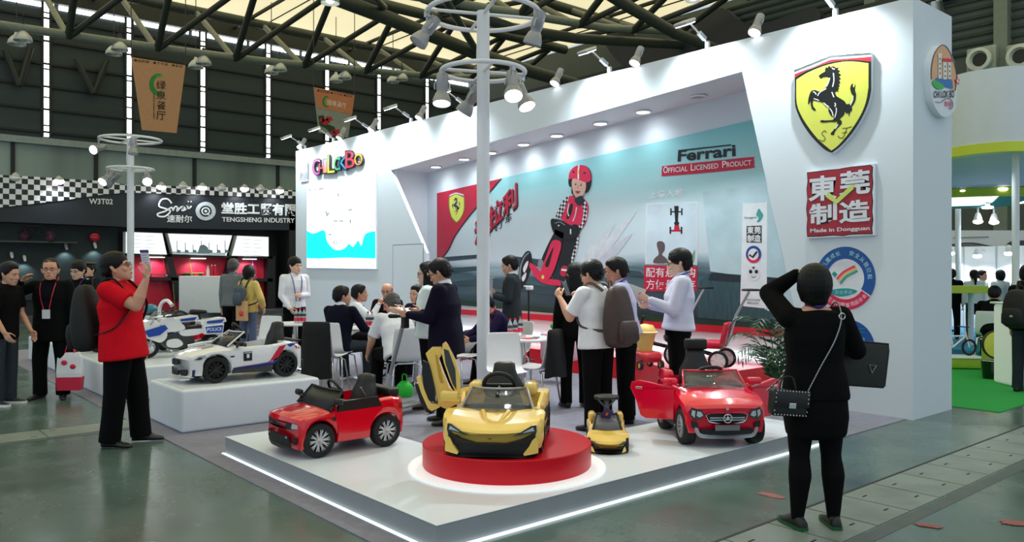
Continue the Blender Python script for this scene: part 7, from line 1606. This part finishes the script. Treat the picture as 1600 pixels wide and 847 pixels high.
def backpack(p, label, mat, straps, w=.3, h=.46, d=.17, z0=.03, logo=None, trim=None):
    t = gear('backpack', label, 'backpack', p); k = p.k; off = -(.115*p.fat+.03)
    L = []
    for z, ww, dd in ((z0-.01, .55, .5), (z0+.02, .85, .85), (z0+.1, 1, 1), (z0+.25, 1, 1), (z0+.36, .95, .85), (z0+h-.04, .75, .55), (z0+h, .4, .25)):
        l = []
        for i in range(20):
            a = 2*pi*i/20; ca, sa = cos(a), sin(a); l.append(p.up(w/2*ww*math.copysign(abs(ca)**.6, ca), off-d/2+d/2*dd*math.copysign(abs(sa)**.6, sa), z))
        L.append(l)
    o = MB().loft(L).build('main_bag', mat, t, smooth=60); q = o.modifiers.new('sub', 'SUBSURF'); q.levels = 1; q.render_levels = 1
    L = []
    for z, ww, dd in ((z0+.03, .6, .3), (z0+.06, .78, .7), (z0+.17, .78, .75), (z0+.24, .7, .5), (z0+.26, .5, .2)):
        l = []
        for i in range(16):
            a = 2*pi*i/16; ca, sa = cos(a), sin(a); l.append(p.up(w/2*ww*math.copysign(abs(ca)**.6, ca), off-d+.02+.06*dd*math.copysign(abs(sa)**.6, sa)-.015, z))
        L.append(l)
    MB().loft(L).build('front_pocket', mat, t, smooth=60)
    MB().tube([p.up(x*w/2*.72, off-d*.5-abs(x-0)*.0-.06*(1-x*x), z0+h-.07-.12*x*x) for x in (-1, -.6, -.2, .2, .6, 1)], .004, 6).build('zip', trim or STEEL, t)
    MB().tube(smoothpath([p.up(-.03, off-.03, z0+h-.02), p.up(-.02, off-.03, z0+h+.04), p.up(.02, off-.03, z0+h+.04), p.up(.03, off-.03, z0+h-.02)], 4), .007).build('grab_loop', straps, t)
    for g in (-1, 1):
        P = [p.up(g*.07, off+.01, z0+h-.05), p.up(g*.1, -.06, .555), p.up(g*.115, .02, .56), p.up(g*.13, .11, .47), p.up(g*.14, .14*p.fat, .33), p.up(g*.165*p.fat, .08, .16), p.up(g*.17*p.fat, -.04, .1), p.up(g*.12, off+.0, .08)]
        MB().tube(smoothpath(P, 5), .017, 8, flat=.45).build('strap', straps, t, smooth=60)
    if logo: MB().ell(p.up(.02, off-d-.055, z0+.15), (.022, .006, .016), rot=p.Rm).build('logo_patch', logo, t, smooth=60)
    return t
BLKC = cloth('cloth_black', (10, 11, 12)); BLKT = cloth('cloth_black_trousers', (9, 9, 11)); NAVC = cloth('cloth_navy', (15, 17, 34)); DKS = cloth('cloth_dark_suit', (16, 16, 26)); PURP = cloth('cloth_purple_navy', (30, 22, 54)); WHC = cloth('cloth_white', (232, 234, 240)); LAVC = cloth('cloth_lavender', (196, 196, 228)); LAVC2 = cloth('cloth_pale_lavender', (212, 214, 234)); REDC = cloth('cloth_red', (214, 16, 34)); GRYC = cloth('cloth_grey_shirt', (112, 120, 122)); GSUIT = cloth('cloth_grey_suit', (46, 52, 56)); YELC = cloth('cloth_yellow', (216, 190, 110)); JEAN = cloth('cloth_jeans', (92, 104, 130)); SLATE = cloth('cloth_slate', (52, 58, 66)); CREAM = cloth('cloth_cream', (222, 228, 222))
LPUR = M('lanyard_purple', (52, 36, 130), .5); LRED = M('lanyard_red', (190, 30, 60), .5); LBLU = M('lanyard_blue', (40, 60, 150), .5); BADGE = M('badge_card', (222, 226, 234), .3)
def stand_h(px, d, H_top=None): return floor_at(px, d)
CF = .011
# --- woman in black seen from behind, shading her eyes
w = Person('person in black dress and leggings seen from behind, hand raised to the head', floor_at(1274, 4.93), heading(-2), 1.625, dict(lean=-2, roll=-1.5, hp=4, hy=8, ru=(.5, .3, -.8), rf=(-.5, .3, .85), lu=(-.14, .78, .5), lf=(.5, -.6, .5), lh=(.9, -.35, .1), ln=(0, -.3, -.9), lcurl=.55, rcurl=1.0, rt=(.03, .02, -1), lt=(-.03, .0, -1), rs=(.035, -.02, -1), ls=(-.04, -.02, -1), rfoot=5, lfoot=-12), vox=.006, fem=True, skin=SKIN, fat=1.06)
w.top('dress', BLKC, 1.0, hem=-.08, loose=1.7, wide=.012, collar=False, nk=.516)
mb = MB(); w.torso(mb, [(-.33, .175, .13, 0), (-.31, .192, .147, 0), (-.2, .207, .158, 0), (-.08, .2, .152, 0), (.02, .19, .14, 0), (.08, .17, .12, 0)]); mb.build('skirt', BLKC, w.t, remesh=.01, smoothit=3)
mb = MB(); k_ = w.k
for sd in 'rl':
    h, kn, an = w.J[sd+'hip'], w.J[sd+'knee'], w.J[sd+'ank']; cf = kn.lerp(an, .32)+V3((0, -.02, 0)); mb.capsule(h, .115*k_, kn, .066*k_, 16); mb.capsule(kn, .064*k_, cf, .074*k_, 16); mb.capsule(cf, .074*k_, an, .042*k_, 16)
mb.capsule(w.J['rhip'], .108*k_, w.J['lhip'], .108*k_, 16); mb.build('leggings', cloth('leggings_black', (11, 11, 13)), w.t, remesh=.009, smoothit=3)
w.hair('bob'); w.shoes(M('shoe_darkgreen', (14, 20, 17), .4), M('sole_green', (20, 84, 44), .5))
MB().tube(smoothpath([w.up(.068, -.02, .55), w.up(.0, -.082, .535), w.up(-.068, -.02, .55)], 5), .016, 8, flat=.5).build('lanyard', M('lanyard_violet', (84, 50, 130), .5), w.t, smooth=60)
q = w.J['lwri']; MB().ring((0, 0, 0), .031, .004, n=24).build('bracelet', M('bracelet_gold', (190, 150, 70), .3, metal=1), w.t, loc=w.J['lelb'].lerp(q, .96)).rotation_euler = (q-w.J['lelb']).to_track_quat('Z', 'Y').to_euler()
def studbag(p):
    t = gear('shoulder_bag', 'small black studded bag on a silver chain at the hip of the woman in black', 'bag', p); c = p.P+V3((-.215, -.11, -.08))
    R_ = Matrix.Rotation(radians(8), 3, 'Z') @ Matrix.Rotation(radians(5), 3, 'Y')
    o = MB().rbox(c, (.23, .08, .16), .02, 3, rot=R_).build('bag_body', M('bag_leather', (24, 24, 26), .4, bump=.15), t, smooth=50); MB().rbox(c+R_ @ V3((0, -.045, .03)), (.235, .012, .105), .005, 2, rot=R_).build('flap', M('bag_leather', ()), t, smooth=50)
    for i in range(11):
        for z in (-.068, .075): MB().ell(c+R_ @ V3((-.1+.02*i, -.052 if z > 0 else -.043, z)), (.0045, .004, .0045), 8, 5).build('stud', CHROME, o)
    for x in (-.105, .105):
        for j in range(5): MB().ell(c+R_ @ V3((x, -.05 if j > 1 else -.043, -.045+.026*j)), (.0045, .004, .0045), 8, 5).build('stud', CHROME, o)
    MB().rbox(c+R_ @ V3((0, -.056, -.01)), (.045, .014, .035), .005, 2, rot=R_).build('clasp', CHROME, t); MB().tube(smoothpath([c+V3((-.05, 0, .08)), c+V3((-.03, 0, .15)), c+V3((.03, 0, .15)), c+V3((.05, 0, .08))], 5), .006).build('handle', M('bag_leather', ()), t)
    P = smoothpath([c+V3((.11, -.02, .06)), p.up(-.03, -.15, .15), p.up(.07, -.152, .33), p.up(.125, -.12, .47), p.up(.135, -.02, .56), p.up(.12, .1, .46), p.up(.0, .16, .2), c+V3((-.11, .06, .06))], 12); m = MB(); R2 = .008
    for i in range(0, len(P)-1):
        a, b_ = V3(P[i]), V3(P[i+1]); m.capsule(a, .0055, a.lerp(b_, .7), .0055, 6, 2)
    m.build('chain', M('chain_silver', (150, 152, 156), .25, metal=1), t, smooth=60)
    q = p.up(.128, -.125, .475); MB().ring(q, .018, .004, 'Y', 20, 6).build('chain_ring', CHROME, t)
studbag(w)
t = gear('laptop_bag', 'black flat laptop bag with small triangle emblem held by the woman in black', 'bag', w); c = w.J['relb']+V3((.09, .1, -.1)); R_ = Matrix.Rotation(radians(6), 3, 'Y') @ Matrix.Rotation(radians(14), 3, 'Z')
MB().rbox(c, (.36, .035, .29), .016, 3, rot=R_).build('bag_body', M('bag_nylon', (30, 33, 32), .6, bump=.2), t, smooth=50); MB().tube([c+R_ @ V3(v) for v in ((.175, -.012, -.13), (.178, -.012, .1), (.17, -.012, .145), (-.16, -.012, .146))], .005, 6).build('zip', BLACK, t)
tr = [c+R_ @ V3(v) for v in ((.03, -.021, -.0), (.085, -.021, .0), (.057, -.021, -.05))]; MB().tube(tr, .005, 6, closed=True).build('emblem', SILVER, t)
# --- man in red polo with backpack, reading up
m_ = Person('person in red polo and black trousers holding up a ticket, black backpack on', floor_at(192, 7.27), heading(84), 1.76, dict(lean=-5, hp=16, hy=0, twist=-6, ru=(.12, .95, -.5), rf=(-.05, .32, .92), rh=(-.05, .1, .95), rn=(-.3, -1, .1), lu=(-.08, .0, -1), lf=(.05, .35, -.9), rcurl=.9, lcurl=.8, rt=(.04, -.06, -1), rs=(.02, -.1, -1), lt=(-.03, .2, -1), ls=(-.02, .08, -1), rfoot=10, lfoot=-8), vox=.006, fat=1.3)
m_.top('polo_shirt', REDC, .36, hem=-.16, loose=1.3, wide=.012); m_.trousers(BLKT, 1.3); m_.hair('full'); m_.glasses(); m_.shoes()
backpack(m_, 'large black backpack worn by the person in the red polo', M('pack_black', (20, 21, 22), .7, bump=.3), BLACK, .34, .6, .24, -.06, M('logo_red', (190, 30, 50), .5), M('pack_trim', (70, 90, 70), .5))
t = gear('ticket', 'white printed entry ticket with violet band held by the person in red', 'ticket', m_); c = m_.J['rgrip']+V3((-.03, .0, .07)); R_ = Matrix.Rotation(radians(60), 3, 'Z') @ Matrix.Rotation(radians(12), 3, 'X')
MB().box(c, (.1, .004, .2), rot=R_).build('card', M('ticket_white', (226, 226, 238), .4), t); MB().box(c+R_ @ V3((0, 0, .085)), (.102, .006, .024), rot=R_).build('band', M('ticket_violet', (84, 64, 140), .4), t)
mb = MB()
for i in range(6): mb.box(c+R_ @ V3((-.01, 0, .05-.022*i)), (.06+.01*(i % 3), .0055, .006), rot=R_)
mb.build('print', M('ticket_print', (150, 150, 170), .5), t)
# --- group at the picture edge
a = Person('person in black t-shirt and dark jeans cut by the picture edge', floor_at(6, 9.4), heading(96), 1.68, dict(lean=4, hp=-8, ru=(.16, .05, -1), rf=(-.05, .55, -.85), rcurl=.6, lu=(-.1, .1, -1), lf=(.0, .5, -.85)), vox=.008)
a.top('t_shirt', BLKC, .38, hem=-.12, loose=1.2); a.trousers(SLATE, 1.05); a.hair(); a.shoes(M('shoe_canvas', (40, 44, 50), .7), SOLE)
b_ = Person('person in black jacket raising a hand to his glasses, carrier bag in the other', floor_at(80, 9.85), heading(172), 1.735, dict(lean=1, hy=-14, hp=2, ru=(.8, .3, -.4), rf=(-.72, .3, .75), rh=(-.6, .1, .8), rn=(-1, .2, 0), lu=(-.2, .02, -1), lf=(-.06, .12, -1), lcurl=1.4, rcurl=.6, rt=(.09, 0, -1), lt=(-.09, 0, -1), rfoot=22, lfoot=-22), vox=.007, fat=1.06, skin=SKIN)
b_.top('jacket', BLKC, 1, hem=-.22, loose=1.5, wide=.012); b_.trousers(BLKT, 1.15); b_.hair('thin'); b_.glasses(M('glasses_red', (120, 40, 40), .3)); b_.shoes(); b_.lanyard(LRED, BADGE, .17); b_.shirtfront(DKS)
t = gear('carrier_bag', 'red and white printed carrier bag hanging from the hand of the black jacket', 'bag', b_); c = b_.J['lgrip']+V3((-.0, 0, -.4)); pr = M('bag_redprint', (214, 30, 70), .4, var=.0)
MB().loft([[c+V3((x*w_, y*d_, z)) for x, y in ((-1, -1), (1, -1), (1, 1), (-1, 1))] for z, w_, d_ in ((-.26, .13, .05), (-.05, .145, .055), (.14, .14, .03), (.2, .11, .01))]).build('bag_body', M('bag_white', (232, 232, 238), .4), t, bevel=.01)
MB().loft([[c+V3((x*w_, y*d_, z)) for x, y in ((-1, -1), (1, -1), (1, 1), (-1, 1))] for z, w_, d_ in ((-.262, .133, .053), (-.1, .146, .058))]).build('red_panel', pr, t); MB().tube(smoothpath([c+V3((-.06, 0, .19)), b_.J['lgrip']+V3((-.01, 0, -.02)), b_.J['lgrip']+V3((.01, 0, -.02)), c+V3((.06, 0, .19))], 4), .016, 8, flat=.4).build('handles', pr, t)
for x, z in ((-.05, .03), (.05, .08)): MB().ell(c+V3((x, .05, z)), (.035, .012, .03)).build('printed_blob', pr, t)
y_ = Person('young person in black with violet lanyard between the black jacket and the red polo', floor_at(124, 11.9), heading(188), 1.72, dict(hp=-10, rt=(.06, 0, -1), lt=(-.06, 0, -1)), vox=.008, skin=SKIN3)
y_.top('sweater', BLKC, 1, hem=-.12, loose=1.3); y_.trousers(BLKT); y_.hair('full'); y_.glasses(); y_.shoes(); y_.lanyard(LPUR, BADGE, .15)
g_ = Person('person in dark guard uniform and peaked cap far behind the red polo', floor_at(141, 15.5), heading(195), 1.72, dict(hp=-4), vox=.012)
g_.top('uniform', cloth('cloth_uniform', (30, 36, 46)), 1, hem=-.1); g_.trousers(BLKT); g_.hair(); g_.shoes(); g_.shirtfront(M('collar_cyan', (180, 210, 215), .6), BLACK)
mb = MB(); q = g_.hk/.235; mb.ell(g_.hd(0, -.01, .86), (.1*q, .115*q, .035*q), 20, 8); mb.ell(g_.hd(0, -.01, 1.0), (.12*q, .135*q, .03*q), 20, 8); o = mb.build('cap', BLACK, g_.t, smooth=60); MB().ell(g_.hd(0, .1, .8), (.07, .06, .008), 16, 6).build('cap_peak', BLACKG, o, smooth=60); MB().ell(g_.hd(0, .115, .98), (.02, .01, .025), 10, 6).build('cap_badge', SILVER, o)
# --- two at the dark booth
p = Person('person in grey shirt and black trousers seen from behind by the red niches', floor_at(364, 14.6), heading(20), 1.79, dict(hy=-20, hp=-4, rf=(.05, .1, -1), lf=(-.05, .05, -1)), vox=.01, fat=1.05)
p.top('shirt', GRYC, 1, hem=-.04, loose=1.5, wide=.01); p.trousers(BLKT, 1.1); p.hair('thin', HAIRG); p.shoes(); p.lanyard(LPUR, None, .2)
p = Person('person in yellow top with grey backpack and tan paper bag on the arm', floor_at(388, 14.0), heading(28), 1.66, dict(hp=-10, hy=-20, ru=(.4, .1, -.9), rf=(-.3, .5, -.7), lu=(-.2, .2, -1), lf=(.1, .8, -.2)), vox=.01, fem=True)
p.top('top', YELC, .9, hem=-.06, loose=1.5); p.trousers(JEAN, .95); p.hair('bob'); p.shoes(M('shoe_teal', (40, 90, 110), .6))
backpack(p, 'grey blue backpack on the person in yellow', M('pack_slate', (72, 84, 96), .7, bump=.3), DGREY, .26, .4, .12, .05)
t = gear('paper_bag', 'tan paper bag with red print on the arm of the person in yellow', 'bag', p); c = p.P+V3((.06, -.2, -.02)); MB().box(c, (.22, .08, .34)).build('bag_body', M('paper_tan', (206, 164, 110), .7), t, bevel=.006); MB().ell(c+V3((.02, -.042, -.04)), (.06, .005, .05)).build('print', RED_C, t); MB().tube(smoothpath([c+V3((-.06, 0, .17)), c+V3((-.04, .1, .32)), c+V3((.04, .1, .32)), c+V3((.06, 0, .17))], 4), .006).build('handle', M('paper_tan', ()), t)
# --- standing white shirt by the wall
p = Person('person in white shirt with blue lanyard standing at the table by the dark booth', floor_at(460, 13.6), heading(140), 1.80, dict(hy=-14, hp=-2, ru=(.12, .05, -.97), rf=(-.3, .5, -.75), lu=(-.14, -.05, -.97), lf=(.7, .65, .0), ln=(.3, -1, 0)), vox=.008, skin=SKIN3)
p.top('shirt', WHC, 1, hem=-.02, loose=1.2); p.trousers(BLKT); p.hair('full'); p.shoes(); p.lanyard(LBLU, BADGE, .08)
# --- seated men
def seat_pose(**k):
    d = dict(sit=.56, rt=(.16, 1, -.06), rs=(0.02, .12, -1), lt=(-.16, 1, -.06), ls=(-.02, .12, -1), lean=8, ru=(.15, .5, -.85), rf=(-.1, 1, .1), lu=(-.15, .5, -.85), lf=(.1, 1, .1)); d.update(k); return d
def onchair(px): c_ = CHAIR[px]; return c_.location.copy(), c_.rotation_euler.z
lo, rz = onchair(527)
p = Person('person in navy suit jacket and grey trousers seated with his back to us', floor_at(527, 10.9, CF), heading(20), 1.74, seat_pose(lean=10, hy=42, rf=(-.2, .9, -.2), ru=(.35, .45, -.85), rt=(.35, 1, -.06), rs=(.05, -.02, -1)), vox=.008)
p.top('suit_jacket', NAVC, 1, hem=-.1, loose=1.7, wide=.008); p.trousers(SLATE, 1.0); p.hair(); p.shoes(LEATH, SOLE); p.collar_ring(WHC, .004)
p = Person('person in white jacket and black scarf seated in profile, hand lifted to the chin', floor_at(546, 12.45, CF), heading(78), 1.74, seat_pose(lean=14, hp=2, ru=(.15, .75, -.65), rf=(-.25, .45, .85), rcurl=1.3, lu=(-.1, .4, -.9)), vox=.008, skin=SKIN2)
p.top('jacket', WHC, 1, hem=-.06, loose=1.6); p.trousers(BLKT); p.hair(); p.shoes(); p.lanyard(LRED, None, .2); p.shirtfront(BLKC); p.cuffs(BLKC)
p = Person('balding person in dark suit seated facing us against the white wall', floor_at(606, 13.4, CF), heading(178), 1.74, seat_pose(lean=4, hp=-8, hy=8), vox=.008)
p.top('suit_jacket', DKS, 1, hem=-.06, loose=1.5); p.trousers(BLKT); p.hair('bald'); p.shoes(); p.shirtfront(M('shirt_pinkish', (206, 120, 130), .6)); p.glasses()
p = Person('grey haired person in white short sleeves bent forward on the chair behind the tall scooter', floor_at(628, 9.98, CF), heading(-30), 1.74, seat_pose(lean=28, hp=-25, ru=(.05, .6, -.8), rf=(-.3, .7, -.5), lu=(-.25, .35, -.9), lf=(.0, .6, -.7), sit=.55), vox=.007, fat=1.2)
p.top('shirt', WHC, .42, hem=-.07, loose=1.6, wide=.012); p.trousers(BLKT, 1.15); p.hair('thin', HAIRG); p.shoes(); MB().tube(smoothpath([p.up(.07, -.03, .56), p.up(0, -.08, .55), p.up(-.07, -.03, .56)], 5), .008).build('lanyard', NAVC, p.t)
p = Person('person with dark hair seated behind the table, face showing past the profile woman', floor_at(657, 11.9, CF), heading(215), 1.72, seat_pose(hp=-2, lean=6), vox=.009)
p.top('sweater', PURP, 1, hem=-.05); p.trousers(BLKT); p.hair(); p.shoes()
# --- profile woman, suited reader
p = Person('person with long black hair and white jacket standing in profile behind the suited reader', floor_at(668, 9.15, CF), heading(-88), 1.67, dict(hp=-2, lean=-2, ru=(.15, .2, -.95), rf=(-.1, .95, .1), lu=(-.15, .15, -.95), lf=(.05, .9, .15), rt=(.05, .03, -1), lt=(-.05, -.05, -1)), vox=.007, fem=True, skin=SKIN3)
p.top('jacket', M('jacket_white', (214, 226, 224), .8, bump=.5, bscale=13), 1, hem=-.1, loose=1.7, wide=.01); p.trousers(BLKT, .9, length=.8); p.hair('long'); p.glasses(); p.shoes(M('flat_black', (16, 16, 18), .3)); p.lanyard(LPUR, None, .25)
MB().tube(smoothpath([p.up(.1, .15, .02), p.up(.13, .16, -.06), p.up(.16, .1, -.15)], 5), .012).build('drawstring', M('teal_cord', (120, 160, 170), .5), p.t)
p = Person('person in dark purple suit jacket and glasses reading a booklet beside the yellow supercar', floor_at(697, 8.2, CF), heading(-78), 1.705, dict(lean=2, hp=-24, ru=(.15, .25, -.92), rf=(-.22, .92, .12), rn=(-1, 0, .3), lu=(-.15, .3, -.9), lf=(.2, .92, .1), ln=(1, 0, .3), rcurl=.9, lcurl=.9, rt=(.06, .12, -1), rs=(.0, .02, -1), lt=(-.05, -.08, -1), ls=(0, -.12, -1)), vox=.006, fat=1.26)
p.top('suit_jacket', cloth('suit_purple_black', (17, 14, 34)), 1, hem=-.2, loose=1.7, wide=.014); p.trousers(BLKT, 1.2); p.hair(); p.glasses(); p.shoes(); p.collar_ring(WHC, .004)
t = gear('booklet', 'white booklet in the hands of the person in the purple suit', 'booklet', p); c = (p.J['rgrip']+p.J['lgrip'])/2+V3((0, .03, .01)); MB().box(c, (.2, .14, .008), rot=(radians(25), 0, 0)).build('cover', WHITE, t); MB().box(c+V3((0, 0, .008)), (.18, .12, .006), rot=(radians(25), 0, 0)).build('page', M('page', (220, 224, 230), .6), t)
# --- by the poster
p = Person('person in grey suit standing in profile against the poster', floor_at(800, 11.9, CF), heading(-82), 1.79, dict(hp=-14, ru=(.12, .1, -.97), rf=(-.1, .9, .25), lu=(-.12, .1, -.97), lf=(.1, .9, .2), rt=(.05, .05, -1)), vox=.009)
p.top('suit_jacket', GSUIT, 1, hem=-.2, loose=1.6, wide=.01); p.trousers(BLKT); p.hair(); p.shoes(); p.collar_ring(WHC, .004)
p = Person('person in purple top and red lanyard bent over writing at the poster side table', floor_at(800, 10.85, CF), heading(-112), 1.74, seat_pose(lean=34, hp=-40, ru=(.2, .65, -.75), rf=(-.25, .85, -.3), lu=(-.25, .6, -.8), lf=(.2, .9, -.2), hy=-4), vox=.008)
p.top('sweater', PURP, 1, hem=-.08, loose=1.5); p.trousers(BLKT, 1.1); p.hair('full'); p.shoes(); p.lanyard(LRED, None, .2)
# --- three in front of the poster
p = Person('person in white short sleeved shirt with brown backpack looking at a phone', floor_at(934, 7.9, CF), heading(-46), 1.68, dict(lean=4, hp=-16, hy=-8, ru=(.1, .42, -.9), rf=(-.35, .65, .75), lu=(-.12, .5, -.85), lf=(.12, .62, .78), lcurl=1.1, rcurl=1.0, ln=(1, .2, 0), rn=(-1, .2, 0), rt=(.07, .05, -1), lt=(-.06, -.04, -1)), vox=.006, fat=1.18)
p.top('shirt', WHC, .4, hem=-.1, loose=1.5, wide=.012); p.trousers(BLKT, 1.2); p.hair('full'); p.glasses(); p.shoes()
backpack(p, 'brown backpack worn by the person looking at a phone', M('pack_brown', (66, 50, 46), .55, var=.2, bump=.4, bscale=14), M('pack_brown_strap', (84, 66, 62), .6), .38, .62, .23, -.09, None, SILVER)
t = gear('phone', 'black phone held up by the person with the brown backpack', 'phone', p); c = (p.J['rgrip']+p.J['lgrip'])/2+V3((0, .02, .05)); R_ = Matrix.Rotation(radians(-25), 3, 'X'); MB().rbox(c, (.08, .012, .16), .005, 2, rot=R_).build('case', BLACKG, t); MB().box(c+R_ @ V3((0, -.0065, 0)), (.07, .002, .145), rot=R_).build('screen', M('phone_screen', (90, 100, 112), .1), t)
p = Person('person with long black hair hidden behind the phone user, facing the poster', floor_at(899, 9.2, CF), heading(-12), 1.66, dict(hp=-4), vox=.009, fem=True)
p.top('top', BLKC, 1, hem=-.1); p.trousers(BLKT); p.hair('long'); p.shoes()
p = Person('person in lavender shirt and black trousers leaning to look at the phone', floor_at(978, 8.3, CF), heading(-82), 1.715, dict(lean=7, hp=-12, hy=-6, ru=(.12, .12, -.97), rf=(-.12, .8, -.2), lu=(-.12, .2, -.97), lf=(.1, .9, .2), rt=(.05, -.02, -1), lt=(-.05, .02, -1)), vox=.006, fat=1.2, skin=SKIN2)
p.top('shirt', LAVC, 1, hem=-.02, loose=1.7, wide=.016); p.trousers(BLKT, 1.2); p.hair(); p.shoes(); p.collar_ring(LAVC, .006); p.lanyard(LPUR, None, .2)
p = Person('person in pale shirt and glasses holding papers beside the open red toy car', floor_at(1060, 8.45, CF), heading(-82), 1.80, dict(lean=-3, hp=-6, ru=(.12, .2, -.97), rf=(-.2, .95, .12), lu=(-.12, .3, -.92), lf=(.15, .9, .4), lcurl=.9, rcurl=.9, rt=(.05, 0, -1)), vox=.006, fat=1.18, skin=SKIN3)
p.top('shirt', LAVC2, 1, hem=-.02, loose=1.7, wide=.014); p.trousers(BLKT, 1.15); p.hair('full'); p.glasses(); p.shoes(); p.collar_ring(LAVC2, .006); p.lanyard(LBLU, None, .2)
t = gear('brochure', 'pale folded brochure and cup held by the person in the pale shirt', 'brochure', p); c = p.J['lgrip']+V3((0, .08, .03)); MB().box(c, (.006, .2, .16), rot=(radians(20), 0, 0)).build('sheet', M('sheet_pale', (216, 214, 206), .6), t); MB().ell(p.J['lgrip']+V3((.01, .02, .02)), (.02, .03, .03)).build('red_clip', M('clip_red', (220, 50, 80), .4), t)
# --- people of the bright green booth
def far(label, px, d, H, a, top_, bot, hairs, fem=True, pose=None, skirt=None):
    q = Person(label, floor_at(px, d, .0 if d < 16 else .12), heading(a), H, pose or {}, vox=.013, fem=fem)
    q.top('top', top_, 1, hem=-.04); q.trousers(bot); q.hair(hairs); q.shoes()
    if skirt:
        mb = MB(); q.torso(mb, [(-.3, .17, .12, 0), (-.2, .185, .13, 0), (0, .175, .12, 0), (.05, .15, .1, 0)]); mb.build('skirt', skirt, q.t, remesh=.013, smoothit=3)
    return q
far('person in black standing by the thin post at the edge of the tall stand end', 1487, 16.8, 1.48, 20, BLKC, BLKT, 'short', False)
far('person in white blouse and black skirt with a ponytail, seen from behind', 1522, 16.6, 1.46, 15, CREAM, cloth('stockings', (70, 74, 78)), 'pony', True, None, BLKC)
far('person in pale top facing the white partition side of the ponytail woman', 1534, 17.6, 1.45, 150, CREAM, BLKT, 'short')
far('person in white top with bobbed black hair before the white partition', 1563, 17.2, 1.45, 0, CREAM, BLKT, 'bob')
far('person with red lanyard seated beyond the round post', 1598, 16.8, 1.45, 200, BLKC, BLKT, 'short', False)
p = Person('person in dark suit seated on a white chair on the green carpet', floor_at(1552, 13.6, .01), heading(35), 1.72, seat_pose(lean=26, hp=-22), vox=.01, fat=1.05); p.top('suit_jacket', BLKC, 1, hem=-.08, loose=1.6); p.trousers(DKS); p.hair('full'); p.shoes()
cpx = copy_tree(CHAIR[409]); place(cpx, floor_at(1546, 13.75, .008), heading(35), 'white shell chair on the green carpet under the dark suited person', 'white shell chairs on the stand')
p = Person('person with black backpack cut by the picture edge beside the white counter', floor_at(1605, 10.3), heading(60), 1.66, dict(lean=3), vox=.008); p.top('jacket', BLKC, 1, hem=-.1); p.trousers(SLATE); p.hair(); p.shoes()
backpack(p, 'bulky black backpack on the person at the picture edge', M('pack_dark', (24, 26, 28), .7, bump=.4, var=.3), BLACK, .34, .52, .24, -.06, SILVER)
